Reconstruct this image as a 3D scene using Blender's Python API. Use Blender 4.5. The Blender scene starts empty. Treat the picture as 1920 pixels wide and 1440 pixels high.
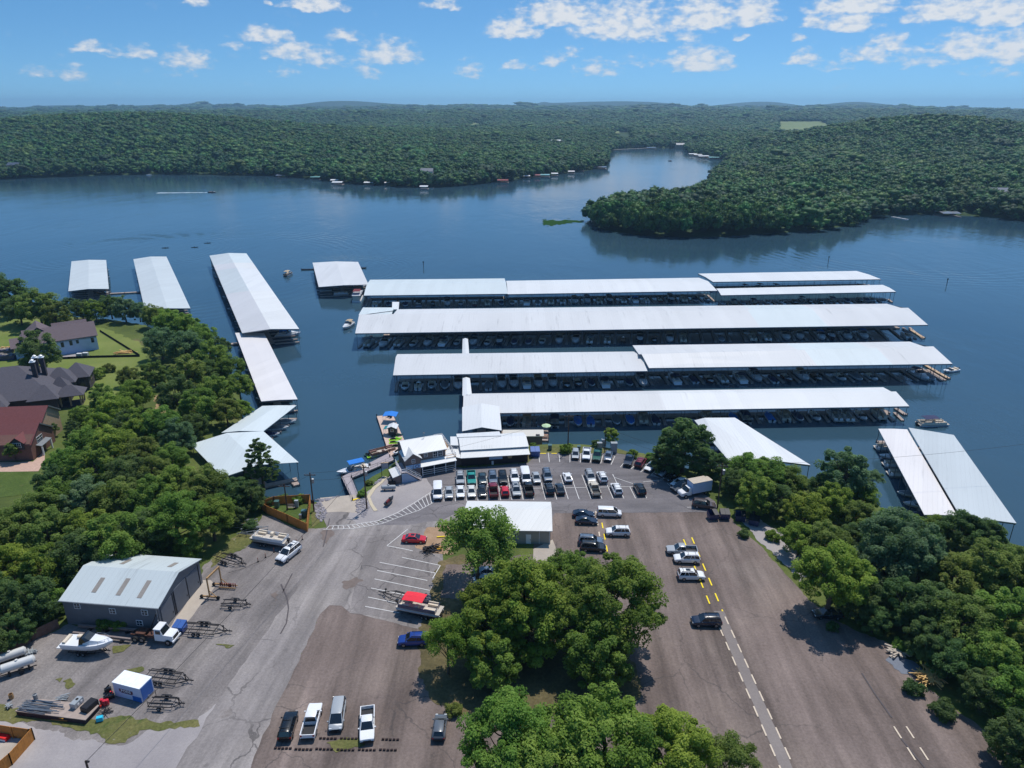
import bpy, math, random
import numpy as np
from math import sin, cos, pi, radians, atan2, hypot
from mathutils import Vector
random.seed(7)
sc = bpy.context.scene
COL = sc.collection
# ------------------------------------------------------------------ camera
CAMH, F, PITCH = 80.0, 1340.0, radians(21.1)
SP, CP = sin(PITCH), cos(PITCH)
cd = bpy.data.cameras.new('camera'); cam = bpy.data.objects.new('camera', cd); COL.objects.link(cam)
cam.location = (0, 0, CAMH); cam.rotation_euler = (pi/2-PITCH, 0, 0)
cd.sensor_width = 36; cd.lens = 36*F/1920; cd.clip_start = 1; cd.clip_end = 60000
sc.camera = cam
# ------------------------------------------------------------------ light
SUN_EL, SUN_AZ = radians(66), radians(29)          # azimuth clockwise from +Y
sd = bpy.data.lights.new('sun', 'SUN'); so = bpy.data.objects.new('sun', sd); COL.objects.link(so)
sd.energy = 3.6; sd.angle = radians(0.53); sd.color = (1.0, 0.95, 0.88)
dsun = Vector((sin(SUN_AZ)*cos(SUN_EL), cos(SUN_AZ)*cos(SUN_EL), sin(SUN_EL)))
so.rotation_euler = (-dsun).to_track_quat('-Z', 'Y').to_euler()
sc.view_settings.view_transform = 'Standard'; sc.view_settings.look = 'None'
sc.view_settings.exposure = 0.14; sc.view_settings.gamma = 1.0
try: sc.view_settings.use_curve_mapping = False
except Exception: pass
cy = sc.cycles
cy.use_denoising = True
try: cy.denoiser = 'OPENIMAGEDENOISE'
except Exception: pass
cy.max_bounces = 8; cy.diffuse_bounces = 4; cy.glossy_bounces = 3; cy.transmission_bounces = 5
cy.transparent_max_bounces = 4; cy.volume_bounces = 0; cy.caustics_reflective = True; cy.blur_glossy = 1.0; cy.caustics_refractive = False
cy.sample_clamp_indirect = 4.0

def lin(c):
    return tuple((x/12.92 if x <= .04045 else ((x+.055)/1.055)**2.4) for x in c)
def rgb(r, g, b): return lin((r/255, g/255, b/255))

class N:                                            # tiny node-tree helper
    def __init__(s, nt): s.nt = nt; s.n = nt.nodes; s.l = nt.links
    def new(s, t, **kw):
        n = s.n.new(t)
        for k, v in kw.items():
            if k == 'i':
                for a, b in v.items():
                    if isinstance(b, bpy.types.NodeSocket): s.l.new(b, n.inputs[a])
                    else: n.inputs[a].default_value = b
            else: setattr(n, k, v)
        return n
    def math(s, op, a, b=None, c=None, clamp=False):
        n = s.n.new('ShaderNodeMath'); n.operation = op; n.use_clamp = clamp
        for i, v in enumerate((a, b, c)):
            if v is None: continue
            if isinstance(v, bpy.types.NodeSocket): s.l.new(v, n.inputs[i])
            else: n.inputs[i].default_value = v
        return n.outputs[0]
    def mix(s, f, a, b, blend='MIX'):
        n = s.n.new('ShaderNodeMix'); n.data_type = 'RGBA'; n.blend_type = blend
        for i, v in ((0, f), (6, a), (7, b)):
            if isinstance(v, bpy.types.NodeSocket): s.l.new(v, n.inputs[i])
            elif i == 0: n.inputs[0].default_value = v
            else: n.inputs[i].default_value = (*v[:3], 1)
        return n.outputs[2]
    def ramp(s, f, stops):
        n = s.n.new('ShaderNodeValToRGB'); s.l.new(f, n.inputs[0]); e = n.color_ramp.elements
        while len(e) < len(stops): e.new(.5)
        for x, (p, c) in zip(e, stops): x.position = p; x.color = (*c[:3], 1) if hasattr(c, '__len__') else (c, c, c, 1)
        return n.outputs[0]
    def noise(s, vec, scale, detail=4, rough=.55, dist=0.0):
        n = s.new('ShaderNodeTexNoise', i={'Vector': vec, 'Scale': scale, 'Detail': detail, 'Roughness': rough, 'Distortion': dist})
        return n.outputs['Fac']

# ------------------------------------------------------------------ sky with fair-weather clouds
w = bpy.data.worlds.new("World"); sc.world = w; w.use_nodes = True
k = N(w.node_tree); k.n.clear()
out = k.new('ShaderNodeOutputWorld'); bg = k.new('ShaderNodeBackground')
tc = k.new('ShaderNodeTexCoord'); gen = tc.outputs['Generated']
sep = k.new('ShaderNodeSeparateXYZ', i={0: gen})
sky = k.new('ShaderNodeTexSky', sky_type='NISHITA', sun_disc=False)
sky.sun_elevation = SUN_EL; sky.sun_rotation = SUN_AZ
sky.altitude = 200; sky.air_density = 1.0; sky.dust_density = 0.4; sky.ozone_density = 2.5
zz = k.math('MULTIPLY_ADD', k.math('MAXIMUM', sep.outputs[2], 0.0), 1.9, 0.115)      # clear summer sky: skip the milky band
vv = k.new('ShaderNodeCombineXYZ', i={0: sep.outputs[0], 1: sep.outputs[1], 2: zz})
vn = k.new('ShaderNodeVectorMath', operation='NORMALIZE', i={0: vv.outputs[0]})
k.l.new(vn.outputs[0], sky.inputs[0])
hs = k.new('ShaderNodeHueSaturation', i={'Saturation': 1.22, 'Value': .84, 'Color': sky.outputs[0]})
skyc = k.mix(1.0, hs.outputs[0], (0.80, 0.98, 0.96), 'MULTIPLY')
# cloud field: azimuth / elevation in degrees
az = k.math('MULTIPLY', k.math('ARCTAN2', sep.outputs[0], sep.outputs[1]), 57.2958)
el = k.math('MULTIPLY', k.math('ARCSINE', sep.outputs[2]), 57.2958)
ae = k.new('ShaderNodeCombineXYZ', i={0: az, 1: k.math('MULTIPLY', el, 1.9), 2: 0.0})
wn = k.new('ShaderNodeTexNoise', i={'Vector': ae.outputs[0], 'Scale': .8, 'Detail': 5, 'Roughness': .55})
wsep = k.new('ShaderNodeSeparateXYZ', i={0: wn.outputs['Color']})
azw = k.math('MULTIPLY_ADD', k.math('SUBTRACT', wsep.outputs[0], .5), 2.2, az)
elw = k.math('MULTIPLY_ADD', k.math('SUBTRACT', wsep.outputs[1], .5), 0.9, el)
CL = [  # photo px of each cloud: x, base y, half width, height, density
 (590,14,55,22,.95),(960,64,48,28,1),(1050,36,75,36,1),(1170,58,95,52,.9),(1320,40,60,44,1),(1408,34,45,36,1),
 (1597,18,70,26,1),(1598,50,42,26,1),(1530,46,24,20,.85),(1780,28,66,30,1),(1875,34,60,38,1),(1905,104,40,42,.95),
 (1308,124,58,34,.95),(1507,116,26,20,.8),(1625,110,40,22,.75),(1665,86,30,20,.8),(1812,98,50,34,.85),(1720,116,60,26,.45),(1700,30,14,16,.6),
 (730,110,56,32,.8),(500,72,42,22,.85),(548,104,52,26,.8),(600,116,50,26,.5),(645,72,30,18,.7),(265,106,24,18,.75),(170,95,24,16,.7),(350,118,40,24,.75),
 (140,146,24,20,.5),(70,140,22,12,.45),(880,138,26,20,.6),(970,128,34,14,.6),(1038,118,24,18,.65),(1120,136,36,24,.6),(1070,104,18,14,.55),
 (690,140,26,18,.5),(540,138,22,14,.35),(330,140,20,12,.3),(1495,76,18,10,.7),(1390,72,16,10,.5),(830,14,30,18,.8),(1220,68,20,12,.7),(370,8,20,16,.8),(505,8,8,10,.7),(1290,74,22,16,.6),(215,104,18,12,.5),(1560,128,30,14,.4),(1880,140,50,16,.3),(1200,118,40,14,.3),(440,88,20,14,.5),(1840,14,24,20,.7)]
acc = None
for (px, py, hw, hh, dn) in CL:
    u, v = (px-960)/F, (py-720)/F
    dx, dy, dz = u, CP-v*SP, -SP-v*CP
    a0 = math.degrees(atan2(dx, dy)); e0 = math.degrees(atan2(dz, hypot(dx, dy)))
    wa = math.degrees(hw/F); he = math.degrees(hh/F)
    qa = k.math('MULTIPLY', k.math('SUBTRACT', azw, a0), 1/wa)
    qe = k.math('SUBTRACT', elw, e0)
    up = k.math('MULTIPLY', k.math('MAXIMUM', qe, 0.0), 1/he); dnn = k.math('MULTIPLY', k.math('MINIMUM', qe, 0.0), 3.2/he)
    d2 = k.math('MULTIPLY_ADD', qa, qa, k.math('MULTIPLY_ADD', up, up, k.math('MULTIPLY', dnn, dnn)))
    val = k.math('MULTIPLY', k.math('SUBTRACT', 1.0, k.math('MULTIPLY', d2, .8)), dn)
    acc = val if acc is None else k.math('SMOOTH_MAX', acc, val, .12)
fn = k.noise(ae.outputs[0], 1.25, 5, .52)
fn2 = k.noise(ae.outputs[0], .55, 6, .6)
acc = k.math('ADD', acc, k.math('MULTIPLY', k.math('SUBTRACT', fn, .5), 2.0))
gen_cl = k.math('MULTIPLY', k.math('SUBTRACT', fn2, .60), 2.2)                        # thin stray puffs elsewhere, higher up too
acc = k.math('MAXIMUM', acc, k.math('SUBTRACT', gen_cl, .05))
ms = k.new('ShaderNodeMapRange', interpolation_type='SMOOTHSTEP', i={0: acc, 1: -.05, 2: 1.0, 3: 0.0, 4: .9})
thick = k.new('ShaderNodeMapRange', i={0: k.math('MULTIPLY_ADD', fn, .8, k.math('MULTIPLY', acc, .42)), 1: .32, 2: .82, 3: 0.0, 4: 1.0})
ccol = k.mix(thick.outputs[0], (3.2, 3.7, 4.3), (5.0, 5.05, 5.1))
skyc = k.mix(ms.outputs[0], skyc, ccol)
k.l.new(skyc, bg.inputs[0]); bg.inputs[1].default_value = 0.15
k.l.new(bg.outputs[0], out.inputs[0])
w.cycles.sampling_method = 'MANUAL'; w.cycles.sample_map_resolution = 512

# ------------------------------------------------------------------ pixel <-> ground helpers (photo pixels of the 1920x1440 frame)
WL = -2.5                                            # water level; the car park is z = 0
def G(px, py, z=0.0):
    u, v = (px-960)/F, (py-720)/F
    t = (CAMH-z)/(SP+v*CP)
    return Vector((u*t, (CP-v*SP)*t, z))
def PX(p):
    y, z = p[1], p[2]-CAMH
    d = y*CP-z*SP
    return (960+F*p[0]/d, 720+F*(-y*SP-z*CP)/d)
def depth(p): return p[1]*CP-(p[2]-CAMH)*SP

# ------------------------------------------------------------------ mesh builder
class MB:
    def __init__(s): s.v = []; s.f = []; s.m = []; s.mi = 0
    def add(s, vs, fs):
        o = len(s.v); s.v += [tuple(v) for v in vs]; s.f += [tuple(i+o for i in f) for f in fs]; s.m += [s.mi]*len(fs); return s
    def box(s, c, d, rz=0.0):
        x, y, z = d[0]/2, d[1]/2, d[2]/2; ca, sa = cos(rz), sin(rz); vs = []
        for sz in (-1, 1):
            for sx, sy in ((-1,-1),(1,-1),(1,1),(-1,1)):
                a, b = sx*x, sy*y; vs.append((c[0]+a*ca-b*sa, c[1]+a*sa+b*ca, c[2]+sz*z))
        return s.add(vs, [(3,2,1,0),(4,5,6,7),(0,1,5,4),(1,2,6,5),(2,3,7,6),(3,0,4,7)])
    def beam(s, p, q, w, h):                         # rectangular bar from p to q
        p, q = Vector(p), Vector(q); d = (q-p).normalized()
        up = Vector((0,0,1)) if abs(d.z) < .95 else Vector((1,0,0))
        sd_ = d.cross(up).normalized()*(w/2); u2 = sd_.cross(d).normalized()*(h/2); vs = []
        for e in (p, q): vs += [e-sd_-u2, e+sd_-u2, e+sd_+u2, e-sd_+u2]
        return s.add(vs, [(0,1,2,3),(7,6,5,4),(1,0,4,5),(2,1,5,6),(3,2,6,7),(0,3,7,4)])
    def slab(s, top, t):                             # polygon (CCW from above) thickened downwards
        n = len(top); vs = [Vector(p) for p in top]+[Vector(p)-Vector((0,0,t)) for p in top]
        return s.add(vs, [tuple(range(n)), tuple(range(2*n-1, n-1, -1))]+[(i, i+n, (i+1)%n+n, (i+1)%n) for i in range(n)])
    def prism(s, poly, z0, z1):
        n = len(poly); vs = [(p[0], p[1], z0) for p in poly]+[(p[0], p[1], z1) for p in poly]
        return s.add(vs, [tuple(range(n-1, -1, -1)), tuple(range(n, 2*n))]+[(i, (i+1)%n, (i+1)%n+n, i+n) for i in range(n)])
    def cyl(s, p, q, r0, r1=None, n=8, caps=True):
        r1 = r0 if r1 is None else r1
        p, q = Vector(p), Vector(q); d = (q-p).normalized()
        a = d.orthogonal().normalized(); b = d.cross(a); vs = []
        for e, r in ((p, r0), (q, r1)):
            vs += [e+(a*cos(2*pi*i/n)+b*sin(2*pi*i/n))*r for i in range(n)]
        fs = [(i, (i+1)%n, (i+1)%n+n, i+n) for i in range(n)]
        if caps: fs += [tuple(range(n-1, -1, -1)), tuple(range(n, 2*n))]
        return s.add(vs, fs)
    def loft(s, rings, caps=True):
        n = len(rings[0]); vs = [p for r in rings for p in r]; fs = []
        for j in range(len(rings)-1):
            fs += [(j*n+i, j*n+(i+1)%n, (j+1)*n+(i+1)%n, (j+1)*n+i) for i in range(n)]
        if caps: fs += [tuple(range(n-1, -1, -1)), tuple(range((len(rings)-1)*n, len(rings)*n))]
        return s.add(vs, fs)
    def lathe(s, c, prof, n=12, axis='z'):           # prof: (radius, height)
        rings = []
        for r, h in prof:
            ring = []
            for i in range(n):
                a = 2*pi*i/n
                q = (r*cos(a), r*sin(a), h) if axis == 'z' else (h, r*cos(a), r*sin(a))
                ring.append((c[0]+q[0], c[1]+q[1], c[2]+q[2]))
            rings.append(ring)
        return s.loft(rings)
    def build(s, name, mats, parent=None, smooth=False, world=False):
        me = bpy.data.meshes.new(name)
        vs = s.v
        if world and parent is not None:
            L = parent.location; vs = [(a-L[0], b-L[1], c-L[2]) for a, b, c in vs]
        me.from_pydata(vs, [], s.f); me.validate()
        for m in (mats if isinstance(mats, (list, tuple)) else [mats]): me.materials.append(m)
        if len(me.polygons) == len(s.m): me.polygons.foreach_set('material_index', s.m)
        if smooth:
            me.polygons.foreach_set('use_smooth', [True]*len(me.polygons))
            try: me.set_sharp_from_angle(angle=radians(40))
            except Exception: pass
        o = bpy.data.objects.new(name, me); COL.objects.link(o)
        if parent is not None: o.parent = parent
        return o
def tag(o, label=None, cat=None, group=None, kind=None):
    if label: o['label'] = label
    if cat: o['category'] = cat
    if group: o['group'] = group
    if kind: o['kind'] = kind
    return o
def thing(name, label, cat, loc=(0,0,0), rz=0.0, group=None):
    o = bpy.data.objects.new(name, None); COL.objects.link(o); o.empty_display_size = .5
    o.location = loc; o.rotation_euler = (0, 0, rz)
    return tag(o, label, cat, group)
def dup(o, parent=None, depth_=0):
    c = o.copy(); COL.objects.link(c); c.parent = parent
    for ch in KIDS(o): dup(ch, c)
    return c
def KIDS(o): return list(o.children)

# ------------------------------------------------------------------ materials
MATS = {}
def mat(name, col, rough=.6, metal=0.0, var=.12, scale=1.5, spec=.35, coat=0.0, bump=0.0, world=False):
    if name in MATS: return MATS[name]
    m = bpy.data.materials.new(name); m.use_nodes = True; kk = N(m.node_tree)
    b = kk.n['Principled BSDF']
    tcn = kk.new('ShaderNodeTexCoord'); vec = tcn.outputs['Object']
    if world: vec = kk.new('ShaderNodeNewGeometry').outputs['Position']
    f = kk.noise(vec, scale, 5, .6)
    c = kk.ramp(f, [(.25, tuple(x*(1-var) for x in col)), (.75, tuple(min(1, x*(1+var)) for x in col))])
    kk.l.new(c, b.inputs['Base Color'])
    b.inputs['Roughness'].default_value = rough; b.inputs['Metallic'].default_value = metal
    b.inputs['Specular IOR Level'].default_value = spec; b.inputs['Coat Weight'].default_value = coat
    if bump:
        bn = kk.new('ShaderNodeBump', i={'Strength': .5, 'Distance': bump, 'Height': kk.noise(vec, scale*8, 3)}); kk.l.new(bn.outputs[0], b.inputs['Normal'])
    MATS[name] = m; return m
def paint(name, r, g, b, rough=.25, metal=0.0): return mat('paint_'+name, rgb(r, g, b), rough, metal, .03, 3, .5, .6)
def sheet_metal(name, col, ang=0.0, dirt=.25, rough=.45):
    """painted standing-seam roofing: seams down the slope, panel tone, rain streaks"""
    if name in MATS: return MATS[name]
    m = bpy.data.materials.new(name); m.use_nodes = True; kk = N(m.node_tree); b = kk.n['Principled BSDF']
    pos = kk.new('ShaderNodeNewGeometry').outputs['Position']
    mp = kk.new('ShaderNodeMapping', i={0: pos}); mp.inputs['Rotation'].default_value = (0, 0, -ang)
    s3 = kk.new('ShaderNodeSeparateXYZ', i={0: mp.outputs[0]})
    panel = kk.new('ShaderNodeTexWhiteNoise', noise_dimensions='1D', i={'W': kk.math('FLOOR', kk.math('MULTIPLY', s3.outputs[0], 1/3.2))})
    st = kk.new('ShaderNodeMapping', i={0: mp.outputs[0]}); st.inputs['Scale'].default_value = (.9, .06, .1)
    streak = kk.noise(st.outputs[0], 1.0, 6, .7)
    big = kk.noise(pos, .035, 3)
    f1 = kk.math('MULTIPLY_ADD', panel.outputs[0], .06, .95)
    f2 = kk.math('MULTIPLY_ADD', kk.math('MAXIMUM', kk.math('SUBTRACT', streak, .58), 0.0), -dirt*4, 1.0)
    f3 = kk.math('MULTIPLY_ADD', big, .22, .89)
    seam = kk.math('LESS_THAN', kk.math('PINGPONG', s3.outputs[0], .46), .03)
    f4 = kk.math('MULTIPLY_ADD', seam, -.12, 1.0)
    f = kk.math('MULTIPLY', kk.math('MULTIPLY', f1, f2), kk.math('MULTIPLY', f3, f4))
    cb = kk.new('ShaderNodeCombineXYZ', i={0: f, 1: f, 2: f})
    kk.l.new(kk.mix(1.0, col, cb.outputs[0], 'MULTIPLY'), b.inputs['Base Color'])
    b.inputs['Roughness'].default_value = rough; b.inputs['Specular IOR Level'].default_value = .3
    MATS[name] = m; return m
def ground_mat(name, stops, s_big, s_fine, streak=None, bump=.02, rough=.9, fine=.25, spots=None, cracks=None):
    """stops: ramp over large noise; fine grain; optional streaks (angle, scale, strength); optional (threshold, colour) blotches"""
    m = bpy.data.materials.new(name); m.use_nodes = True; kk = N(m.node_tree); b = kk.n['Principled BSDF']
    pos = kk.new('ShaderNodeNewGeometry').outputs['Position']
    f = kk.noise(pos, s_big, 7, .62, .3)
    c = kk.ramp(f, stops)
    if spots:
        for (sc_, th, colr) in spots:
            q = kk.noise(pos, sc_, 6, .6, .4)
            mr = kk.new('ShaderNodeMapRange', i={0: q, 1: th, 2: th+.1, 3: 0.0, 4: 1.0}); mr.clamp = True
            c = kk.mix(mr.outputs[0], c, colr)
    if streak:
        mp = kk.new('ShaderNodeMapping', i={0: pos}); mp.inputs['Rotation'].default_value = (0, 0, streak[0])
        mp2 = kk.new('ShaderNodeMapping', i={0: mp.outputs[0]}); mp2.inputs['Scale'].default_value = (streak[1], streak[1]*.08, 1)
        q = kk.noise(mp2.outputs[0], 1.0, 6, .65)
        a = kk.math('MULTIPLY_ADD', kk.math('SUBTRACT', q, .5), streak[2]*2, 1.0)
        cb = kk.new('ShaderNodeCombineXYZ', i={0: a, 1: a, 2: a}); c = kk.mix(1.0, c, cb.outputs[0], 'MULTIPLY')
    if cracks:
        wv = kk.new('ShaderNodeTexNoise', i={'Vector': pos, 'Scale': .35, 'Detail': 4})
        ad = kk.new('ShaderNodeVectorMath', operation='MULTIPLY_ADD', i={0: wv.outputs['Color'], 1: (3.5, 3.5, 0), 2: pos})
        vo = kk.new('ShaderNodeTexVoronoi', feature='DISTANCE_TO_EDGE', i={'Vector': ad.outputs[0], 'Scale': cracks[0]})
        gate = kk.new('ShaderNodeMapRange', i={0: kk.noise(pos, .05, 3), 1: .42, 2: .58, 3: 0.0, 4: 1.0})
        ck = kk.math('MULTIPLY', kk.math('LESS_THAN', vo.outputs['Distance'], cracks[1]), kk.math('MULTIPLY', gate.outputs[0], cracks[2]))
        c = kk.mix(ck, c, (.06, .055, .055))
        v2 = kk.new('ShaderNodeTexVoronoi', i={'Vector': pos, 'Scale': .28, 'Randomness': 1.0}); sp_ = kk.new('ShaderNodeMapRange', i={0: v2.outputs['Distance'], 1: .05, 2: .16, 3: .38, 4: 0.0})
        c = kk.mix(kk.math('MULTIPLY', sp_.outputs[0], kk.math('GREATER_THAN', kk.noise(pos, .4, 2), .52)), c, (.05, .046, .046))
    g = kk.noise(pos, s_fine, 4, .7)
    a = kk.math('MULTIPLY_ADD', kk.math('SUBTRACT', g, .5), fine*2, 1.0)
    cb = kk.new('ShaderNodeCombineXYZ', i={0: a, 1: a, 2: a}); c = kk.mix(1.0, c, cb.outputs[0], 'MULTIPLY')
    kk.l.new(c, b.inputs['Base Color']); b.inputs['Roughness'].default_value = rough; b.inputs['Specular IOR Level'].default_value = .2
    if bump:
        bn = kk.new('ShaderNodeBump', i={'Strength': .6, 'Distance': bump, 'Height': g}); kk.l.new(bn.outputs[0], b.inputs['Normal'])
    return m
# ------------------------------------------------------------------ water
def water_mat():
    m = bpy.data.materials.new('lake_water'); m.use_nodes = True; kk = N(m.node_tree); b = kk.n['Principled BSDF']
    pos = kk.new('ShaderNodeNewGeometry').outputs['Position']
    big = kk.noise(pos, .006, 4, .6, .5)
    c = kk.ramp(big, [(.3, (.022, .058, .092)), (.7, (.040, .084, .116))])
    kk.l.new(c, b.inputs['Base Color']); b.inputs['IOR'].default_value = 1.36; b.inputs['Roughness'].default_value = .10
    b.inputs['Specular IOR Level'].default_value = .85
    mp = kk.new('ShaderNodeMapping', i={0: pos}); mp.inputs['Rotation'].default_value = (0, 0, .5); mp.inputs['Scale'].default_value = (1, .45, 1)
    n1 = kk.noise(mp.outputs[0], .9, 3, .55); n2 = kk.noise(mp.outputs[0], .16, 3, .5)
    patch = kk.noise(pos, .012, 4, .6, .8)
    n3 = kk.noise(mp.outputs[0], .05, 4, .6, .6)
    h = kk.math('ADD', kk.math('ADD', kk.math('MULTIPLY', n1, .08), kk.math('MULTIPLY', n2, .22)), kk.math('MULTIPLY', n3, .6))
    for (cx, cy, r0_, wd, fq) in ((300, 500, 118, 26, .55), (250, 470, 62, 16, .7), (640, 505, 40, 14, .9), (1700, 470, 90, 30, .5)):
        c_ = G(cx, cy, WL); dv = kk.new('ShaderNodeVectorMath', operation='DISTANCE', i={0: pos, 1: (c_.x, c_.y, WL)}); dd = kk.math('ADD', dv.outputs['Value'], kk.math('MULTIPLY', n3, 14.0))
        e_ = kk.math('MULTIPLY', kk.math('SUBTRACT', dd, r0_), 1/wd); env = kk.math('MAXIMUM', kk.math('SUBTRACT', 1.0, kk.math('MULTIPLY', e_, e_)), 0.0)
        h = kk.math('ADD', h, kk.math('MULTIPLY', kk.math('SINE', kk.math('MULTIPLY', dd, fq*2)), kk.math('MULTIPLY', env, .06)))
    st = kk.new('ShaderNodeMapRange', i={0: patch, 1: .35, 2: .65, 3: .14, 4: .60})
    bn = kk.new('ShaderNodeBump', i={'Strength': st.outputs[0], 'Distance': 1.0, 'Height': h}); kk.l.new(bn.outputs[0], b.inputs['Normal'])
    return m
MW = water_mat()
wb = MB()
def quadgrid(mb, x0, x1, y0, y1, nx, ny, z):
    vs = [(x0+(x1-x0)*i/nx, y0+(y1-y0)*j/ny, z) for j in range(ny+1) for i in range(nx+1)]
    mb.add(vs, [(j*(nx+1)+i, j*(nx+1)+i+1, (j+1)*(nx+1)+i+1, (j+1)*(nx+1)+i) for j in range(ny) for i in range(nx)])
quadgrid(wb, -13000, 13000, -200, 13000, 26, 26, WL)
tag(wb.build('water', MW), kind='structure')

# ------------------------------------------------------------------ land outlines
def poly_np(pts): return np.array([(p[0], p[1]) for p in pts])
def sdist(X, Y, P):
    """signed distance to polygon P, positive inside"""
    d = np.full(X.shape, 1e12); ins = np.zeros(X.shape, bool); n = len(P)
    for i in range(n):
        ax, ay = P[i]; bx, by = P[(i+1) % n]; ex, ey = bx-ax, by-ay
        t = np.clip(((X-ax)*ex+(Y-ay)*ey)/(ex*ex+ey*ey+1e-9), 0, 1)
        d = np.minimum(d, (X-ax-t*ex)**2+(Y-ay-t*ey)**2)
        c = ((ay > Y) != (by > Y)) & (X < (bx-ax)*(Y-ay)/(by-ay+1e-12)+ax); ins ^= c
    d = np.sqrt(d); return np.where(ins, d, -d)
def vnoise(X, Y, s, seed=0):
    def h(i, j): 
        q = np.sin(i*127.1+j*311.7+seed*74.7)*43758.5453; return q-np.floor(q)
    x, y = X/s, Y/s; i, j = np.floor(x), np.floor(y); u, v = x-i, y-j; u = u*u*(3-2*u); v = v*v*(3-2*v)
    return (h(i,j)*(1-u)+h(i+1,j)*u)*(1-v)+(h(i,j+1)*(1-u)+h(i+1,j+1)*u)*v
def fbm(X, Y, s, o=4, seed=0):
    r = 0; a = .5
    for q in range(o): r = r+a*(vnoise(X, Y, s, seed+q)-.5)*2; s = s/2.03; a *= .5
    return r
NEAR = poly_np([G(*p) for p in [(-420,560),(-120,574),(0,576),(70,584),(130,592),(200,597),(270,608),(330,634),(395,668),(425,705),(440,752),(425,800),(372,832),
 (395,880),(440,915),(500,934),(560,938),(598,936),(612,939),(662,935),(676,925),(700,897),(722,880),(750,858),(800,846),(860,842),(990,834),(1060,832),(1118,834),(1170,842),
 (1215,850),(1245,862),(1300,878),(1360,880),(1430,884),(1500,893),(1560,905),(1625,925),(1665,965),(1700,985),(1760,1000),(1850,1012),(1960,1025),(2300,1070),(2700,1130),(2700,2600)]]
 + [Vector((220,-40,0)), Vector((-220,-40,0)), Vector((-420,60,0))])
def WP(L): return [G(x, y, WL) for x, y in L]
FARL = poly_np(WP([(-700,352),(-300,345),(0,337),(100,332),(200,329),(280,327),(400,328),(500,330),(560,334),(600,338),(650,344),(700,348),(760,351),(800,352),(850,350),(900,346),(940,341),
 (1000,333),(1050,327),(1100,321),(1133,316),(1141,308),(1139,296),(1143,287),(1150,281),(1185,278),(1235,277.5),(1280,279),(1292,289),(1318,293),(1342,297),(1368,301),(1372,304),(1366,309),(1352,318),(1340,330),(1330,345),(1322,356),
 (1305,366),(1285,376),(1200,386),(1130,396),(1103,407),(1097,417),(1104,425),(1135,434),(1180,440),(1240,445),(1290,447),(1350,446),(1400,443),(1450,440),(1500,437),(1560,431),(1600,426),(1625,419),(1636,411),(1645,406),(1690,404),(1740,403),
 (1790,405),(1830,407),(1880,411),(1920,415),(2000,422),(2300,455)])
 + [Vector((1500,700,0)), Vector((9000,2500,0)), Vector((14000,14000,0)), Vector((-14000,14000,0)), Vector((-9000,2500,0))])

def RX(px, r): return Vector(((px-960)/F/1.07*r, r, 0))
HILLS = [(230,1480,400,330,41),(560,1700,520,380,10),(-150,1500,380,400,8),(880,2300,700,500,8),(60,1150,300,160,4),(420,1120,300,150,4),
 (1765,1290,215,270,45),(1640,1180,170,200,4),(1950,1250,300,336,3),(1330,900,160,160,3),(1250,3300,800,500,10),(1700,3500,900,500,12),(300,2900,1000,600,16),(950,3600,900,600,16),(620,3300,900,500,10)]
RIDGE = [(620,8600,630,300,118.2),(760,8800,750,300,80.4),(1130,9300,960,300,108.96),(1010,9600,750,300,80.4),(1240,9200,600,300,84.6),(1450,9800,630,300,98.88),(1385,9800,780,300,92.16),(930,10500,300,300,97.2),(330,9600,1350,300,97.2),
 (110,9800,750,300,84.6),(1590,8300,450,300,93),(1640,8400,630,300,82.08),(450,7400,1350,500,55.2),(1020,11200,240,300,147.6),(1800,8800,1050,300,67.8),(780,6200,1350,500,55.2),(1250,6000,1650,500,51)]
def far_h(X, Y):
    d = sdist(X, Y, FARL)
    e = 1/(1+np.exp(-(d-6)/6.0))
    r = np.hypot(X, Y)
    base = -4.5+e*3.6+np.clip(d, 0, 160)*.055
    hh = 0
    for (px, rr, sx, sy, h) in HILLS:
        c = RX(px, rr); hh = hh+h*np.exp(-((X-c.x)/sx)**2-((Y-c.y)/sy)**2)
    pl = np.clip((r-2450)/2000, 0, 1); hh = hh+38*pl
    hh = hh+fbm(X, Y, 420, 4, 3)*5*np.clip(d/150, 0, 1)+fbm(X, Y, 1500, 3, 9)*22*pl+fbm(X, Y, 620, 2, 5)*10*pl
    for (px, rr, sx, sy, h) in RIDGE:
        c = RX(px, rr); hh = hh+(h-30)*np.exp(-((X-c.x)/sx)**2-((Y-c.y)/(sy*1.6))**2)
    g = np.clip((d-8)/120, 0, 1); g = g*g*(3-2*g)
    return base+np.maximum(hh, 0)*g, d
na, nr = 300, 300
A = np.radians(np.linspace(-50, 50, na)); R = 420*np.exp(np.linspace(0, math.log(12500/420), nr))
RR, AA = np.meshgrid(R, A, indexing='ij'); X = RR*np.sin(AA); Y = RR*np.cos(AA)
Z, D = far_h(X, Y)
def np_grid(name, X, Y, Z, m):
    a, b = X.shape; vs = np.stack([X, Y, Z], -1).reshape(-1, 3)
    ii = np.arange(a*b).reshape(a, b); q = np.stack([ii[:-1,:-1], ii[:-1,1:], ii[1:,1:], ii[1:,:-1]], -1).reshape(-1, 4)
    return np_mesh(name, vs, q, m)
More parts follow.
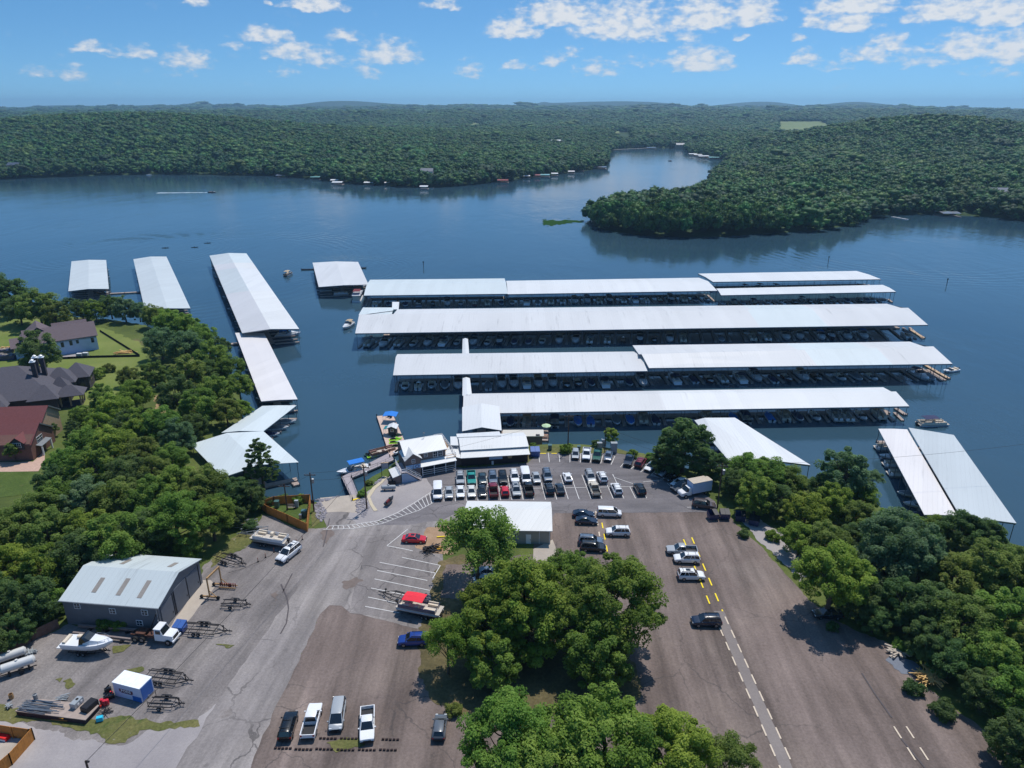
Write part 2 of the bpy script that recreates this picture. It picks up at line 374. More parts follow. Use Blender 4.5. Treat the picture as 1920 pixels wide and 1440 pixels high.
def np_mesh(name, vs, q, m, smooth=True):
    k_ = q.shape[1]
    me = bpy.data.meshes.new(name); me.vertices.add(len(vs)); me.vertices.foreach_set('co', np.asarray(vs, np.float32).ravel())
    me.loops.add(q.size); me.loops.foreach_set('vertex_index', q.astype(np.int32).ravel())
    me.polygons.add(len(q)); me.polygons.foreach_set('loop_start', np.arange(0, q.size, k_, dtype=np.int32))
    me.update(calc_edges=True)
    if smooth: me.polygons.foreach_set('use_smooth', np.ones(len(q), bool))
    me.materials.append(m); o = bpy.data.objects.new(name, me); COL.objects.link(o); return o
M_HILL = ground_mat('far_woodland', [(.3, (.020,.045,.016)), (.7, (.046,.082,.026))], .03, .4, fine=.5, bump=1.5, spots=[(.004, .66, (.05,.07,.028))])
ho = np_grid('hills', X[:, ::-1], Y[:, ::-1], Z[:, ::-1], M_HILL); tag(ho, kind='structure')
# open hay fields showing between the far woods: pale grass laid on the hill surface
M_FIELD = ground_mat('hay_field', [(.3, (.14,.19,.065)), (.7, (.20,.235,.10))], .02, .6, fine=.15)
def far_field(pts):
    c = [RX(px, r) for px, r in pts]; P = poly_np(c)
    x0, y0 = P.min(0); x1, y1 = P.max(0)
    gx, gy = np.meshgrid(np.linspace(x0, x1, 30), np.linspace(y0, y1, 30), indexing='xy')
    zz_, _ = far_h(gx, gy); d = sdist(gx, gy, P)
    a, b = gx.shape; ii = np.arange(a*b).reshape(a, b)
    q = np.stack([ii[:-1,:-1], ii[:-1,1:], ii[1:,1:], ii[1:,:-1]], -1).reshape(-1, 4); keep = (d.reshape(-1)[q] > -8).all(1)
    tag(np_mesh('field', np.stack([gx, gy, zz_+3.5], -1).reshape(-1, 3), q[keep], M_FIELD), kind='structure'); return P
FIELDS = [far_field([(1455,2050),(1500,1980),(1582,2050),(1576,2600),(1540,2900),(1458,2900)]), far_field([(872,2480),(903,2440),(914,2700),(884,2820)]),
          far_field([(1128,2000),(1160,2000),(1158,2420),(1132,2420)]), far_field([(780,3300),(815,3300),(812,4000),(782,4000)]), far_field([(25,3000),(80,3000),(78,3700),(20,3700)])]

# ------------------------------------------------------------------ near land: lawn, banks and everything else under the woods
x_ = np.arange(-330, 331, 2.2); y_ = np.arange(-40, 395, 2.2)
NX, NY = np.meshgrid(x_, y_, indexing='ij'); nd = sdist(NX, NY, NEAR)
NZ = np.where(nd > 0, 0.0, np.maximum(nd*1.1, -5.0))
NZ = np.where(nd > -1.0, np.maximum(NZ, np.where(nd > 0, 0, nd*1.1)), NZ)
M_GRASS = ground_mat('rough_grass', [(.25, (.045,.068,.015)), (.55, (.095,.125,.03)), (.8, (.17,.155,.06))], .07, 1.3, fine=.45, bump=.05, spots=[(.05, .62, (.17,.125,.07))])
go = np_grid('ground', NX, NY, NZ, M_GRASS); tag(go, kind='structure')

def jag(pts, amp, step=1.6, closed=True, seed=1):
    r = random.Random(seed); o = []; n = len(pts)
    for i in range(n if closed else n-1):
        a, b = pts[i], pts[(i+1) % n]; m = max(1, int((b-a).length/step)); nn = Vector((-(b-a).y, (b-a).x, 0)).normalized() if (b-a).length > 0 else Vector((0,0,0))
        for j in range(m):
            q = a.lerp(b, j/m); o.append(q+nn*(r.uniform(-amp, amp) if j else 0))
    return o
def sheet(name, px, z, m, amp=.35, label=None, seed=1, kind='structure', cat=None):
    soft = amp >= .3
    pts = jag([G(x, y, 0) for x, y in px], amp*(1.6 if soft else 1), 2.4 if soft else 1.6, seed=seed)
    if soft: pts = jag(pts, amp*.7, .55, seed=seed+100)
    mb = MB(); mb.add([(p.x, p.y, z) for p in pts], [tuple(range(len(pts)))])
    o = mb.build(name, m); 
    if o.data.polygons[0].normal.z < 0: o.data.flip_normals()
    return tag(o, label, cat, kind=kind)
M_BROWN = ground_mat('brown_asphalt', [(.25, rgb(95,84,79)), (.5, rgb(112,100,95)), (.75, rgb(132,119,111))], .045, 2.6, streak=(0.02, .22, 1.3), fine=.5, spots=[(.03, .60, rgb(122,111,105)), (.22, .70, rgb(82,73,72)), (.6, .74, rgb(126,117,110))], cracks=(.07,.006,.5))
M_ASPH = ground_mat('worn_asphalt', [(.25, rgb(116,111,111)), (.5, rgb(136,130,128)), (.78, rgb(156,149,144))], .06, 2.8, streak=(.12, .35, .8), fine=.4, spots=[(.11, .66, rgb(112,104,99)), (.05, .63, rgb(160,151,143)), (.5, .74, rgb(98,92,90))], cracks=(.11,.012,.6))
M_LOT = ground_mat('lot_asphalt', [(.25, rgb(98,95,98)), (.5, rgb(113,109,111)), (.78, rgb(132,126,126))], .05, 2.8, streak=(1.5, .3, .7), fine=.38, spots=[(.3, .72, rgb(94,90,92)), (.06, .64, rgb(152,145,140))], cracks=(.13,.012,.5))
M_YARD = ground_mat('yard_gravel', [(.25, rgb(104,99,98)), (.5, rgb(124,118,116)), (.78, rgb(146,139,134))], .09, 3.0, streak=(.2, .4, .7), fine=.6, spots=[(.12, .66, rgb(108,102,98)), (.4, .72, rgb(160,152,146)), (.07, .68, rgb(120,112,84))])
M_PALE = ground_mat('pale_gravel', [(.25, rgb(136,131,133)), (.6, rgb(160,154,153)), (.8, rgb(172,163,155))], .08, 3, fine=.2)
M_ISL = ground_mat('dry_leaf_litter', [(.25, (.045,.042,.020)), (.55, (.12,.10,.048)), (.8, (.24,.17,.09))], .12, 1.8, fine=.8, bump=.05, spots=[(.13, .6, (.055,.075,.02))])
M_CONC = ground_mat('concrete', [(.3, rgb(158,148,138)), (.7, rgb(184,173,160))], .15, 2, fine=.12)
M_STONE = ground_mat('grey_stone', [(.3, rgb(110,108,114)), (.7, rgb(165,160,165))], 1.2, 5, fine=.5, bump=.15)
M_TURF = ground_mat('turf', [(.3, (.05,.085,.016)), (.7, (.09,.13,.03))], .12, 2, fine=.7, bump=.08, spots=[(.35,.62,(.15,.13,.06))])
M_DRYGR = ground_mat('dry_turf', [(.3, (.075,.095,.024)), (.7, (.17,.155,.06))], .15, 2.4, fine=.8, bump=.08, spots=[(.2, .58, (.045,.08,.018)), (.5, .62, (.24,.21,.17)), (1.1,.64,(.20,.18,.15))])
# big paved areas (each sheet a little above the one below)
sheet('gravel_yard', [(-60,1270),(60,1200),(128,1170),(300,1190),(375,1092),(380,1062),(420,1030),(480,985),(494,965),(560,992),(640,985),(700,1000),(600,1150),(470,1440),(380,1700),(-300,1800),(-250,1400)], .02, M_YARD, .3, seed=2)
sheet('parking_lot', [(1000,961),(1330,959),(1372,972),(1396,998),(1440,1040),(1478,1082),(1515,1125),(1570,1165),(1640,1195),(1678,1212),(1710,1258),(1740,1290),(1765,1310),(1800,1338),(1870,1385),(1960,1440),(2200,1600),(1800,2300),(200,2300),(420,1500),(500,1355),(560,1240),(600,1150),(612,1128),(650,1100),(840,1060),(1000,1040)], .03, M_BROWN, .3, seed=3)
sheet('road', [(596,945),(664,938),(690,975),(730,985),(775,962),(812,942),(870,940),(868,1000),(830,1040),(830,1110),(790,1180),(655,1148),(640,1136),(618,1135),(600,1152),(575,1210),(545,1272),(510,1340),(470,1440),(400,1620),(200,1700),(330,1440),(400,1330),(470,1225),(545,1120),(610,1020),(612,985)], .045, M_ASPH, .25, seed=4)
sheet('upper_lot', [(700,985),(745,961),(800,918),(775,905),(790,890),(850,874),(868,878),(990,868),(1012,850),(1060,849),(1150,849),(1192,856),(1225,866),(1268,890),(1300,912),(1340,940),(1346,952),(1330,961),(1040,962),(1030,1000),(860,1010),(858,960),(830,975),(760,985)], .055, M_LOT, .15, seed=5)
sheet('pale_gravel_lane', [(-120,1370),(20,1352),(110,1370),(200,1398),(240,1395),(275,1370),(370,1350),(450,1290),(520,1240),(470,1370),(420,1480),(200,1700),(-200,1700)], .035, M_PALE, .4, seed=6)
sheet('gravel_strip', [(700,915),(735,890),(800,898),(815,922),(776,946),(745,964),(705,980),(672,984),(652,970),(672,935)], .07, M_PALE, .15, seed=8)
sheet('concrete_ramp', [(600,934),(664,928),(690,952),(672,962),(640,960),(606,962)], .075, M_CONC, .1, seed=9)
sheet('concrete_apron', [(305,1196),(322,1205),(405,1098),(395,1088),(378,1088)], .05, M_CONC, .1, seed=10)
sheet('concrete_pad', [(1000,1030),(1036,1012),(1044,1035),(1030,1052),(1000,1052)], .06, M_CONC, .1, seed=11)
sheet('stall_apron', [(660,1120),(690,1010),(740,1000),(770,1015),(835,1055),(806,1105),(786,1165),(655,1150)], .065, ground_mat('stall_asphalt', [(.25, rgb(110,105,105)), (.6, rgb(129,123,121)), (.8, rgb(146,139,134))], .08, 2.8, streak=(.12, .35, .7), fine=.4, spots=[(.11, .66, rgb(108,101,98)), (.05, .62, rgb(152,144,137))], cracks=(.12,.012,.6)), .12, seed=12)
sheet('shade_gravel', [(1386,975),(1420,972),(1470,1000),(1530,1070),(1500,1092),(1460,1050),(1415,1005)], .05, M_PALE, .4, seed=13)
# planted / bare patches
sheet('tree_island', [(826,1052),(862,1040),(900,1050),(940,1044),(985,1070),(1050,1110),(1130,1180),(1180,1230),(1205,1290),(1190,1320),(1100,1338),(960,1345),(850,1335),(805,1310),(786,1265),(784,1210),(792,1165),(808,1105)], .075, M_ISL, .5, seed=14)
sheet('dirt_patch', [(800,990),(838,985),(862,1010),(850,1040),(800,1035),(778,1026),(792,1008)], .08, ground_mat('bare_dirt', [(.3, rgb(140,112,88)), (.7, rgb(172,146,120))], .3, 3, fine=.25), .3, seed=15)
sheet('dark_lot_patch', [(835,1060),(930,1052),(945,1100),(860,1125),(825,1120)], .09, M_BROWN, .3, seed=16)
sheet('grass_strip', [(-120,1310),(20,1325),(60,1338),(180,1350),(250,1345),(372,1350),(375,1362),(262,1370),(235,1393),(205,1395),(160,1370),(60,1352),(-120,1340)], .06, M_DRYGR, .5, seed=17)
sheet('grass_verge', [(400,1040),(450,1000),(470,1004),(480,1015),(455,1030),(425,1042),(395,1065)], .06, M_DRYGR, .4, seed=18)
sheet('grass_bank', [(1012,838),(1130,838),(1165,844),(1215,856),(1232,868),(1195,857),(1160,850),(1010,850)], .06, M_DRYGR, .2, seed=19)
sheet('grass_plot', [(497,938),(560,940),(582,948),(584,985),(560,975),(500,950)], .06, M_TURF, .2, seed=20)
sheet('grass_corner', [(583,962),(600,958),(605,975),(586,990)], .065, M_DRYGR, .2, seed=21)
sheet('verge_by_ramp', [(668,930),(690,900),(722,880),(740,873),(737,888),(712,905),(695,935),(706,956),(692,955),(680,940)], .062, M_TURF, .2, seed=22)
sheet('lawn', [(-80,885),(76,884),(60,925),(-80,945)], .06, M_TURF, .2, seed=23)
sheet('hillside_lawn', [(-200,640),(0,590),(160,605),(260,640),(290,700),(200,760),(-200,760)], .05, ground_mat('mown_lawn', [(.3, (.11,.16,.03)), (.7, (.19,.215,.06))], .05, 1.5, fine=.3, spots=[(.06,.64,(.19,.16,.08))]), .5, seed=24)
sheet('brick_patio', [(-60,868),(62,866),(84,845),(84,862),(72,884),(-60,886)], .07, mat('brick_paving', rgb(186,156,140), .9, 0, .12, 1.5, world=True), .05, seed=25)
sheet('building_rubble_patch', [(105,662),(160,660),(140,672),(108,675)], .07, M_PALE, .3, seed=26)
sheet('bare_bank', [(290,740),(320,748),(318,790),(296,792)], .06, ground_mat('bank_dirt', [(.3, rgb(130,108,80)), (.7, rgb(170,146,104))], .2, 2, fine=.3), .4, seed=27)
for i, p in enumerate([[(118,1278),(132,1272),(142,1283),(128,1293)],[(104,1274),(118,1271),(112,1280)],[(238,1256),(266,1250),(270,1258),(246,1264)],[(212,1212),(246,1210),(232,1222),(212,1226)],[(612,1393),(640,1385),(686,1388),(684,1398),(630,1412)],[(404,1208),(440,1210),(430,1216)],[(1692,1206),(1716,1195),(1722,1215),(1702,1218)],[(1748,1276),(1768,1290),(1766,1305),(1750,1292)]]):
    sheet('weeds_patch', p, .085, M_DRYGR, .35, seed=30+i)
for i, p in enumerate([[(640,1092),(670,1082),(682,1090),(650,1106)],[(508,1115),(522,1108),(516,1128)],[(600,1000),(620,984),(627,1000),(612,1022)]]):
    sheet('stain', p, .07, mat('oil_stain', rgb(112,100,94), .8, 0, .2, 1, world=True), .5, seed=40+i)
sheet('gravel_spill', [(1660,1238),(1680,1228),(1712,1240),(1732,1258),(1724,1266),(1690,1264)], .07, mat('blue_gravel', rgb(112,118,130), .9, 0, .12, 3, world=True), .3, seed=45)
sheet('lane_strip', [(1338,1146),(1357,1146),(1484,1436),(1540,1560),(1500,1560),(1461,1436)], .06, ground_mat('strip_concrete', [(.3, rgb(118,110,108)), (.7, rgb(138,130,126))], .1, 3, fine=.18), .06, seed=46)
# ------------------------------------------------------------------ boats (built once per kind, then copied)
M_GEL = paint('white_gelcoat', 225, 227, 230, .3); M_CREAM = paint('cream_gelcoat', 214, 206, 190, .35)
M_NAVYH = paint('navy_hull', 30, 42, 70, .25); M_REDH = paint('maroon_hull', 96, 28, 34, .3); M_BLACKH = paint('black_hull', 22, 22, 26, .25)
M_GLASS = mat('dark_glass', (.012, .016, .022), .06, 0, .05, 3, .8, .3)
M_VINYL = mat('cream_vinyl', rgb(214, 200, 180), .6); M_TANV = mat('tan_vinyl', rgb(150, 116, 96), .6)
M_ALU = mat('aluminium', rgb(172, 176, 182), .35, .7, .05); M_DARKM = mat('dark_steel', (.022, .022, .026), .5, .3)
M_BLK = mat('black_rubber', (.012, .012, .013), .8); M_GALV = mat('galvanised_steel', rgb(140, 146, 152), .45, .6, .1)
M_CANV = {n: mat('canvas_'+n, rgb(*c), .8, 0, .1, 2) for n, c in dict(blue=(40,120,205), navy=(46,52,86), tan=(176,156,128), red=(226,50,66), black=(28,28,32), grey=(120,124,130), white=(215,218,222), teal=(20,120,130), maroon=(110,40,46)).items()}
M_DECKW = mat('weathered_planks', rgb(160, 145, 136), .85, 0, .2, 1.2); M_DECKG = mat('grey_decking', rgb(156, 148, 152), .85, 0, .12, 1.5)
M_DECKT = mat('tan_planks', rgb(186, 160, 132), .85, 0, .15, 1.5)
def hull_rings(L, W, fb, dr, bow=.42, tr=.92, n=9, sheer=.25):
    """hull stations from transom (x=-L/2) to bow (x=+L/2); z=0 is the waterline"""
    rings = []
    for i in range(n):
        t = i/(n-1); x = -L/2+L*t
        q = max(0, (t-(1-bow))/bow); w = W/2*(tr+(1-tr)*min(1, t*2.5))*(1-q**2.3)+.03
        top = fb+sheer*q*q; kz = -dr*(1-q**2)+top*.55*q**3; ch = kz+(top-kz)*.35
        rings.append([(x, 0, kz), (x+q*.1, w*.78, ch), (x+q*.25, w, top*.75), (x+q*.3, w*.97, top), (x+q*.3, -w*.97, top), (x+q*.25, -w, top*.75), (x+q*.1, -w*.78, ch)])
    return rings
def make_cruiser(hull=M_GEL, canvas=M_CANV['navy'], L=9.5, W=3.1):
    r = thing('cabin_cruiser', '', 'boat')
    mb = MB(); mb.loft(hull_rings(L, W, 1.15, .5, .45)); mb.build('hull', hull, r, True)
    mb = MB(); xs = [(-.02*L, 1.2, 1.75, .40), (.12*L, 1.2, 1.85, .39), (.28*L, 1.2, 1.6, .30), (.40*L, 1.25, 1.36, .15)]
    mb.loft([[(x, -W*b, z0), (x, -W*b*.75, z1), (x, W*b*.75, z1), (x, W*b, z0)] for x, z0, z1, b in xs]); mb.build('foredeck', M_GEL, r, True)
    mb = MB(); mb.loft([[(-.10*L, -W*.44, 1.2), (-.08*L, -W*.36, 2.15), (-.08*L, W*.36, 2.15), (-.10*L, W*.44, 1.2)], [(.06*L, -W*.42, 1.75), (-.03*L, -W*.34, 2.35), (-.03*L, W*.34, 2.35), (.06*L, W*.42, 1.75)], [(.125*L, -W*.30, 1.84), (.02*L, -W*.27, 2.3), (.02*L, W*.27, 2.3), (.125*L, W*.30, 1.84)]]); mb.build('windshield', M_GLASS, r)
    mb = MB(); mb.box((-.28*L, 0, 1.0), (.36*L, W*.72, .1)); mb.box((-.43*L, 0, 1.25), (.5, W*.7, .45)); mb.box((-.2*L, W*.22, 1.3), (.7, .6, .6)); mb.build('cockpit', M_VINYL, r)
    mb = MB(); mb.loft([[(x, -W*.42, 2.55-.08), (x, 0, 2.68), (x, W*.42, 2.55-.08), (x, W*.42, 2.42), (x, 0, 2.62), (x, -W*.42, 2.42)] for x in (-.36*L, -.05*L)])
    for x in (-.34*L, -.08*L):
        for y in (-W*.4, W*.4): mb.cyl((x, y, 1.1), (x, y, 2.5), .03, n=5)
    mb.build('canopy', canvas, r)
    mb = MB(); mb.box((-L*.5-.35, 0, .35), (.8, W*.8, .1)); mb.build('swim_platform', M_GEL, r)
    mb = MB()
    for sy in (-1, 1):
        pts = [(.12*L, sy*W*.44, 1.75), (.3*L, sy*W*.36, 1.8), (.42*L, sy*W*.2, 1.9), (.5*L, 0, 1.95)]
        for a, b in zip(pts, pts[1:]): mb.cyl(a, b, .025, n=5)
        for a in pts[:3]: mb.cyl(a, (a[0], a[1], a[2]-.6), .02, n=5)
    mb.build('bow_rail', M_ALU, r); return r
def outboard(mb, x, y, z):
    mb.box((x-.25, y, z+.55), (.5, .38, .55)); mb.box((x-.2, y, z), (.22, .18, .7))
def make_runabout(hull=M_GEL, seat=M_VINYL, L=6.4, W=2.4, cover=None, motor=True):
    r = thing('runabout', '', 'boat')
    mb = MB(); mb.loft(hull_rings(L, W, .75, .35, .5), caps=True); mb.build('hull', hull, r, True)
    if cover:
        mb = MB(); mb.loft([[(x, -W*b, .78), (x, -W*b*.5, h), (x, W*b*.5, h), (x, W*b, .78)] for x, b, h in ((-.5*L, .44, .82), (-.2*L, .48, 1.25), (.08*L, .48, 1.4), (.3*L, .36, 1.0), (.5*L, .04, .95))]); mb.build('mooring_cover', cover, r, True)
    else:
        mb = MB(); mb.box((-.12*L, 0, .80), (.5*L, W*.74, .04)); mb.box((-.36*L, 0, .98), (.6, W*.7, .36)); mb.box((-.02*L, W*.24, 1.0), (.6, .5, .5)); mb.box((-.02*L, -W*.24, 1.0), (.6, .5, .5)); mb.build('cockpit', seat, r)
        mb = MB(); mb.loft([[(.10*L, -W*.45, .8), (.05*L, -W*.38, 1.3), (.05*L, W*.38, 1.3), (.10*L, W*.45, .8)], [(.19*L, -W*.34, .85), (.11*L, -W*.3, 1.25), (.11*L, W*.3, 1.25), (.19*L, W*.34, .85)]]); mb.build('windshield', M_GLASS, r)
        mb = MB(); mb.loft([[(x, -W*b, .76), (x, 0, z), (x, W*b, .76)] for x, b, z in ((.19*L, .44, .98), (.35*L, .34, .98), (.5*L, .05, .98))]); mb.build('foredeck', M_GEL, r, True)
    if motor: mb = MB(); outboard(mb, -L/2, 0, .35); mb.build('outboard_motor', M_BLKP, r)
    return r
M_BLKP = paint('engine_black', 26, 26, 30, .3)
def make_pontoon(rail=M_GEL, canvas=None, L=7.4, W=2.5, seat=M_VINYL):
    r = thing('pontoon_boat', '', 'pontoon boat')
    for y in (-W*.36, W*.36):
        mb = MB(); mb.lathe((0, y, .12), [(.03, -L/2), (.3, -L/2+.15), (.3, L/2-.8), (.03, L/2)], 10, 'x'); mb.build('pontoon_tube', M_ALU, r, True)
    mb = MB(); mb.box((0, 0, .55), (L*.98, W, .14)); mb.build('deck', mat('pontoon_carpet', rgb(190,182,172), .9), r)
    mb = MB(); h = .62
    for y in (-W*.48, W*.48): mb.box((-.02*L, y, .62+h/2), (L*.84, .05, h))
    mb.box((.40*L, W*.30, .62+h/2), (.05, W*.36, h)); mb.box((.40*L, -W*.30, .62+h/2), (.05, W*.36, h)); mb.box((-.44*L, 0, .62+h/2), (.05, W*.94, h)); mb.build('railing', rail, r)
    for sx, sy in ((.27, 1), (.27, -1), (-.3, 1), (-.3, -1)):
        mb = MB(); mb.box((sx*L, sy*W*.32, .85), (L*.22, .6, .42)); mb.box((sx*L, sy*W*.41, 1.16), (L*.22, .16, .3)); mb.build('seat', seat, r)
    mb = MB(); mb.box((-.02*L, -W*.28, 1.0), (.55, .7, .75)); mb.build('helm_console', seat, r)
    mb = MB(); outboard(mb, -L/2+.1, 0, .4); mb.build('outboard_motor', M_BLKP, r)
    if canvas:
        mb = MB(); mb.loft([[(x, -W*.48, 2.45+z), (x, 0, 2.62+z), (x, W*.48, 2.45+z), (x, W*.48, 2.4+z), (x, 0, 2.57+z), (x, -W*.48, 2.4+z)] for x, z in ((-.34*L, -.1), (-.1*L, .05), (.12*L, -.02))])
        mb.build('canopy', canvas, r)
        for x in (-.32*L, .1*L):
            for y in (-W*.46, W*.46): mb = MB(); mb.cyl((x, y, .7), (x, y, 2.42), .025, n=5); mb.build('canopy_pole', M_ALU, r)
    return r
def make_jetski(colr):
    r = thing('jet_ski', '', 'jet ski')
    mb = MB(); mb.loft(hull_rings(3.2, 1.15, .42, .2, .55)); mb.build('hull', colr, r, True)
    mb = MB(); mb.loft([[(x, -w_, .42), (x, -w_*.6, z), (x, w_*.6, z), (x, w_, .42)] for x, w_, z in ((-1.3, .2, .72), (-.3, .25, .82), (.1, .2, .7))]); mb.build('seat', M_BLK, r, True)
    mb = MB(); mb.loft([[(x, -w_, .42), (x, -w_*.7, z), (x, w_*.7, z), (x, w_, .42)] for x, w_, z in ((.1, .3, .85), (.45, .35, .95), (1.3, .12, .6))]); mb.cyl((.3, -.38, 1.02), (.3, .38, 1.02), .03, n=6); mb.build('handlebar_cowl', colr, r, True)
    return r
PROTO = {}
def proto(key, fn):
    if key not in PROTO: PROTO[key] = (fn(), [False])
    return PROTO[key]
BOATFN = {
 'cruiser': lambda: make_cruiser(), 'cruiser_tan': lambda: make_cruiser(M_GEL, M_CANV['tan'], 8.6, 2.9), 'cruiser_navy': lambda: make_cruiser(M_NAVYH, M_CANV['black'], 9.0, 3.0),
 'cruiser_blue': lambda: make_cruiser(M_GEL, M_CANV['blue'], 8.8, 3.0), 'runabout': lambda: make_runabout(), 'covered': lambda: make_runabout(M_GEL, cover=M_CANV['navy']), 'covered_grey': lambda: make_runabout(M_GEL, cover=M_CANV['grey'], L=6.8),
 'runabout_red': lambda: make_runabout(M_REDH), 'runabout_black': lambda: make_runabout(M_BLACKH, M_TANV), 'covered_blue': lambda: make_runabout(M_GEL, cover=M_CANV['blue']),
 'pontoon': lambda: make_pontoon(M_GEL, M_CANV['grey']), 'pontoon_tan': lambda: make_pontoon(M_CREAM, M_CANV['tan']), 'pontoon_black': lambda: make_pontoon(M_BLACKH, M_CANV['navy']), 'pontoon_open': lambda: make_pontoon(M_GEL)}
BDESC = {'cruiser': 'white cabin cruiser with navy canopy', 'cruiser_tan': 'white cabin cruiser with tan canopy', 'cruiser_navy': 'navy hulled cabin cruiser', 'cruiser_blue': 'white cabin cruiser with bright blue canopy',
 'runabout': 'open white runabout', 'covered': 'white runabout under a navy cover', 'covered_grey': 'white runabout under a grey cover', 'runabout_red': 'maroon hulled runabout', 'runabout_black': 'black hulled runabout', 'covered_blue': 'white runabout under a blue cover',
 'pontoon': 'white railed pontoon boat with grey canopy', 'pontoon_tan': 'cream pontoon boat with tan canopy', 'pontoon_black': 'dark pontoon boat with navy canopy', 'pontoon_open': 'white pontoon boat without canopy'}
def boat(kind, x, y, rz, label, group=None, z=WL, cat=None):
    p, used = proto(kind, BOATFN[kind])
    o = p if not used[0] else dup(p)
    used[0] = True
    o.location = (x, y, z); o.rotation_euler = (0, 0, rz); o['label'] = label
    if group: o['group'] = group
    elif 'group' in o.keys(): del o['group']
    return o
ORD = 'first second third fourth fifth sixth seventh eighth ninth tenth eleventh twelfth thirteenth fourteenth fifteenth sixteenth seventeenth eighteenth nineteenth twentieth'.split()
ORD += ['twenty-'+o for o in ORD[:9]]+['thirtieth']+['thirty-'+o for o in ORD[:9]]

# ------------------------------------------------------------------ covered docks
UNDER = mat('roof_underside', (.05, .055, .065), .8); M_POST = mat('dock_post', rgb(96, 102, 112), .6, .3)
def roof_piece(mb, pts, t=.16): mb.slab(pts, t)
def on_line(a, b, px):
    lo, hi = -.3, 1.3
    for _ in range(40):
        m_ = (lo+hi)/2
        if PX(a.lerp(b, m_))[0] < px: lo = m_
        else: hi = m_
    return a.lerp(b, lo)
def cdock(name, label, front, back, e, r, mats, ridgeF=None, ridgeB=None, boats=(), bgroup='', bname='', bfrom='', kinds=None, dirn='front', sp=5.4, posts_back=True, ends=True, walk=True, seedv=1, group='covered boat docks', backtilt=True):
    """front/back: two photo px each of the eaves (left, right); e eave height, r ridge rise"""
    FL, FR = G(*front[0], e), G(*front[1], e); BL, BR = G(*back[0], e), G(*back[1], e)
    root = thing(name, label, 'covered dock', ((FL.x+FR.x)/2, (FL.y+FR.y)/2, WL), 0, group)
    RLf, RRf = (FL+BL)/2, (FR+BR)/2; RLf.z = RRf.z = e+r
    if ridgeF: RLf, RRf = [G(*q, e+r) if q else z_ for q, z_ in zip(ridgeF, (RLf, RRf))]
    RLb, RRb = (RLf.copy(), RRf.copy()) if not ridgeB else [on_line(RLf, RRf, q[0]) if q else z_ for q, z_ in zip(ridgeB, (RLf, RRf))]
    fv, bv = FR-FL, BR-BL
    mats = mats if isinstance(mats, (list, tuple)) else [mats]
    ns = len(mats)
    for i, m in enumerate(mats):                       # roof sections along the row
        if isinstance(m, tuple): t0, t1, m = m
        else: t0, t1 = i/ns, (i+1)/ns
        mb = MB(); roof_piece(mb, [FL.lerp(FR, t0), FL.lerp(FR, t1), RLf.lerp(RRf, t1), RLf.lerp(RRf, t0)])
        bb = MB(); roof_piece(bb, [RLb.lerp(RRb, t0), RLb.lerp(RRb, t1), BL.lerp(BR, t1), BL.lerp(BR, t0)])
        o = mb.build('roof', m, root, world=True); bb.build('roof', m, root, world=True)
    ax = fv.normalized(); inn = ((BL+BR)/2-(FL+FR)/2); depth_w = inn.length; inn = inn.normalized(); L = fv.length
    side = (BL-FL).normalized() if backtilt else inn
    # eave beams
    mb = MB()
    for a, b in ((FL, FR), (BL, BR)):
        d_ = Vector((0, 0, -.32)); s_ = (inn*.25 if a is FL else inn*-.25); mb.beam(a+d_+s_, b+d_+s_, .14, .30)
    for a, b, c in ((FL, RLf, BL), (FR, RRf, BR)):
        d_ = Vector((0, 0, -.42)); mb.beam(a+d_, b+d_, .12, .25); mb.beam(b+d_, c+d_, .12, .25)
    mb.build('eave_beam', M_POST, root, world=True)
    # floating walkway along the middle
    zt = WL+.45
    if walk:
        mid = lambda t: FL.lerp(FR, t)*.5+BL.lerp(BR, t)*.5
        a, b = mid(.01), mid(.99); a.z = b.z = zt-.2
        mb = MB(); mb.beam(a, b, 2.2, .4); mb.build('walkway', M_DECKW, root, world=True)
    # boats in the slips facing the camera and the fingers between them
    half = depth_w/2
    pos = []
    fr0, fr1 = FL.copy(), FR.copy(); fr0.z = fr1.z = WL+1.2
    off = side*4.0
    for bx in boats:
        lo, hi = -.1, 1.1
        for _ in range(40):
            mid_ = (lo+hi)/2; p = fr0.lerp(fr1, mid_)+off
            if PX(p)[0] < bx: lo = mid_
            else: hi = mid_
        pos.append(lo*L)
    fing = []
    if pos:
        for a, b in zip(pos, pos[1:]):
            g = b-a; n = max(1, round(g/sp)); 
            for j in range(n): fing.append(a+g*(j+.5)/n)
        t = pos[0]-sp/2
        while t > .5: fing.insert(0, t); t -= sp
        t = pos[-1]+sp/2
        while t < L-.5: fing.append(t); t += sp
    else: fing = list(np.arange(.4, L, sp))
    if not fing or fing[0] > 1: fing.insert(0, .4)
    if fing[-1] < L-1: fing.append(L-.4)
    fp = None; pp = {}
    fl = half-2.0
    def put_copies(proto_, p): 
        c = proto_.copy(); COL.objects.link(c); c.parent = root; c.location = (p.x-root.location.x, p.y-root.location.y, p.z-root.location.z); return c
    if fl > 2 and walk:
        mb = MB(); mb.beam((0,0,-.2), (side*fl), .9, .32); fp = mb.build('finger_pier', M_DECKW, root)
        first = True
        for t in fing[:99]:
            p = FL+ax*t+side*1.0; p.z = zt-.05
            if first: fp.location = p-root.location; first = False
            else: put_copies(fp, p)
    hF = e-.3-(WL+.3)
    def post_proto(h):
        h = round(h, 2)
        if h not in pp:
            mb = MB(); mb.cyl((0,0,0), (0,0,h), .07, n=6); pp[h] = [mb.build('post', M_POST, root), False]
        return pp[h]
    def post(p, h):
        o, u = post_proto(h)
        if not u: o.location = p-root.location; pp[round(h,2)][1] = True
        else: put_copies(o, p)
    pl = []
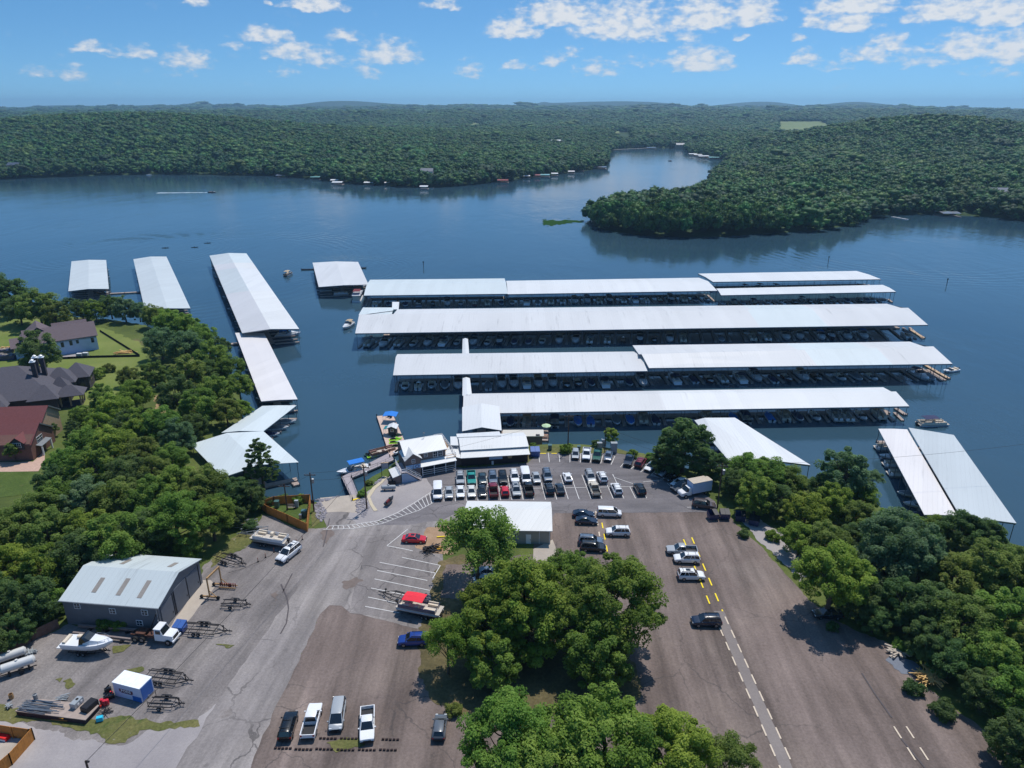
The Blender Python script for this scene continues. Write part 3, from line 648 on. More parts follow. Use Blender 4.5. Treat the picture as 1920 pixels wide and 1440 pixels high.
    for t in fing:
        for s_ in ((.25, hF),)+(((depth_w-.25)/1.0, hF),)*(1 if posts_back else 0):
            p = FL+ax*t+side*s_[0]; p.z = WL+.3; pl.append((p, s_[1]))
        if fl > 2:
            p = FL+ax*t+side*(half*.62); p.z = WL+.3; pl.append((p, hF+r*.55))
    if ends:
        n = max(2, int(depth_w/4))
        for a, c in ((FL, BL), (FR, BR)):
            for j in range(1, n):
                p = a.lerp(c, j/n); q = 1-abs(j/n*2-1); p.z = WL+.3; pl.append((p, hF+r*q-.1))
    pl = pl[:98]
    for p, h in pl: post(p, h)
    rr = random.Random(seedv)
    kinds = kinds or ['cruiser','cruiser_tan','covered','runabout','cruiser_navy','pontoon','covered_grey','cruiser','runabout_red','covered','cruiser_blue','runabout_black','pontoon_tan']
    face = -side; rz = atan2(face.y, face.x)
    for i, t in enumerate(pos):
        kd = rr.choice(kinds)
        bl = 9 if 'cruiser' in kd else 6.8
        p = FL+ax*t+side*(rr.uniform(.2, 1.6)+bl/2)
        flip = pi if rr.random() < .3 else 0
        boat(kd, p.x, p.y, rz+flip, f"{BDESC[kd]}, {ORD[i]} from {bfrom} under {bname}", bgroup)
    return root
W_ = (.74, .765, .80); 
def rm(n, r, g, b, ang=0.0, dirt=.1): return sheet_metal('roofing_'+n, rgb(r, g, b), ang, dirt)
RW = rm('white', 214, 216, 217, 0, .25); RC = rm('cool_white', 203, 212, 214, 0, .25); RG = rm('grey_white', 207, 208, 209, 0, .5); RD = rm('silver', 186, 193, 196, -.5, .3); RP = rm('warm_white', 220, 216, 215, -.5, .3); RB = rm('bright_white', 216, 217, 216, -.5, .15)
RLS = rm('left_silver', 195, 202, 204, -.4, .25); RLW = rm('left_grey', 203, 203, 205, -.4, .25)
b1a = [703,727.6,760,785,811.5,838.6,864,889,913,940]
b1b = [960,987,1008,1032,1054,1078,1102,1123,1144,1168,1190,1212,1237,1259,1282,1304,1326]
b1d = [1356,1375,1393,1412,1440,1465,1490,1505,1519,1539,1560,1590,1614,1627,1638]
b2 = [690,719,747,775,801,831,856,887,914,936,964,991,1016,1048,1079,1106,1139,1168,1200,1227,1256,1281,1353,1412,1439,1475,1501,1540,1560,1590,1621,1700]
b3a = [759,784,809,834,859,915,941,964,987,1010,1037,1062,1084,1109,1133,1180,1205]
b3b = [1266,1301,1330,1355,1389,1421,1448,1478,1509,1533,1578,1609,1636,1728,1741]
b4 = [957,988,1015,1040,1084,1107,1156,1182,1206,1229,1326,1376,1396,1444,1471,1498,1530,1566,1587,1616,1650]
cdock('covered_dock', 'white covered dock in the far row, western section beside the small square dock', [(682,554),(952,550.7)], [(694,524.5),(946,522)], 3.2, 1.4, [RC], boats=b1a, bgroup='boats under the far row', bname='far row west half', bfrom='west', seedv=3)
cdock('covered_dock', 'white roofed middle section of the far dock row, lower back edge', [(952,551.5),(1345,545)], [(949,526.5),(1311,520.7)], 3.0, 1.3, [RW], boats=b1b, bgroup='boats under the far row', bname='far row middle', bfrom='west', seedv=4)
cdock('covered_dock', 'narrow white roofed dock farthest out on the lake', [(1337,528.5),(1652,523.5)], [(1309,513),(1606,508)], 2.6, .3, [RW], boats=[1398,1428,1456,1485,1515,1544,1572,1618], bgroup='boats under the farthest roof', bname='farthest narrow roof', bfrom='west', kinds=['runabout_black','covered','pontoon_black'], seedv=5)
cdock('covered_dock', 'low narrow white roofed dock at the east end of the far row', [(1352,553.5),(1680,547)], [(1343,541),(1655,534)], 2.8, .3, [RW], boats=b1d, bgroup='boats under the low east roof', bname='low east roof', bfrom='west', kinds=['runabout_black','covered','pontoon_black','runabout','covered_grey'], seedv=6)
cdock('covered_dock', 'longest white gabled covered dock, second row from the far side', [(666,625),(1740,609)], [(745,580),(1663,569.5)], 3.5, 2.2, [(0,.70,RG),(.70,.82,RC),(.82,1,RG)], ridgeF=[(673.5,589.5),(1703,577)], ridgeB=[(738,586.5),(1689,577.5)], boats=b2, bgroup='boats under the longest roof', bname='longest roof', bfrom='west', seedv=7, backtilt=False)
cdock('covered_dock', 'grey stained white covered dock, short western half of the third row', [(737,703.5),(1214,695.5)], [(745,664),(1190,659)], 3.4, 1.7, [RG], ridgeF=[(742,669.5),(1200,663.5)], boats=b3a, bgroup='boats in the third row west half', bname='third row west roof', bfrom='west', seedv=8, backtilt=False)
cdock('covered_dock', 'taller white covered dock forming the eastern half of the third row', [(1217,690),(1786,682)], [(1186,647.5),(1706,640.5)], 3.8, 2.2, [(0,.55,RG),(.55,.8,RC),(.8,1,RG)], ridgeF=[(1203,664),(1750,649.3)], ridgeB=[(1198,657),(1733,648.8)], boats=b3b, bgroup='boats in the third row east half', bname='third row east roof', bfrom='west', seedv=9)
cdock('covered_dock', 'white covered dock nearest the car park, reached through the gatehouse', [(868,775.5),(1705,761.5)], [(884,738),(1656,726)], 2.6, 1.6, [(0,.45,RG),(.45,1,RW)], ridgeF=[(869,741),(1680,734)], ridgeB=[(884,742.5),(1671,733.6)], boats=b4, bgroup='boats under the nearest roof', bname='nearest roof', bfrom='gatehouse', seedv=10, backtilt=False, kinds=['covered','runabout','pontoon','pontoon_tan','covered_grey','covered_blue','runabout_black','pontoon_black'])
# docks along the left bank: eaves run away from the camera, so "front" is their camera-side end
def ldock(label, left, ridge, right, e, r, mats, boats_l=0, boats_r=0, bname='', seedv=1, name='covered_dock', kinds=('covered','runabout_black','covered_grey'), near_boat=None, asy=None):
    """left, ridge, right: (far px, near px) of each line"""
    A0, A1 = G(*left[0], e), G(*left[1], e); C0, C1 = G(*right[0], e), G(*right[1], e)
    if ridge: R0, R1 = G(*ridge[0], e+r), G(*ridge[1], e+r)
    else: R0, R1 = (A0+C0)/2, (A1+C1)/2; R0.z = R1.z = e+r
    root = thing(name, label, 'covered dock', ((A1.x+C1.x)/2, (A1.y+C1.y)/2, WL), 0, 'covered boat docks')
    ns = len(mats)
    for i, m in enumerate(mats):
        t0, t1, ml, mr = m if isinstance(m, tuple) else (i/ns, (i+1)/ns, m, m)
        mb = MB(); mb.slab([A1.lerp(A0, t0), R1.lerp(R0, t0), R1.lerp(R0, t1), A1.lerp(A0, t1)], .16); mb.build('roof', ml, root, world=True)
        mb = MB(); mb.slab([R1.lerp(R0, t0), C1.lerp(C0, t0), C1.lerp(C0, t1), R1.lerp(R0, t1)], .16); mb.build('roof', mr, root, world=True)
    dn = Vector((0,0,-.3))
    mb = MB()
    cen = (A0+A1+C0+C1)/4
    for a, b in ((A0, A1), (C0, C1)):
        s_ = (cen-(a+b)/2); s_.z = 0; s_ = s_.normalized()*.25; mb.beam(a+dn+s_, b+dn+s_, .14, .3)
    for a, b, c in ((A0, R0, C0), (A1, R1, C1)):
        q = (cen-a); q.z = 0; q = (A1-A0).normalized()*(.2 if a is A0 else -.2); mb.beam(a+dn+q, b+dn+q, .12, .3); mb.beam(b+dn+q, c+dn+q, .12, .3)
    mb.build('eave_beam', M_POST, root, world=True)
    zt = WL+.45; mid = lambda t: A1.lerp(A0, t)*.5+C1.lerp(C0, t)*.5
    a, b = mid(.01), mid(.99); a.z = b.z = zt-.2
    mb = MB(); mb.beam(a, b, 2.0, .4); mb.build('walkway', M_DECKW, root, world=True)
    L = (A1-A0).length; n = max(2, int(L/4.6)); pr = None; h = e-.3-(WL+.3)
    W = ((A1-C1).length+(A0-C0).length)/2
    mbp = MB(); mbp.cyl((0,0,0), (0,0,h), .08, n=6); pr = mbp.build('post', M_POST, root); first = True
    fp = None
    for j in range(n+1):
        t = min(.995, max(.005, j/n))
        for a, b, c, d in ((A1, A0, C1, C0), (C1, C0, A1, A0)):
            p = a.lerp(b, t); q = c.lerp(d, t); p = p+(q-p).normalized()*.25; p.z = WL+.3
            if first: pr.location = p-root.location; first = False; o = pr
            else: o = pr.copy(); COL.objects.link(o); o.location = p-root.location
            if W > 9:
                m_ = (p+q)/2; m_.z = zt-.1; p2 = p.copy(); p2.z = zt-.1
                fb = MB(); fb.beam((0,0,0), (m_-p2)*.9, .8, .3)
                o2 = fb.build('finger_pier', M_DECKW, root); o2.location = p2-root.location
    rr = random.Random(seedv); kk_ = 0
    for cnt, (a, b, c, d) in ((boats_l, (A1, A0, C1, C0)), (boats_r, (C1, C0, A1, A0))):
        for j in range(cnt):
            t = (int((j+.5)/cnt*n)+.5)/n; p = a.lerp(b, t); q = c.lerp(d, t); u = (q-p); u.z = 0; u.normalize()
            kd = rr.choice(list(kinds)); pp_ = p+u*(3.0 if 'cruiser' not in kd else 4.2); rz = atan2(-u.y, -u.x)
            boat(kd, pp_.x, pp_.y, rz, f"{BDESC[kd]}, {ORD[kk_]} from shore under {bname}", 'boats in the west bank docks'); kk_ += 1
    return root
ldock('short white gabled dock farthest up the west bank', [(134,490),(128,546)], [(166,487),(166,541.5)], [(199,487.5),(204,541.5)], 2.4, 1.0, [RLS], 2, 4, 'farthest west bank roof', 11)
ldock('white gabled dock behind the yellow-green bank trees, second along the west bank', [(250,486),(271,579)], [(281.7,481),(314,578)], [(312,481),(357,578)], 2.4, 1.2, [RLS], 5, 0, 'second west bank roof', 12)
ldock('long white dock of mismatched bright and dull roof panels along the west bank', [(392.7,479.3),(454,624.3)], [(428,474.3),(507,616.7)], [(462,475),(561,616.7)], 3.2, 1.6, [(0,.40,RLW,RB),(.40,.73,RLS,RW),(.73,.82,RLW,RB),(.82,1,RLS,RC)], 7, 0, 'patchwork west roof', 13)
ldock('long flat pinkish white dock roof on the west bank', [(440.7,624),(489.8,752.5)], None, [(495,624),(558,748.6)], 1.6, .15, [RP], 3, 0, 'pinkish west roof', 14)
ldock('angled white dock joining the pinkish roof to the large kite-shaped roof', [(491.7,761),(415,811.3)], [(521,760),(449,808)], [(556,760),(493.7,808.4)], 2.0, .7, [RC], 0, 4, 'angled west roof', 15)
ldock('large kite-shaped white dock roof beside the tall cedar', [(415,815.5),(357.5,833)], [(456,852),(398,868)], [(560,866.7),(428,893)], 2.4, 1.0, [RC], 0, 0, 'the kite-shaped roof', 16) if False else None
def kite():
    e = 2.2; P = [G(357.5,833,e), G(493.7,808.4,e), G(560,866.7,e), G(418,895,e)]; r0, r1 = (P[0]+P[1])/2, (P[2]+P[3])/2; r0.z = r1.z = e+1.3
    root = thing('covered_dock', 'large kite-shaped white dock roof beside the tall cedar', 'covered dock', (P[2].x, P[2].y, WL), 0, 'covered boat docks')
    mb = MB(); mb.slab([P[3], r1, r0, P[0]], .16); mb.build('roof', RC, root, world=True)
    mb = MB(); mb.slab([r1, P[2], P[1], r0], .16); mb.build('roof', RC, root, world=True)
    mb = MB(); cen = (P[0]+P[1]+P[2]+P[3])/4
    for a, b in ((P[0],P[3]),(P[1],P[2])): mb.beam(a+(cen-a).normalized()*.3-Vector((0,0,.35)), b+(cen-b).normalized()*.3-Vector((0,0,.35)), .14, .3)
    mb.build('eave_beam', M_POST, root, world=True)
    for t in (.02, .25, .5, .75, .98):
        for a, b in ((P[0],P[3]),(P[1],P[2])):
            p = a.lerp(b, t); p = p+(cen-p)*.02; mb = MB(); mb.cyl((p.x,p.y,WL-.5), (p.x,p.y,e-.2), .08, n=6); mb.build('post', M_POST, root, world=True)
    a, b = G(540,940-8,WL+.4), G(563,905,WL+.4)
    mb = MB(); mb.beam(r1*.5+r0*.5-Vector((0,0,r0.z-WL-.3)), r1-Vector((0,0,r0.z-WL-.3))+(r1-r0).normalized()*1, 2, .4); mb.beam(P[2]-Vector((0,0,e-WL-.3))-(P[2]-P[3]).normalized()*.8, P[3].lerp(P[2],.55)-Vector((0,0,e-WL-.3)), 1.6, .4); mb.build('walkway', M_DECKW, root, world=True)
kite()
ldock('small square white dock out on the lake beside the far row', [(586,492.5),(597.5,538)], [(630,490),(646,534.5)], [(671.5,491),(691,533.5)], 2.6, 1.0, [RG], 3, 2, 'small square roof', 17)
# right bank docks
ldock('white gabled dock behind the dark pine at the east shore', [(1302,788),(1366,863)], [(1321.6,783.3),(1440,862)], [(1378,783),(1520,872)], 2.4, 1.1, [RW], 3, 0, 'roof behind the pine', 18)
ldock('narrow pinkish white flat dock roof on the east side', [(1647,803.8),(1733,965)], None, [(1701,805),(1795,967)], 2.4, .1, [RP], 8, 0, 'narrow east roof', 19, kinds=('covered','runabout','pontoon','covered_grey'))
ldock('broad silvery dock roof at the far east side', [(1703.5,801.8),(1801,968)], [(1746,808.5),(1853,974)], [(1788.5,815.5),(1906,981)], 3.0, .05, [RD], 0, 0, 'the broad east side roof', 20)
# small roofs: annex, gangway covers, gatehouse
def cover_roof(name, label, pts, e, r, m, posts=True, cat='roof', ridge_axis=0):
    P = [G(x, y, e) for x, y in pts]                   # near-left, near-right, far-right, far-left
    root = thing(name, label, cat, (P[0].x, P[0].y, WL), 0)
    if r:
        a, b = (P[0]+P[1])/2, (P[2]+P[3])/2; a.z = b.z = e+r
        mb = MB(); mb.slab([P[0], a, b, P[3]], .12); mb.build('roof', m, root, world=True)
        mb = MB(); mb.slab([a, P[1], P[2], b], .12); mb.build('roof', m, root, world=True)
    else:
        mb = MB(); mb.slab(P, .14); mb.build('roof', m, root, world=True)
    c = sum(P, Vector())/4
    for p in P:
        q = p+(c-p).normalized()*.5; mb = MB(); mb.cyl((q.x, q.y, WL+.2), (q.x, q.y, e-.1), .07, n=6); mb.build('post', M_POST, root, world=True)
    mb = MB(); q0, q1 = (P[0]+P[1])/2, (P[2]+P[3])/2; q0.z = q1.z = WL+.3; w_ = min((P[0]-P[1]).length*.8, 2.4); mb.beam(q0, q1, w_, .35); mb.build('walkway', M_DECKW, root, world=True)
    return root
cover_roof('dock_annex', 'low flat white annex roof at the west end of the longest dock', [(672.5,590),(734,590),(739,576.5),(680.6,576.5)], 3.2, 0, RC, cat='dock annex')
cover_roof('gangway_cover', 'short white gangway roof from the flat annex to the far row', [(735,580),(747.5,580),(748.5,566),(735.5,566)], 3.0, 0, RW, cat='gangway')
cover_roof('gangway_cover', 'narrow white gangway roof between the longest dock and the third row', [(866.5,668),(880,668),(877.5,635.5),(867.5,635.5)], 2.4, .35, RW, cat='gangway')
cover_roof('gangway_cover', 'narrow white gangway roof between third row and gatehouse', [(867,742),(885,742),(881,709),(867.5,709)], 2.4, .35, RW, cat='gangway')
cover_roof('gatehouse', 'broad white gabled gatehouse roof between store and nearest dock', [(866.6,808.5),(940.6,807),(936,761.5),(866.8,763)], 3.4, 1.0, RW, cat='gatehouse')
def gate_under():
    a, b = G(869,835,WL+2), G(936,833,WL+2)
def dock_end_deck():
    # tan-decked stern of the house cruiser poking out of the longest dock
    p = G(668,608,WL+1)
    boat('cruiser_tan', p.x-3.2, p.y-1, radians(-100), 'white house cruiser with open deck poking out beyond the west end of the longest dock')
    p = G(671,562,WL); o = proto('houseboat', make_houseboat)[0]; o.location = (p.x, p.y, WL); o.rotation_euler = (0,0,radians(95)); o['label'] = 'tan and white houseboat tied across the west end of the far row'
def make_houseboat():
    r = thing('houseboat', '', 'houseboat')
    mb = MB(); mb.box((0,0,.35), (11,4,.8)); mb.build('hull', M_GEL, r)
    mb = MB(); mb.box((-.5,0,1.9), (8,3.4,2.2)); mb.build('cabin', M_CREAM, r)
    for x in (-3,-1,1,3):
        for y in (-1.71,1.71): mb = MB(); mb.box((x-.5,y,2.0), (1.3,.05,1.0)); mb.build('window', M_GLASS, r)
    mb = MB(); mb.box((0,0,3.1), (10.4,4,.18)); mb.build('roof_deck', M_GEL, r)
    mb = MB(); mb.box((-1,0,4.7), (5,3.2,.1)); 
    for x in (-3.2,1.2):
        for y in (-1.5,1.5): mb.cyl((x,y,3.2),(x,y,4.7),.04,n=5)
    mb.build('canopy', M_CANV['maroon'], r)
    mb = MB()
    for y in (-1.9,1.9): mb.box((0,y,3.7),(10.2,.04,.06)); mb.box((0,y,3.45),(10.2,.04,.04))
    for x in np.arange(-5,5.1,1.25):
        for y in (-1.9,1.9): mb.cyl((x,y,3.2),(x,y,3.72),.025,n=4)
    mb.build('railing', M_ALU, r); return r
dock_end_deck()
p = G(1782,697,WL); boat('runabout', p.x, p.y, radians(200), 'white runabout tied at the open east tip of the third row')
# the white cruiser lying across the near end of the patchwork dock
p = G(546,630,WL); o = boat('cruiser_blue', p.x-1, p.y, radians(12), 'white cruiser lying across the near end of the patchwork west dock')
p = G(640,553,WL); boat('pontoon_open', p.x, p.y, radians(10), 'white pontoon boat beneath the front of the small square dock')
# loose docks, end platforms
def plank_dock(name, label, a, b, wd, z=WL+.5, m=None, cat='dock'):
    A, B = G(*a, z), G(*b, z); r = thing(name, label, cat, (A.x, A.y, WL))
    mb = MB(); mb.beam(A-Vector((0,0,.2)), B-Vector((0,0,.2)), wd, .4); mb.build('decking', m or M_DECKW, r, world=True)
    d = (B-A).normalized(); s_ = Vector((-d.y, d.x, 0))*(wd/2); n = max(1, int((B-A).length/5))
    for j in range(n+1):
        for q in (-1, 1):
            p = A.lerp(B, j/n)+s_*q*1.02; mb = MB(); mb.cyl((p.x,p.y,WL-1), (p.x,p.y,z+.5), .09, n=6); mb.build('pile', M_POST, r, world=True)
    return r
plank_dock('boat_dock', 'narrow dark floating dock west of the small square dock', (565,504.5), (588,504), 1.4, m=M_DARKM)
plank_dock('boat_dock', 'short dark dock stub east of the small square dock', (678,501.5), (686,501.5), 1.4, m=M_DARKM)
plank_dock('boat_dock', 'plank walkway joining the two farthest west bank docks', (206,550), (262,547), 1.6)
plank_dock('boat_dock', 'grey plank gangway from bank trees to the pinkish dock', (425,645), (449,643), 1.8)
plank_dock('boat_dock', 'tan plank end walk at the east tip of the third row', (1735,684), (1779,709), 1.2, m=M_DECKT)
plank_dock('boat_dock', 'tan plank end walk at the east tip of the longest dock', (1708,618), (1732,633), 1.2, m=M_DECKT)
plank_dock('boat_dock', 'plank end walk at the east tip of the nearest dock', (1680,765), (1698,777), 1.2)
plank_dock('boat_dock', 'plank end walk at the near corner of the kite-shaped dock', (548,908), (560,905), 1.6)
plank_dock('boat_dock', 'pale end float at the lake end of the narrow east dock', (1645,828), (1660,828), 1.2)
# ------------------------------------------------------------------ fuel pier
def strip(name, label, left, right, z, th, m, cat='pier', rails=True, zs=None):
    """pier from matching left/right px outlines"""
    zs = zs or [z]*len(left)
    Ls = [G(x, y, z_) for (x, y), z_ in zip(left, zs)]; Rs = [G(x, y, z_) for (x, y), z_ in zip(right, zs)]
    r = thing(name, label, cat, (Ls[0].x, Ls[0].y, 0))
    mb = MB()
    for i in range(len(Ls)-1): mb.slab([Ls[i], Rs[i], Rs[i+1], Ls[i+1]], th)
    mb.build('decking', m, r, world=True)
    if rails:
        for side_ in (Ls, Rs):
            mb = MB()
            for a, b in zip(side_, side_[1:]):
                n = max(1, int((b-a).length/2.2))
                for j in range(n+1): q = a.lerp(b, j/n); mb.cyl((q.x,q.y,q.z), (q.x,q.y,q.z+1.05), .035, n=4)
                for h in (.55, 1.05): mb.cyl(a+Vector((0,0,h)), b+Vector((0,0,h)), .025, n=4)
            mb.build('handrail', M_DARKM, r, world=True)
    for a in Ls+Rs:
        mb = MB(); mb.cyl((a.x,a.y,WL-1.5), (a.x,a.y,a.z+.6), .14, n=7); mb.build('pile', M_DARKM, r, world=True)
    return r
strip('gangway', 'grey railed gangway climbing to the boat ramp, yellow striped end', [(661,937.5),(640,894)], [(674.5,934),(659,896)], 0, .25, M_DECKG, 'gangway', zs=[.15, WL+.7])
y0, y1 = G(661,937.5,.17), G(674.5,934,.17)
mb = MB(); mb.beam(y0, y1, .5, .1); o = mb.build('yellow_edge', mat('yellow_paint', rgb(240,205,20), .6)); tag(o, 'bright yellow painted strip at the foot of the grey gangway', 'edge strip')
strip('gangway', 'grey railed floating walkway from gangway to fuel pier', [(640,894),(731,848)], [(659,896),(739,862)], WL+.7, .35, M_DECKG, 'walkway')
strip('fuel_pier', 'weathered plank pier with the little fuel hut', [(731,856),(706.5,780)], [(762,834),(737,778)], WL+.75, .4, mat('pier_planks', rgb(196,172,158), .85, 0, .2, 1.6), 'pier', rails=False)
def hut():
    p = G(737,814,WL+.75); r = thing('fuel_hut', 'tiny dark fuel hut with white gabled roof on the plank pier', 'hut', p, radians(-4))
    mb = MB(); mb.box((0,0,1.15), (2.1,1.8,2.3)); mb.build('wall', mat('brown_siding', rgb(88,78,78), .8, 0, .1, 2), r)
    for s in (-1,1):
        mb = MB(); mb.slab([(0,-1.4,2.85),(s*1.35,-1.4,2.25),(s*1.35,1.4,2.25),(0,1.4,2.85)][::s], .1); mb.build('roof', RW, r)
    mb = MB(); mb.box((0,-.92,1.5),(.9,.06,.8)); f = mb.build('window', M_GEL, r); mb = MB(); mb.box((0,-.96,1.5),(.7,.04,.6)); mb.build('pane', M_GLASS, f)
    p = G(733,790,WL+.75); r = thing('tarp_canopy', 'bright blue tarp canopy behind the fuel hut', 'canopy', p, radians(-4))
    mb = MB(); mb.loft([[(-1.9,y,2.2),(0,y,2.45+.1*abs(y)/2),(1.9,y,2.2),(1.9,y,2.12),(0,y,2.37),(-1.9,y,2.12)] for y in (-1.6,0,1.6)]); mb.build('tarp', M_CANV['blue'], r)
    for x in (-1.8,1.8):
        for y in (-1.5,1.5): mb = MB(); mb.cyl((x,y,0),(x,y,2.2),.04,n=5); mb.build('leg', M_ALU, r)
    p = G(728,814,WL+.75); r = thing('awning', 'small teal awning at the side of the fuel hut', 'awning', p, radians(-4))
    mb = MB(); mb.slab([(-1.0,-1.1,1.9),(.4,-1.1,2.2),(.4,1.1,2.2),(-1.0,1.1,1.9)], .06); mb.build('fabric', M_CANV['teal'], r)
    for y in (-1,1): mb = MB(); mb.cyl((-.9,y,0),(-.9,y,1.9),.035,n=5); mb.build('leg', M_ALU, r)
    for i,(x,y,h,lb) in enumerate([(729,781,1.5,'dark fuel pump standing at the lake end of the plank pier'),(733,783,1.3,'second dark fuel pump beside the lake end of the pier')]):
        p = G(x,y,WL+.75); r = thing('fuel_pump', lb, 'fuel pump', p)
        mb = MB(); mb.box((0,0,h/2),(.6,.5,h)); mb.build('cabinet', M_DARKM, r); mb = MB(); mb.box((0,-.27,h*.7),(.4,.04,.3)); mb.build('display', M_GEL, r)
hut()
M_LIME = paint('lime', 170, 230, 60, .35); M_GRN = paint('dark_green', 40, 70, 66, .4)
js = []
for i, (x, y, a, m, lb) in enumerate([(744,819,20,'g','dark green jet ski docked nearest the fuel hut'),(741,826,15,'l','lime green jet ski docked beside the plank pier, middle of the line'),(741,832,10,'l','lime and white jet ski docked just below the other lime one'),(745,838,15,'g','dark jet ski docked beside the office, nearest the shore side'),(747,847,60,'w','white jet ski parked by the office corner'),(700,857,25,'l','lime green jet ski in front of the brown pontoon boat'),(695,853,25,'g','dark jet ski riding beside the lime one by the walkway')]):
    o = make_jetski({'g': M_GRN, 'l': M_LIME, 'w': M_GEL}[m]); q = G(x, y, WL+.5 if i < 5 else WL); o.location = q; o.rotation_euler = (0,0,radians(a)); o['label'] = lb; o['group'] = 'jet skis by the fuel pier'
q = G(718,850,WL); b_ = make_pontoon(M_TANV, None, 7.6, 2.6, mat('brown_vinyl', rgb(128,98,92), .6)); b_.location = q; b_.rotation_euler = (0,0,radians(33)); b_['label'] = 'brown railed pontoon boat with brown seats moored along the walkway'
q = G(663,884,WL); b_ = make_runabout(M_GEL, M_VINYL, 7.6, 2.7); b_.location = q; b_.rotation_euler = (0,0,radians(208)); b_['label'] = 'white open boat with bright blue hard canopy moored by the gangway'; b_.name = 'motor_boat'
mb = MB(); mb.loft([[(x,-1.15,2.7-.04),(x,0,2.82),(x,1.15,2.7-.04),(x,1.15,2.56),(x,0,2.74),(x,-1.15,2.56)] for x in (-2.6,1.2)]); mb.build('canopy', M_CANV['blue'], b_)
for x in (-2.3,.9):
    for y in (-1,1): mb = MB(); mb.cyl((x,y,.7),(x,y,2.7),.035,n=5); mb.build('canopy_pole', M_ALU, b_)
# ------------------------------------------------------------------ boats under way and markers
q = G(540,516,WL); b_ = make_pontoon(M_BLACKH, M_CANV['tan'], 7.5, 2.6); b_.location = q; b_.rotation_euler = (0,0,radians(85)); b_['label'] = 'small pontoon boat with peach canopy cruising between the docks'
q = G(1747,797,WL); b_ = make_pontoon(M_CREAM, M_CANV['navy'], 8.6, 2.7); b_.location = q; b_.rotation_euler = (0,0,radians(4)); b_['label'] = 'pontoon boat with dark navy canopy idling off the east docks'
q = G(398,361,WL); b_ = make_runabout(M_BLACKH, M_TANV, 8, 2.6); b_.location = q; b_.rotation_euler = (0,0,radians(-2)); b_['label'] = 'dark speedboat racing across the lake ahead of a white wake'; b_.name = 'speedboat'
mb = MB(); rr = random.Random(2); pts = []
for j in range(40):
    x = 388-j*2.4; wd = .25+.5*(j/40)+rr.uniform(0,.3); pts.append((x, 361+j*.02, wd))
vs = [G(x, y, WL+.02)+Vector((0,wd*3,0)) for x, y, wd in pts]+[G(x, y, WL+.02)-Vector((0,wd*3,0)) for x, y, wd in pts][::-1]
n = len(pts); mb.add(vs, [(i, 2*n-1-i, 2*n-2-i, i+1) for i in range(n-1)])
tag(mb.build('wake_foam', mat('foam', rgb(190,205,215), .8)), kind='stuff')
q = G(1257,302,WL); boat('runabout_black', q.x, q.y, radians(10), 'lone dark boat far up the inlet'); 
q = G(280,328.5,WL); boat('covered_grey', q.x, q.y, radians(0), 'lone white boat by the far west shore')
for x, y, lb in [(310,465,'small dark kayak nearest the west bank docks'),(365,464,'small dark kayak, middle one of three'),(389,456,'small dark kayak farthest out of the three')]:
    q = G(x, y, WL); r = thing('kayak', lb, 'kayak', q, radians(8), 'kayaks off the west docks'); mb = MB(); mb.loft(hull_rings(4.2, .8, .3, .1, .5, .3)); mb.build('hull', M_BLACKH, r, True)
    mb = MB(); mb.loft([[(x_*.8,-w_,.25),(x_,0,.35+h),(x_*.8,w_,.25)] for x_, w_, h in ((-.35,.2,.0),(-.1,.28,.45),(.15,.2,.1))]); mb.build('spray_deck', M_BLK, r)
for x, y, lb in [(794,501,'thin dark channel marker post west of mid lake'),(1553,491,'short dark marker post beyond the farthest dock'),(1775,534,'dark marker post east of the docks')]:
    q = G(x, y, WL); r = thing('channel_marker', lb, 'marker post', q); mb = MB(); mb.cyl((0,0,-1),(0,0,3.2),.16,n=7); mb.build('pole', M_DARKM, r); mb = MB(); mb.box((0,0,2.9),(.7,.1,.7)); mb.build('board', M_GRN, r)
# small boathouses along the far shores
def shed(i, x, y, wd, m, lb):
    q = G(x, y, WL)-Vector((0,9,0)); r = thing('boathouse', lb, 'boathouse', q, 0, 'boathouses on the far shores'); d = wd*.9; h = 3.0
    mb = MB(); mb.slab([(-wd/2,-d/2,h),(wd/2,-d/2,h),(wd/2,0,h+.9),(-wd/2,0,h+.9)], .15); mb.slab([(-wd/2,0,h+.9),(wd/2,0,h+.9),(wd/2,d/2,h),(-wd/2,d/2,h)], .15); mb.build('roof', m, r)
    for sx in (-1,1):
        for sy in (-1,1): mb = MB(); mb.cyl((sx*wd*.46,sy*d*.46,-1),(sx*wd*.46,sy*d*.46,h),.15,n=5); mb.build('post', M_POST, r)
    mb = MB(); mb.box((0,0,.3),(wd*1.05,d*1.05,.3)); mb.build('deck', M_DECKW, r)
M_RR = paint('red_roof', 146, 74, 74, .5); M_TR = paint('teal_roof', 110, 165, 165, .5); M_GR = paint('slate_roof', 80, 86, 98, .5)
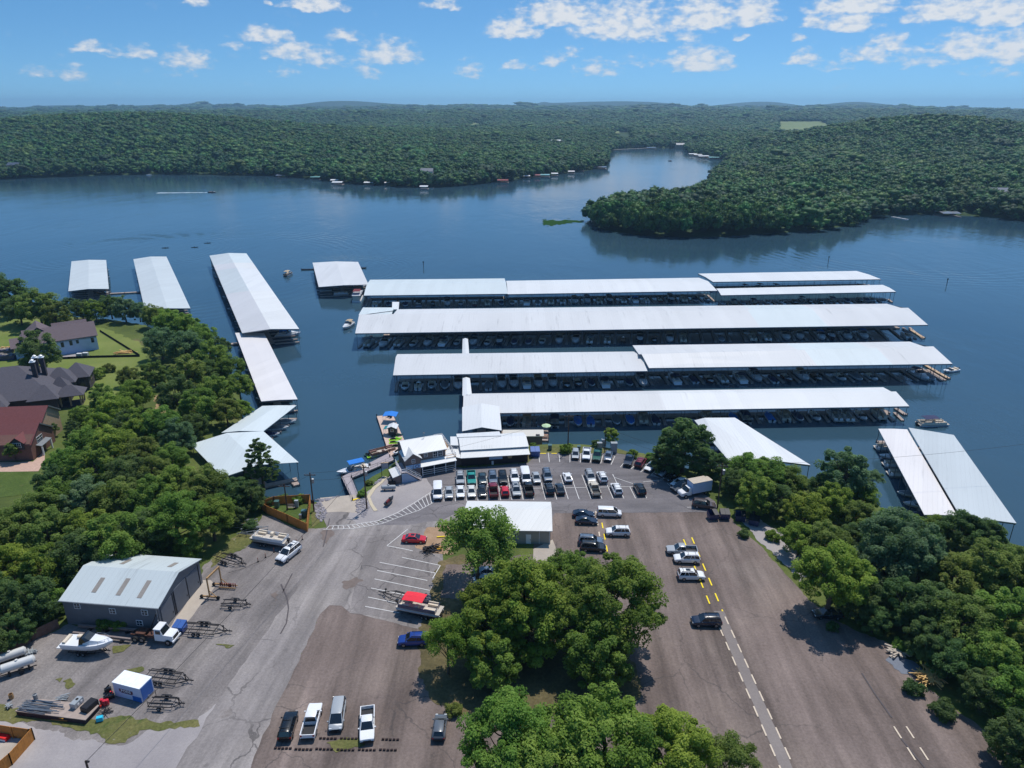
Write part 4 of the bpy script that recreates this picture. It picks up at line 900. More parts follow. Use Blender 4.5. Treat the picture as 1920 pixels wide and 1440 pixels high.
for i, (x, y, wd, m, lb) in enumerate([(532,332,12,M_GR,'grey boathouse west of the tan shore cut on far shore'),(596,335,12,M_TR,'pale teal boathouse near the west end of the far shore row'),(631,341,9,RW,'small white boathouse above a lower white one, far shore'),(637,345,12,RW,'white floating boathouse just below the small white one'),(695,345.5,11,RW,'white boathouse under the bright green far shore tree'),(728,346,6,RP,'tiny pinkish shed among far shore trees'),(797,353,9,RW,'low white dock shelter below the far shore white house'),(943,341,13,M_RR,'pinkish red roofed boathouse on the far shore'),(1006,331.5,9,M_RR,'short red boathouse beside teal roofed boathouse'),(987,333,9,RW,'white boathouse west of the red one'),(1021,331,12,M_TR,'long teal roofed boathouse on the point'),(1039,328.5,9,RW,'white boathouse with double roof near the point'),(1070,324.5,9,RP,'pale pink and white boathouse near the point'),(1085,320,12,RW,'bright white boathouse closest to the wooded point'),(1122,316,20,M_GR,'flat grey dock at the tip of the wooded point'),
  (1296,291,15,RW,'white boathouse first in the inlet row'),(1305.5,292.5,15,RG,'white boathouse second in the inlet row'),(1315.5,295,19,RW,'wide white boathouse third in the inlet row'),(1335,297.5,18,M_TR,'pale green dock shelter in the inlet'),(1363,301,16,RW,'white boathouse standing alone at the right end of the inlet'),(1312,357,12,M_GR,'dark boathouse beside the wooded neck'),(1219,279,20,M_GR,'dark boathouse at the head of the inlet'),(1764,402.5,15,M_GR,'slate roofed boathouse on the east cove shore')]):
    shed(i, x, y, wd, m, lb)
plank_dock('boat_dock', 'white angled swimming pier in the east cove', (1673,406), (1702,411), 2.4, m=M_GEL)
plank_dock('boat_dock', 'long pale seawall at the head of the inlet', (1145,281), (1215,277.5), 5, WL+1.5, M_CONC)
# lily pads off the point
mb = MB(); rr = random.Random(5)
for _ in range(700):
    t = rr.random(); u = rr.gauss(0, 1); x = 1020+72*t; y = 416.5+u*2.4*(1-t*.75)+(1.5 if t < .5 else -2.2)*(rr.random())
    if rr.random() < t*.75: continue
    q = G(x, y, WL+.03); a = rr.uniform(.8, 2.0); mb.add([(q.x+a*cos(i*pi/3), q.y+a*sin(i*pi/3), q.z+rr.uniform(0,.05)) for i in range(6)], [(0,1,2,3,4,5)])
tag(mb.build('water_weeds', mat('lily_pad', (.024,.066,.014), .95, spec=0.0, world=True)), kind='stuff')
# ------------------------------------------------------------------ buildings
M_SIDE = mat('brown_board_siding', rgb(118,104,100), .8, 0, .12, 1.2); M_DARKW = mat('dark_stained_wall', rgb(58,48,50), .85, 0, .15, 1)
M_GREYW = mat('grey_sheet_wall', rgb(108,109,114), .6, 0, .1, .8); M_TAUPE = mat('taupe_sheet_wall', rgb(150,148,140), .6, 0, .08, .8)
M_WHITE = mat('white_trim', rgb(225,226,228), .5, 0, .04); M_BLUEW = mat('pale_blue_siding', rgb(150,170,195), .7, 0, .06, 1)
M_PANE = mat('window_pane', (.03,.04,.055), .08, 0, .05, 1, .6); M_SHING = mat('brown_shingles', rgb(104,92,96), .9, 0, .18, 2.5)
M_SLATE = mat('dark_slate_shingles', rgb(84,82,90), .9, 0, .18, 2.5); M_REDR = mat('red_tiles', rgb(112,66,66), .85, 0, .16, 2.5)
M_BRICK = mat('brown_brick', rgb(112,82,74), .9, 0, .2, 2.2); M_DBRICK = mat('dark_brick', rgb(70,64,68), .9, 0, .2, 2.2); M_TANBR = mat('tan_brick', rgb(168,146,120), .9, 0, .15, 2)
M_FOUND = mat('grey_blockwork', rgb(120,120,124), .9); M_WRAP = mat('house_wrap', rgb(176,196,226), .7, 0, .08, .6)
M_CEDAR = mat('cedar_fence', rgb(184,122,58), .85, 0, .22, 2); M_CEDARD = mat('old_fence', rgb(110,86,76), .9, 0, .22, 2)
def two_slope(root, u0, u1, v0, v1, e, rise, m, ov=.4, t=.14, split=False, hip=0, ridge_off=0):
    """gable (hip>0: hipped) roof with ridge along u"""
    vm = (v0+v1)/2+ridge_off; k_ = rise/((v1-v0)/2)
    a, b = u0-ov, u1+ov; ze = e-ov*k_
    mb = MB()
    if hip:
        h = hip; r0, r1 = (u0+h, vm, e+rise), (u1-h, vm, e+rise)
        P = [(a, v0-ov, ze), (b, v0-ov, ze), (b, v1+ov, ze), (a, v1+ov, ze)]
        mb.slab([P[0], P[1], r1, r0], t); mb.slab([P[1], P[2], r1], t); mb.slab([P[2], P[3], r0, r1], t); mb.slab([P[3], P[0], r0], t)
    else:
        mb.slab([(a, v0-ov, ze), (b, v0-ov, ze), (b, vm, e+rise), (a, vm, e+rise)], t)
        if not split: mb.slab([(a, vm, e+rise), (b, vm, e+rise), (b, v1+ov, ze), (a, v1+ov, ze)], t)
        else:
            mb.build('roof', m, root); mb = MB(); mb.slab([(a, vm, e+rise), (b, vm, e+rise), (b, v1+ov, ze), (a, v1+ov, ze)], t)
    return mb.build('roof', m, root)
def cross_slope(root, u0, u1, v0, v1, e, rise, m, ov=.3, t=.12):
    um = (u0+u1)/2; k_ = rise/((u1-u0)/2); ze = e-ov*k_; mb = MB()
    mb.slab([(u0-ov, v0-ov, ze), (um, v0-ov, e+rise), (um, v1, e+rise), (u0-ov, v1, ze)], t)
    mb.slab([(um, v0-ov, e+rise), (u1+ov, v0-ov, ze), (u1+ov, v1, ze), (um, v1, e+rise)], t)
    return mb.build('roof', m, root)
def gwall(root, u0, u1, v0, v1, e, rise, m, z0=0.0, axis='u', name='wall'):
    mb = MB(); e2 = e-.08
    if axis == 'u':
        vm = (v0+v1)/2; prof = [(v0, z0), (v1, z0), (v1, e2), (vm, e2+rise-.06), (v0, e2)] if rise else [(v0, z0), (v1, z0), (v1, e2), (v0, e2)]
        mb.loft([[(u0, v, z) for v, z in prof], [(u1, v, z) for v, z in prof]])
    else:
        um = (u0+u1)/2; prof = [(u0, z0), (u1, z0), (u1, e2), (um, e2+rise-.06), (u0, e2)]
        mb.loft([[(u, v1, z) for u, z in prof], [(u, v0, z) for u, z in prof]])
    return mb.build(name, m, root)
def window(root, u, v, z, w_, h, axis='u', frame=None, bars=True, pane=None):
    """axis 'u': on a wall facing -v; 'v': on a wall facing +u"""
    d = .05
    mb = MB(); mb.box((u, v-d/2, z) if axis == 'u' else (u+d/2, v, z), (w_+.2, d, h+.2) if axis == 'u' else (d, w_+.2, h+.2)); f = mb.build('window', frame or M_WHITE, root)
    mb = MB(); mb.box((u, v-d-.012, z) if axis == 'u' else (u+d+.012, v, z), (w_, .03, h) if axis == 'u' else (.03, w_, h)); mb.build('pane', pane or M_PANE, f)
    if bars:
        mb = MB(); c = (u, v-d-.04, z) if axis == 'u' else (u+d+.04, v, z)
        mb.box(c, (.05, .03, h) if axis == 'u' else (.03, .05, h)); mb.box((c[0], c[1]-.004 if axis == 'u' else c[1], c[2]), (w_, .03, .05) if axis == 'u' else (.034, w_, .05)); mb.build('glazing_bar', frame or M_WHITE, f)
    return f
def at(px, py): p = G(px, py); return (p.x, p.y, 0)
# grey warehouse with skylights
r = thing('warehouse', 'grey sheet metal warehouse with white roof and dark skylights', 'warehouse', at(128,1170), radians(-6.3))
gwall(r, 0, 16.6, 0, 13, 5, 2, M_GREYW)
two_slope(r, 0, 16.6, 0, 13, 5, 2, rm('warehouse', 192,201,203, radians(-6.3), .6), .35, split=True)
for u, vv0, vv1 in ((4.2,1.6,4.4),(8.6,1.4,4.6),(12.4,1.2,4.5),(13.6,8.4,10.6),(5.0,8.2,10.6)):
    zf = lambda v: (5+2*(v/6.5) if v < 6.5 else 5+2*(13-v)/6.5)+.05
    mb = MB(); mb.slab([(u,vv0,zf(vv0)),(u+.8,vv0,zf(vv0)),(u+.8,vv1,zf(vv1)),(u,vv1,zf(vv1))], .03); mb.build('skylight', mat('fibreglass_skylight', rgb(140,134,128), .5), r)
for u, z in ((2.5,3.9),(8.6,3.4),(14.2,3.6),(12.9,1.4)): window(r, u, 0, z, .9, .9)
M_DOORG = mat('grey_sheet_door', rgb(98,103,112), .6, 0, .08, 1)
for v, w_, h in ((2.1,3.4,4.2),(6.4,3.6,4.6),(10.2,3.4,4.2)):
    mb = MB(); mb.box((16.63, v, h/2+.05), (.08, w_, h)); d = mb.build('door', M_DOORG, r); mb = MB(); mb.box((16.70, v+w_*.4, 1.2), (.06,.12,.3)); mb.build('handle', M_DARKM, d)
mb = MB()
for v in (.5,4.0,4.4,8.3,12.2): mb.box((16.65, v, 2.3), (.1,.08,4.4))
mb.build('trim', M_DARKM, r)
mb = MB(); mb.box((8.3,-.42,4.86),(17.3,.16,.16)); mb.cyl((16.5,-.3,.1),(16.5,-.3,4.8),.06,n=6); mb.build('gutter', M_GALV, r)
# white low building behind the near trees
r = thing('storage_building', 'low building with white gabled metal roof and taupe walls, half behind trees', 'building', at(872,1018), radians(-1.3))
gwall(r, 0, 16.8, 0, 10.4, 3.3, 1.5, M_TAUPE); two_slope(r, 0, 16.8, 0, 10.4, 3.3, 1.5, RB, .35, split=True)
mb = MB(); mb.box((12.5,-.04,1.1),(1.0,.06,2.1)); d = mb.build('door', M_WHITE, r); mb = MB(); mb.box((12.85,-.1,1.0),(.12,.06,.1)); mb.build('handle', M_DARKM, d)
window(r, 9.5, 0, 1.7, 1.1, .9); mb = MB(); mb.cyl((16.6,-.06,.05),(16.6,-.06,3.1),.05,n=6); mb.cyl((14.6,-.06,.05),(14.6,-.06,3.1),.05,n=6); mb.build('downpipe', M_WHITE, r)
# two-storey marina office
O = G(835,839.8,5.4)
r = thing('marina_office', 'brown two storey marina office with white roof, porch and outside stair', 'office', (O.x, O.y, 0), radians(22))
gwall(r, -9.6, 0, 0, 7.8, 5.4, 1.7, M_SIDE, -1.5); two_slope(r, -9.6, 0, 0, 7.8, 5.4, 1.7, RB, .35, split=True)
gwall(r, -10.0, -6.5, -1.7, 1.2, 5.0, 1.25, M_SIDE, -1.0, 'v', 'gable_wing'); cross_slope(r, -10.0, -6.5, -1.7, 3.4, 5.0, 1.35, RB)
mb = MB(); mb.slab([(-6.6,-2.2,2.65),(2.1,-2.0,2.65),(2.1,-.02,3.25),(-6.6,-.02,3.25)], .12); mb.build('porch_roof', RB, r)
for u in (-6.2,-3.4,-.6,1.8): mb = MB(); mb.box((u,-1.9,1.3),(.14,.14,2.55)); mb.build('porch_post', M_WHITE, r)
mb = MB()
for z in (.5,1.0,1.5): mb.box((-2.2,-1.9,z),(7.9,.06,.09))
mb.build('porch_railing', M_WHITE, r)
mb = MB(); mb.box((-3.2,-.06,1.3),(6.0,.08,2.3)); mb.build('porch_glazing', M_PANE, r)
window(r, -4.8, 0, 4.4, .7, .7); window(r, -2.5, 0, 4.25, .95, 1.3); window(r, -1.35, 0, 4.25, .95, 1.3); window(r, -8.2, -1.7, 4.3, .6, .8)
M_SIGNB = mat('sign_blue', rgb(150,186,220), .5); M_SIGNL = mat('sign_pale', rgb(214,226,238), .5)
for u in (-9.2,-7.4):
    mb = MB(); mb.box((u,-1.76,2.9),(1.7,.08,1.0)); s = mb.build('sign_board', M_SIGNB, r)
    mb = MB()
    if u == -9.2: mb.loft([[(u-.5+i*.2, -1.81, 2.75+.18*sin(i*1.3)), (u-.5+i*.2, -1.81, 2.95+.18*sin(i*1.3)), (u-.5+i*.2,-1.83,2.95+.18*sin(i*1.3)), (u-.5+i*.2,-1.83,2.75+.18*sin(i*1.3))] for i in range(6)])
    else:
        for i in range(12): a0, a1 = i*pi/6, (i+1)*pi/6; mb.beam((u+.42*cos(a0),-1.83,2.9+.36*sin(a0)),(u+.42*cos(a1),-1.83,2.9+.36*sin(a1)),.04,.14)
    mb.build('emblem', M_SIGNL if u == -9.2 else mat('sign_navy', rgb(70,96,140), .5), s)
mb = MB(); mb.box((1.2,5.0,3.0),(2.3,11.5,.2)); mb.build('upper_deck', M_DECKT, r)
for u, v in ((2.2,-.5),(2.2,3.5),(2.2,7.3),(2.2,10.6)): mb = MB(); mb.box((u,v,.5),(.2,.2,5.0)); mb.build('deck_post', M_WHITE, r)
def rail(pts, h=1.0, m=M_WHITE, nm='railing', par=None, mid=2):
    mb = MB()
    for a, b in zip(pts, pts[1:]):
        a, b = Vector(a), Vector(b); n = max(1, int((b-a).length/1.2))
        for j in range(n+1): q = a.lerp(b, j/n); mb.box((q.x,q.y,q.z+h/2),(.08,.08,h))
        for q in range(mid): zz_ = Vector((0,0,h*(q+1)/mid)); mb.beam(a+zz_, b+zz_, .07, .09)
    return mb.build(nm, m, par)
rail([(.1,-.7,3.1),(2.3,-.7,3.1),(2.3,10.7,3.1),(.2,10.7,3.1)], 1.0, par=r)
mb = MB(); mb.box((-10.9,-.6,2.5),(1.5,5.2,.18)); mb.build('landing', M_DECKG, r)
mb = MB()
for i in range(14): t = i/13; mb.box((-10.2+t*3.0, -2.95-.05*t, 2.5-t*2.35),(.3,1.1,.14))
mb.build('stairs', M_DECKG, r)
rail([(-11.6,2.0,2.6),(-11.6,-3.5,2.6),(-10.2,-3.5,2.6),(-7.0,-3.6,.1)], 1.0, par=r); rail([(-10.1,-2.4,2.6),(-7.0,-2.4,.1)], 1.0, par=r)
mb = MB(); mb.loft([[(-11.5,v,-.3),(-7.3,v,-.3),(-10.2,v,2.35),(-11.5,v,2.35)] for v in (-3.44,-3.36)]); mb.build('stair_skirt', M_BLUEW, r)
gwall(r, -13.4, -11.7, -3.3, .6, 2.0, 0, M_SIDE, -1, name='lean_to'); mb = MB(); mb.slab([(-13.6,-3.6,2.0),(-11.6,-3.6,2.5),(-11.6,.8,2.5),(-13.6,.8,2.0)], .1); mb.build('lean_to_roof', RB, r)
mb = MB(); mb.cyl((-4,3.9,7.0),(-4,3.9,8.3),.04,n=5); mb.box((-4,3.9,8.3),(.5,.1,.25)); mb.build('weather_vane', M_GALV, r)
# ship store / restaurant
r = thing('ship_store', 'long low store with two-step white metal roof and dark plank front', 'store', at(866,874), radians(7.9))
gwall(r, 0, 16, 0, 8.4, 2.9, 0, M_DARKW, -2); gwall(r, .2, 15.6, 1.2, 8.2, 3.6, 0, M_SIDE, 2.9, name='upper_wall')
mb = MB(); mb.slab([(-.3,-1.2,2.75),(16.3,-1.4,2.75),(16.2,1.15,3.55),(-.1,1.15,3.55)], .12); mb.build('porch_roof', RB, r)
mb = MB(); mb.slab([(-.2,.75,3.85),(16.3,.6,3.85),(16.2,4.4,5.0),(-.3,4.4,5.0)], .12); mb.build('roof', RW, r)
mb = MB(); mb.slab([(-.3,4.4,5.0),(16.2,4.4,5.0),(16.2,8.6,3.9),(-.3,8.6,3.9)], .12); mb.build('roof', RW, r)
mb = MB(); mb.slab([(-.6,6.6,4.6),(10.2,5.4,4.9),(10.2,9.2,4.3),(-.6,9.2,4.3)], .12); mb.build('rear_roof', RW, r)
mb = MB(); mb.slab([(-4.2,.3,3.2),(-.3,-1.0,2.7),(-.1,3.8,3.5),(-2.8,4.2,3.5)], .12); mb.build('side_roof', RB, r)
mb = MB(); mb.slab([(-2.4,3.2,4.2),(-.5,2.8,4.2),(-.5,7.4,4.4),(-2.2,7.6,4.4)], .12); mb.build('link_roof', RW, r)
gwall(r, -3.9, -.05, .6, 3.8, 2.7, 0, M_SIDE, -1, name='side_wing')
mb = MB(); mb.box((8.2,-.06,1.75),(3.2,.1,.9)); s = mb.build('sign_board', M_SIGNB, r); mb = MB(); mb.loft([[(7.0+i*.3,-.13,1.7+.1*sin(i*1.9)),(7.0+i*.3,-.13,1.86+.1*sin(i*1.9)),(7.0+i*.3,-.14,1.86+.1*sin(i*1.9)),(7.0+i*.3,-.14,1.7+.1*sin(i*1.9))] for i in range(9)]); mb.build('emblem', M_SIGNL, s)
mb = MB(); mb.prism([(0,0),(0,0),(0,0)],0,0) if False else mb.loft([[(10.9,y,2.2),(12.3,y,2.2),(12.0,y,1.35),(11.2,y,1.35)] for y in (-.10,-.02)]); mb.build('shield_sign', mat('sign_tan', rgb(176,160,120), .6), r)
for u in (1.0,4.0,6.0,13.6,15.4): mb = MB(); mb.box((u,-1.1,1.35),(.14,.14,2.7)); mb.build('porch_post', M_DARKW, r)
mb = MB(); mb.box((7.4,-.08,.45),(.5,.4,.9)); mb.build('ice_freezer', M_WHITE, r)
mb = MB()
for i in range(5): mb.beam((5+i*.6,1.0,4.02),(5.05+i*.6,1.9,4.3),.03,.05)
mb.build('snow_guard', M_GALV, r)
mb = MB(); mb.slab([(-5.5,3.5,.3),(-2.6,2.6,.3),(.2,9.2,.3),(-4.6,8.4,.3)], .3); mb.build('side_deck', M_DECKG, r); rail([(-5.4,3.6,.3),(-4.6,8.3,.3),(.1,9.1,.3)], 1.0, M_BLK, 'railing', r)
# floating shop with long flat roof beside the gatehouse
P = [G(943,818.5,1.2), G(1020,817.5,1.2), G(1019,805.5,1.2), G(942.5,806,1.2)]
r = thing('floating_shop', 'long flat cream roofed floating shop beside the gatehouse', 'floating building', (P[0].x, P[0].y, WL))
mb = MB(); mb.slab(P, .2); mb.build('roof', M_CREAM, r, world=True)
c = sum(P, Vector())/4; mb = MB(); q = [p.lerp(c, .08) for p in P]; mb.prism(q, WL+.5, 1.0); mb.build('wall', M_SIDE, r, world=True)
mb = MB(); d = [G(940,824,WL+.5), G(1029,826,WL+.5), G(1029,800,WL+.5), G(941,803,WL+.5)]; mb.slab(d, .5); mb.build('deck', M_DECKW, r, world=True)
mb = MB(); h = P[1].lerp(P[3], .12); mb.box((h.x-.3,h.y,1.28),(1.0,.8,.12)); mb.build('hatch', M_DARKM, r, world=True)
rail([d[1]+Vector((0,0,0)), d[2], d[3]], 1.0, M_BLK, 'railing', r).location = -Vector(r.location)
p = G(1024,810,WL+.5); r = thing('picnic_umbrella', 'pale green patio umbrella at the end of the floating shop', 'umbrella', p); mb = MB(); mb.lathe((0,0,1.9),[(1.3,0),(.6,.35),(.03,.5)],8); mb.build('canopy', mat('pale_green_cloth', rgb(186,212,170), .7), r); mb = MB(); mb.cyl((0,0,0),(0,0,2.1),.03,n=5); mb.build('pole', M_ALU, r)
p = G(1022,820,WL+.5); r = thing('picnic_table', 'reddish table and benches at the end of the floating shop', 'table', p)
mb = MB(); mb.box((0,0,.74),(1.6,.8,.06)); mb.build('tabletop', M_TANV, r); 
for s in (-1,1): mb = MB(); mb.box((0,s*.7,.43),(1.6,.28,.05)); mb.build('bench', M_TANV, r); mb = MB(); mb.box((s*.6,0,.36),(.08,.7,.72)); mb.build('leg', M_DARKM, r)
# houses on the west bank
B = G(186,655)
a = radians(34); o = Vector((B.x-16*cos(a), B.y-16*sin(a), -1.0))
r = thing('house', 'unfinished house wrapped in pale blue sheeting with brown shingle roof', 'house', o, a)
gwall(r, 0, 16, 0, 12, 6.6, 0, M_WRAP, .6); gwall(r, .05, 15.95, .05, 11.95, .65, 0, M_FOUND, -1.0, name='foundation'); gwall(r, 0, 16, 0, 12, 6.6, 3.4, M_WRAP, 5.5, name='gable')
two_slope(r, -5, 16, 0, 12, 6.6, 3.4, M_SHING, .5); two_slope(r, -9, -3, 2.5, 12, 5.4, 2.0, M_SHING, .5)
cross_slope(r, -6, 4.5, 5, 15, 6.6, 4.2, M_SHING, .5); two_slope(r, 4, 14, 7, 16, 6.4, 3.4, M_SHING, .5); gwall(r, -8.5, -.05, 3, 11.5, 5.3, 0, M_WRAP, -1, name='garage_wing'); gwall(r, 4.5, 13.6, 11.95, 15.5, 6.2, 0, M_WRAP, -1, name='rear_wing')
for u, z, w_, h in ((5.4,4.6,.7,1.5),(8.0,4.8,.7,1.5),(10.0,4.9,.6,1.0),(14.6,4.7,.7,1.5)): window(r, u, 0, z, w_, h, frame=M_DARKM, bars=False)
O = G(109,790); a = radians(20)
r = thing('mansion', 'big dark brick mansion with grey hipped roofs and three chimneys', 'house', (O.x, O.y, 0), a)
def block(u0,u1,v0,v1,e,rise,hip,wm,rmat,z0=-.5,ov=.6): gwall(r,u0,u1,v0,v1,e,0,wm,z0); return two_slope(r,u0,u1,v0,v1,e,rise,rmat,ov,hip=hip)
block(-26,-2,9,32,4.6,6.2,10,M_DBRICK,M_SLATE); block(-8,-1.2,8.2,16,4.3,2.6,3.0,M_DBRICK,M_SLATE); block(-6.5,1.2,19.5,27,5.0,3.2,3.4,M_DBRICK,M_SLATE); block(-2,4.4,23.2,31,5.0,3.0,3.0,M_DBRICK,M_SLATE); block(-26,-13,5.6,14,4.3,2.4,3.0,M_DBRICK,M_SLATE)
block(-4.2,.6,15.6,19.8,4.4,2.6,2.0,M_DBRICK,M_SLATE)
two_slope(r, -1.8, 4.9, 9.6, 15.2, 3.9, 2.0, M_SLATE, .4, hip=2.6); gwall(r, -1.6, 4.3, 9.9, 14.9, .5, 0, M_DBRICK, -3, name='terrace')
for u, v in ((4.2,10),(4.2,12.4),(4.2,14.8),(1.6,10),(-.8,10)): mb = MB(); mb.box((u,v,2.1),(.35,.35,3.4)); mb.build('porch_column', M_TANBR, r)
for u, v in ((-7.3,17.4),(-7.6,21.6),(-5.9,21.2)):
    mb = MB(); mb.box((u,v,9.6),(1.1,1.1,5.4)); c_ = mb.build('chimney', M_DBRICK, r); mb = MB(); mb.box((u,v,12.4),(1.5,1.5,.18)); mb.lathe((u,v,12.5),[(.4,0),(.4,.4),(.55,.42),(.1,.7)],10); mb.build('chimney_cap', M_GEL, c_)
for v, z in ((10.6,2.3),(13.0,2.3)): window(r, -1.2, v, z, 1.0, 1.8, 'v', M_TANBR)
window(r, 4.4, 27, 2.6, 1.6, 2.2, 'v', M_TANBR); window(r, 2.6, 23.2, 2.6, 1.2, 2.0, 'u', M_DBRICK)
O = G(62,867); a = radians(5.7)
r = thing('house', 'brown brick house with dark red tile roof and twin dormers', 'house', (O.x, O.y, 0), a)
gwall(r, -22, -.4, 1.2, 12, 4.4, 3.1, M_BRICK); two_slope(r, -22, -.6, 1.6, 11.8, 4.4, 3.2, M_REDR, .5, split=True)
gwall(r, -24, -1.9, 9.8, 19.2, 6.0, 3.0, M_TANBR); two_slope(r, -24, -2.0, 9.8, 19.2, 6.0, 3.0, M_REDR, .5, split=True)
for u in (-3.2,-9.2,-15.2): gwall(r, u-1.5, u+1.5, 1.0, 5.0, 5.0, 1.2, M_DBRICK, 3.0, 'v', 'dormer'); cross_slope(r, u-1.5, u+1.5, 1.0, 6.0, 5.0, 1.3, M_REDR); window(r, u-.45, 1.0, 4.2, .75, 1.1); window(r, u+.45, 1.0, 4.2, .75, 1.1)
window(r, -.4, 5.6, 3.9, 2.4, 1.2, 'v'); mb = MB(); mb.slab([(-.4,3.4,3.0),(1.0,3.4,2.7),(1.0,8.2,2.7),(-.4,8.2,3.0)], .12); mb.build('porch_roof', M_GALV, r)
for v in (3.7,7.9): mb = MB(); mb.box((.8,v,1.35),(.3,.3,2.7)); mb.build('porch_post', M_WHITE, r)
mb = MB(); mb.box((-.36,5.6,1.1),(.08,1.1,2.1)); mb.build('door', M_DARKW, r)
mb = MB()
for u0_, v0_, v1_, z0_, z1_ in ((-.05,6.7,11.9,7.5,4.3),(-1.4,14.5,19.4,9.0,5.9)): mb.beam((u0_,v0_,z0_-.16),(u0_,v1_,z1_-.16),.1,.3)
mb.build('barge_board', M_GALV, r)
# far houses half hidden in the woods
def far_house(px, r_, wd, m, rm_, lb, rot=0.0):
    c = RX(px, r_); z, _ = far_h(np.array([c.x]), np.array([c.y])); z = float(z[0])
    r = thing('house', lb, 'house', (c.x, c.y, z+4), rot, 'houses across the lake'); gwall(r, -wd/2, wd/2, -wd*.35, wd*.35, 6, 3, m, -8); two_slope(r, -wd/2, wd/2, -wd*.35, wd*.35, 6, 3, rm_, .5)
    for u in (-wd*.3, 0, wd*.3): window(r, u, -wd*.35, 3, 1.6, 2.2, bars=False)
for a_ in [(796,870,14,M_WHITE,M_GR,'white waterfront house among trees on the far west shore'),(922,1950,20,M_WHITE,M_GR,'white house in the woods above the wooded point'),(1042,1500,22,M_TANBR,RW,'pale roofed house on the wooded point'),(1280,1640,18,M_TANBR,M_GR,'grey roofed house at the head of the inlet'),(1905,640,16,M_TANBR,M_GR,'grey roofed house on the east cove'),(3,960,14,M_TANBR,M_GR,'house at the far west edge of the lake'),(1620,1850,20,M_WHITE,RW,'white farmhouse beyond the right hay field')]: far_house(*a_)
# ------------------------------------------------------------------ fences and walls
def fence(name, label, pts, h, m, cat='fence', closed=False, t=.06, post=True, z0=0.0):
    P = [G(x, y, 0) for x, y in pts]; r = thing(name, label, cat, (P[0].x, P[0].y, 0))
    mb = MB(); rr = random.Random(3)
    for a, b in zip(P, P[1:]):
        d = b-a; L_ = d.length; n = max(1, int(L_/.32)); d.normalize()
        for j in range(n):
            c_ = a+d*((j+.5)*L_/n); mb.box((c_.x,c_.y,h/2+.02*rr.random()),(L_/n*.96,t,h-.05*rr.random()), atan2(d.y,d.x))
    mb.build('boards', m, r, world=True)
    if post:
        for a, b in zip(P, P[1:]):
            n = max(1, int((b-a).length/2.6))
            for j in range(n+1): q = a.lerp(b, j/n); mb = MB(); mb.box((q.x,q.y-.08,h/2),(.12,.12,h+.1)); mb.build('post', m, r, world=True)
    return r
fence('wood_fence', 'orange cedar fence round the grass plot by the boat ramp', [(576,997),(540,980),(500,963),(491,955),(515,946),(583,942),(577,996)], 2.0, M_CEDAR)
fence('wood_fence', 'orange cedar fence of the corner enclosure at the yard entrance', [(-40,1374),(60,1388),(66,1386),(24,1434),(-10,1462)], 2.0, M_CEDAR)
fence('wood_fence', 'weathered brown fence along the trees behind the white tanks', [(-20,1262),(20,1232),(60,1202),(112,1178)], 1.9, M_CEDARD)
fence('silt_fence', 'low black silt fence angling across the lawn beside the unfinished house', [(188,622),(262,668)], .8, M_BLK, post=True)
fence('silt_fence', 'low black silt fence along the near edge of the building plot', [(110,674),(170,671),(262,669)], .8, M_BLK)
mb = MB(); pz = [G(*q, .09) for q in ((-40,1395),(52,1391),(20,1440),(-60,1480))]; mb.add(pz, [(0,1,2,3)]); tag(mb.build('concrete_slab', M_CONC), kind='structure')
q = G(6,1386); r = thing('crate', 'bright red crate inside the corner enclosure', 'crate', q, radians(-12)); mb = MB(); mb.box((0,0,.35),(1.7,.7,.6)); mb.build('body', mat('red_plastic', rgb(225,40,40), .5), r); mb = MB(); mb.box((0,-.36,.22),(1.5,.06,.25)); mb.build('front', M_WHITE, r)
q = G(20,1375); r = thing('rack', 'maroon steel rack lying inside the corner enclosure', 'rack', q, radians(-14))
mb = MB()
for y in (-.5,.5): mb.beam((-1.6,y,.25),(1.6,y,.25),.08,.1)
for i in range(9): mb.beam((-1.5+i*.37,-.5,.25),(-1.5+i*.37,.5,.25),.06,.06)
mb.build('frame', mat('maroon_steel', rgb(120,40,56), .5), r)
q = G(30,1371); r = thing('jug', 'small blue jug inside the corner enclosure', 'jug', q); mb = MB(); mb.lathe((0,0,0),[(.22,0),(.24,.5),(.1,.6),(.08,.7)],8); mb.build('body', mat('blue_plastic', rgb(30,50,210), .4), r)
# ------------------------------------------------------------------ utility poles and wires
M_WOODP = mat('creosoted_pole', rgb(84,66,56), .9, 0, .2, 2); M_WIRE = mat('wire', (.02,.02,.022), .6)
def upole(px, py, h, label, cross=True, trafo=False, box=False, r0=.17):
    p = G(px, py); r = thing('utility_pole', label, 'utility pole', p)
    mb = MB(); mb.cyl((0,0,-.3),(0,0,h),r0,r0*.7,8); mb.build('pole', M_WOODP, r)
    if cross:
        mb = MB(); mb.box((0,-.18,h-.5),(2.4,.12,.14)); mb.build('crossarm', M_WOODP, r)
        for u in (-1.05,-.4,.4,1.05): mb = MB(); mb.lathe((u,-.18,h-.42),[(.05,0),(.09,.06),(.05,.12),(.08,.18),(.03,.24)],7); mb.build('insulator', M_GALV, r)
    if trafo:
        mb = MB(); mb.lathe((.42,-.1,h-2.4),[(.02,0),(.33,.03),(.33,1.0),(.05,1.12)],10); mb.build('transformer', M_GALV, r, True)
    if box: mb = MB(); mb.box((0,-.28,2.4),(.7,.3,.8)); mb.build('meter_box', M_DARKM, r)
    return p+Vector((0,0,h-.3))
t1 = upole(688,955,10.6,'tall brown utility pole with lamp standing in rocks by the gangway', True, True)
t2 = upole(589,958,9.2,'utility pole with white transformer between fence and ramp', True, True, True)
t3 = upole(539,957,6.4,'shorter utility pole inside the cedar fenced grass plot', True)
t4 = upole(1064.5,847,10.2,'utility pole on the grass bank above the parked cars', True, False)
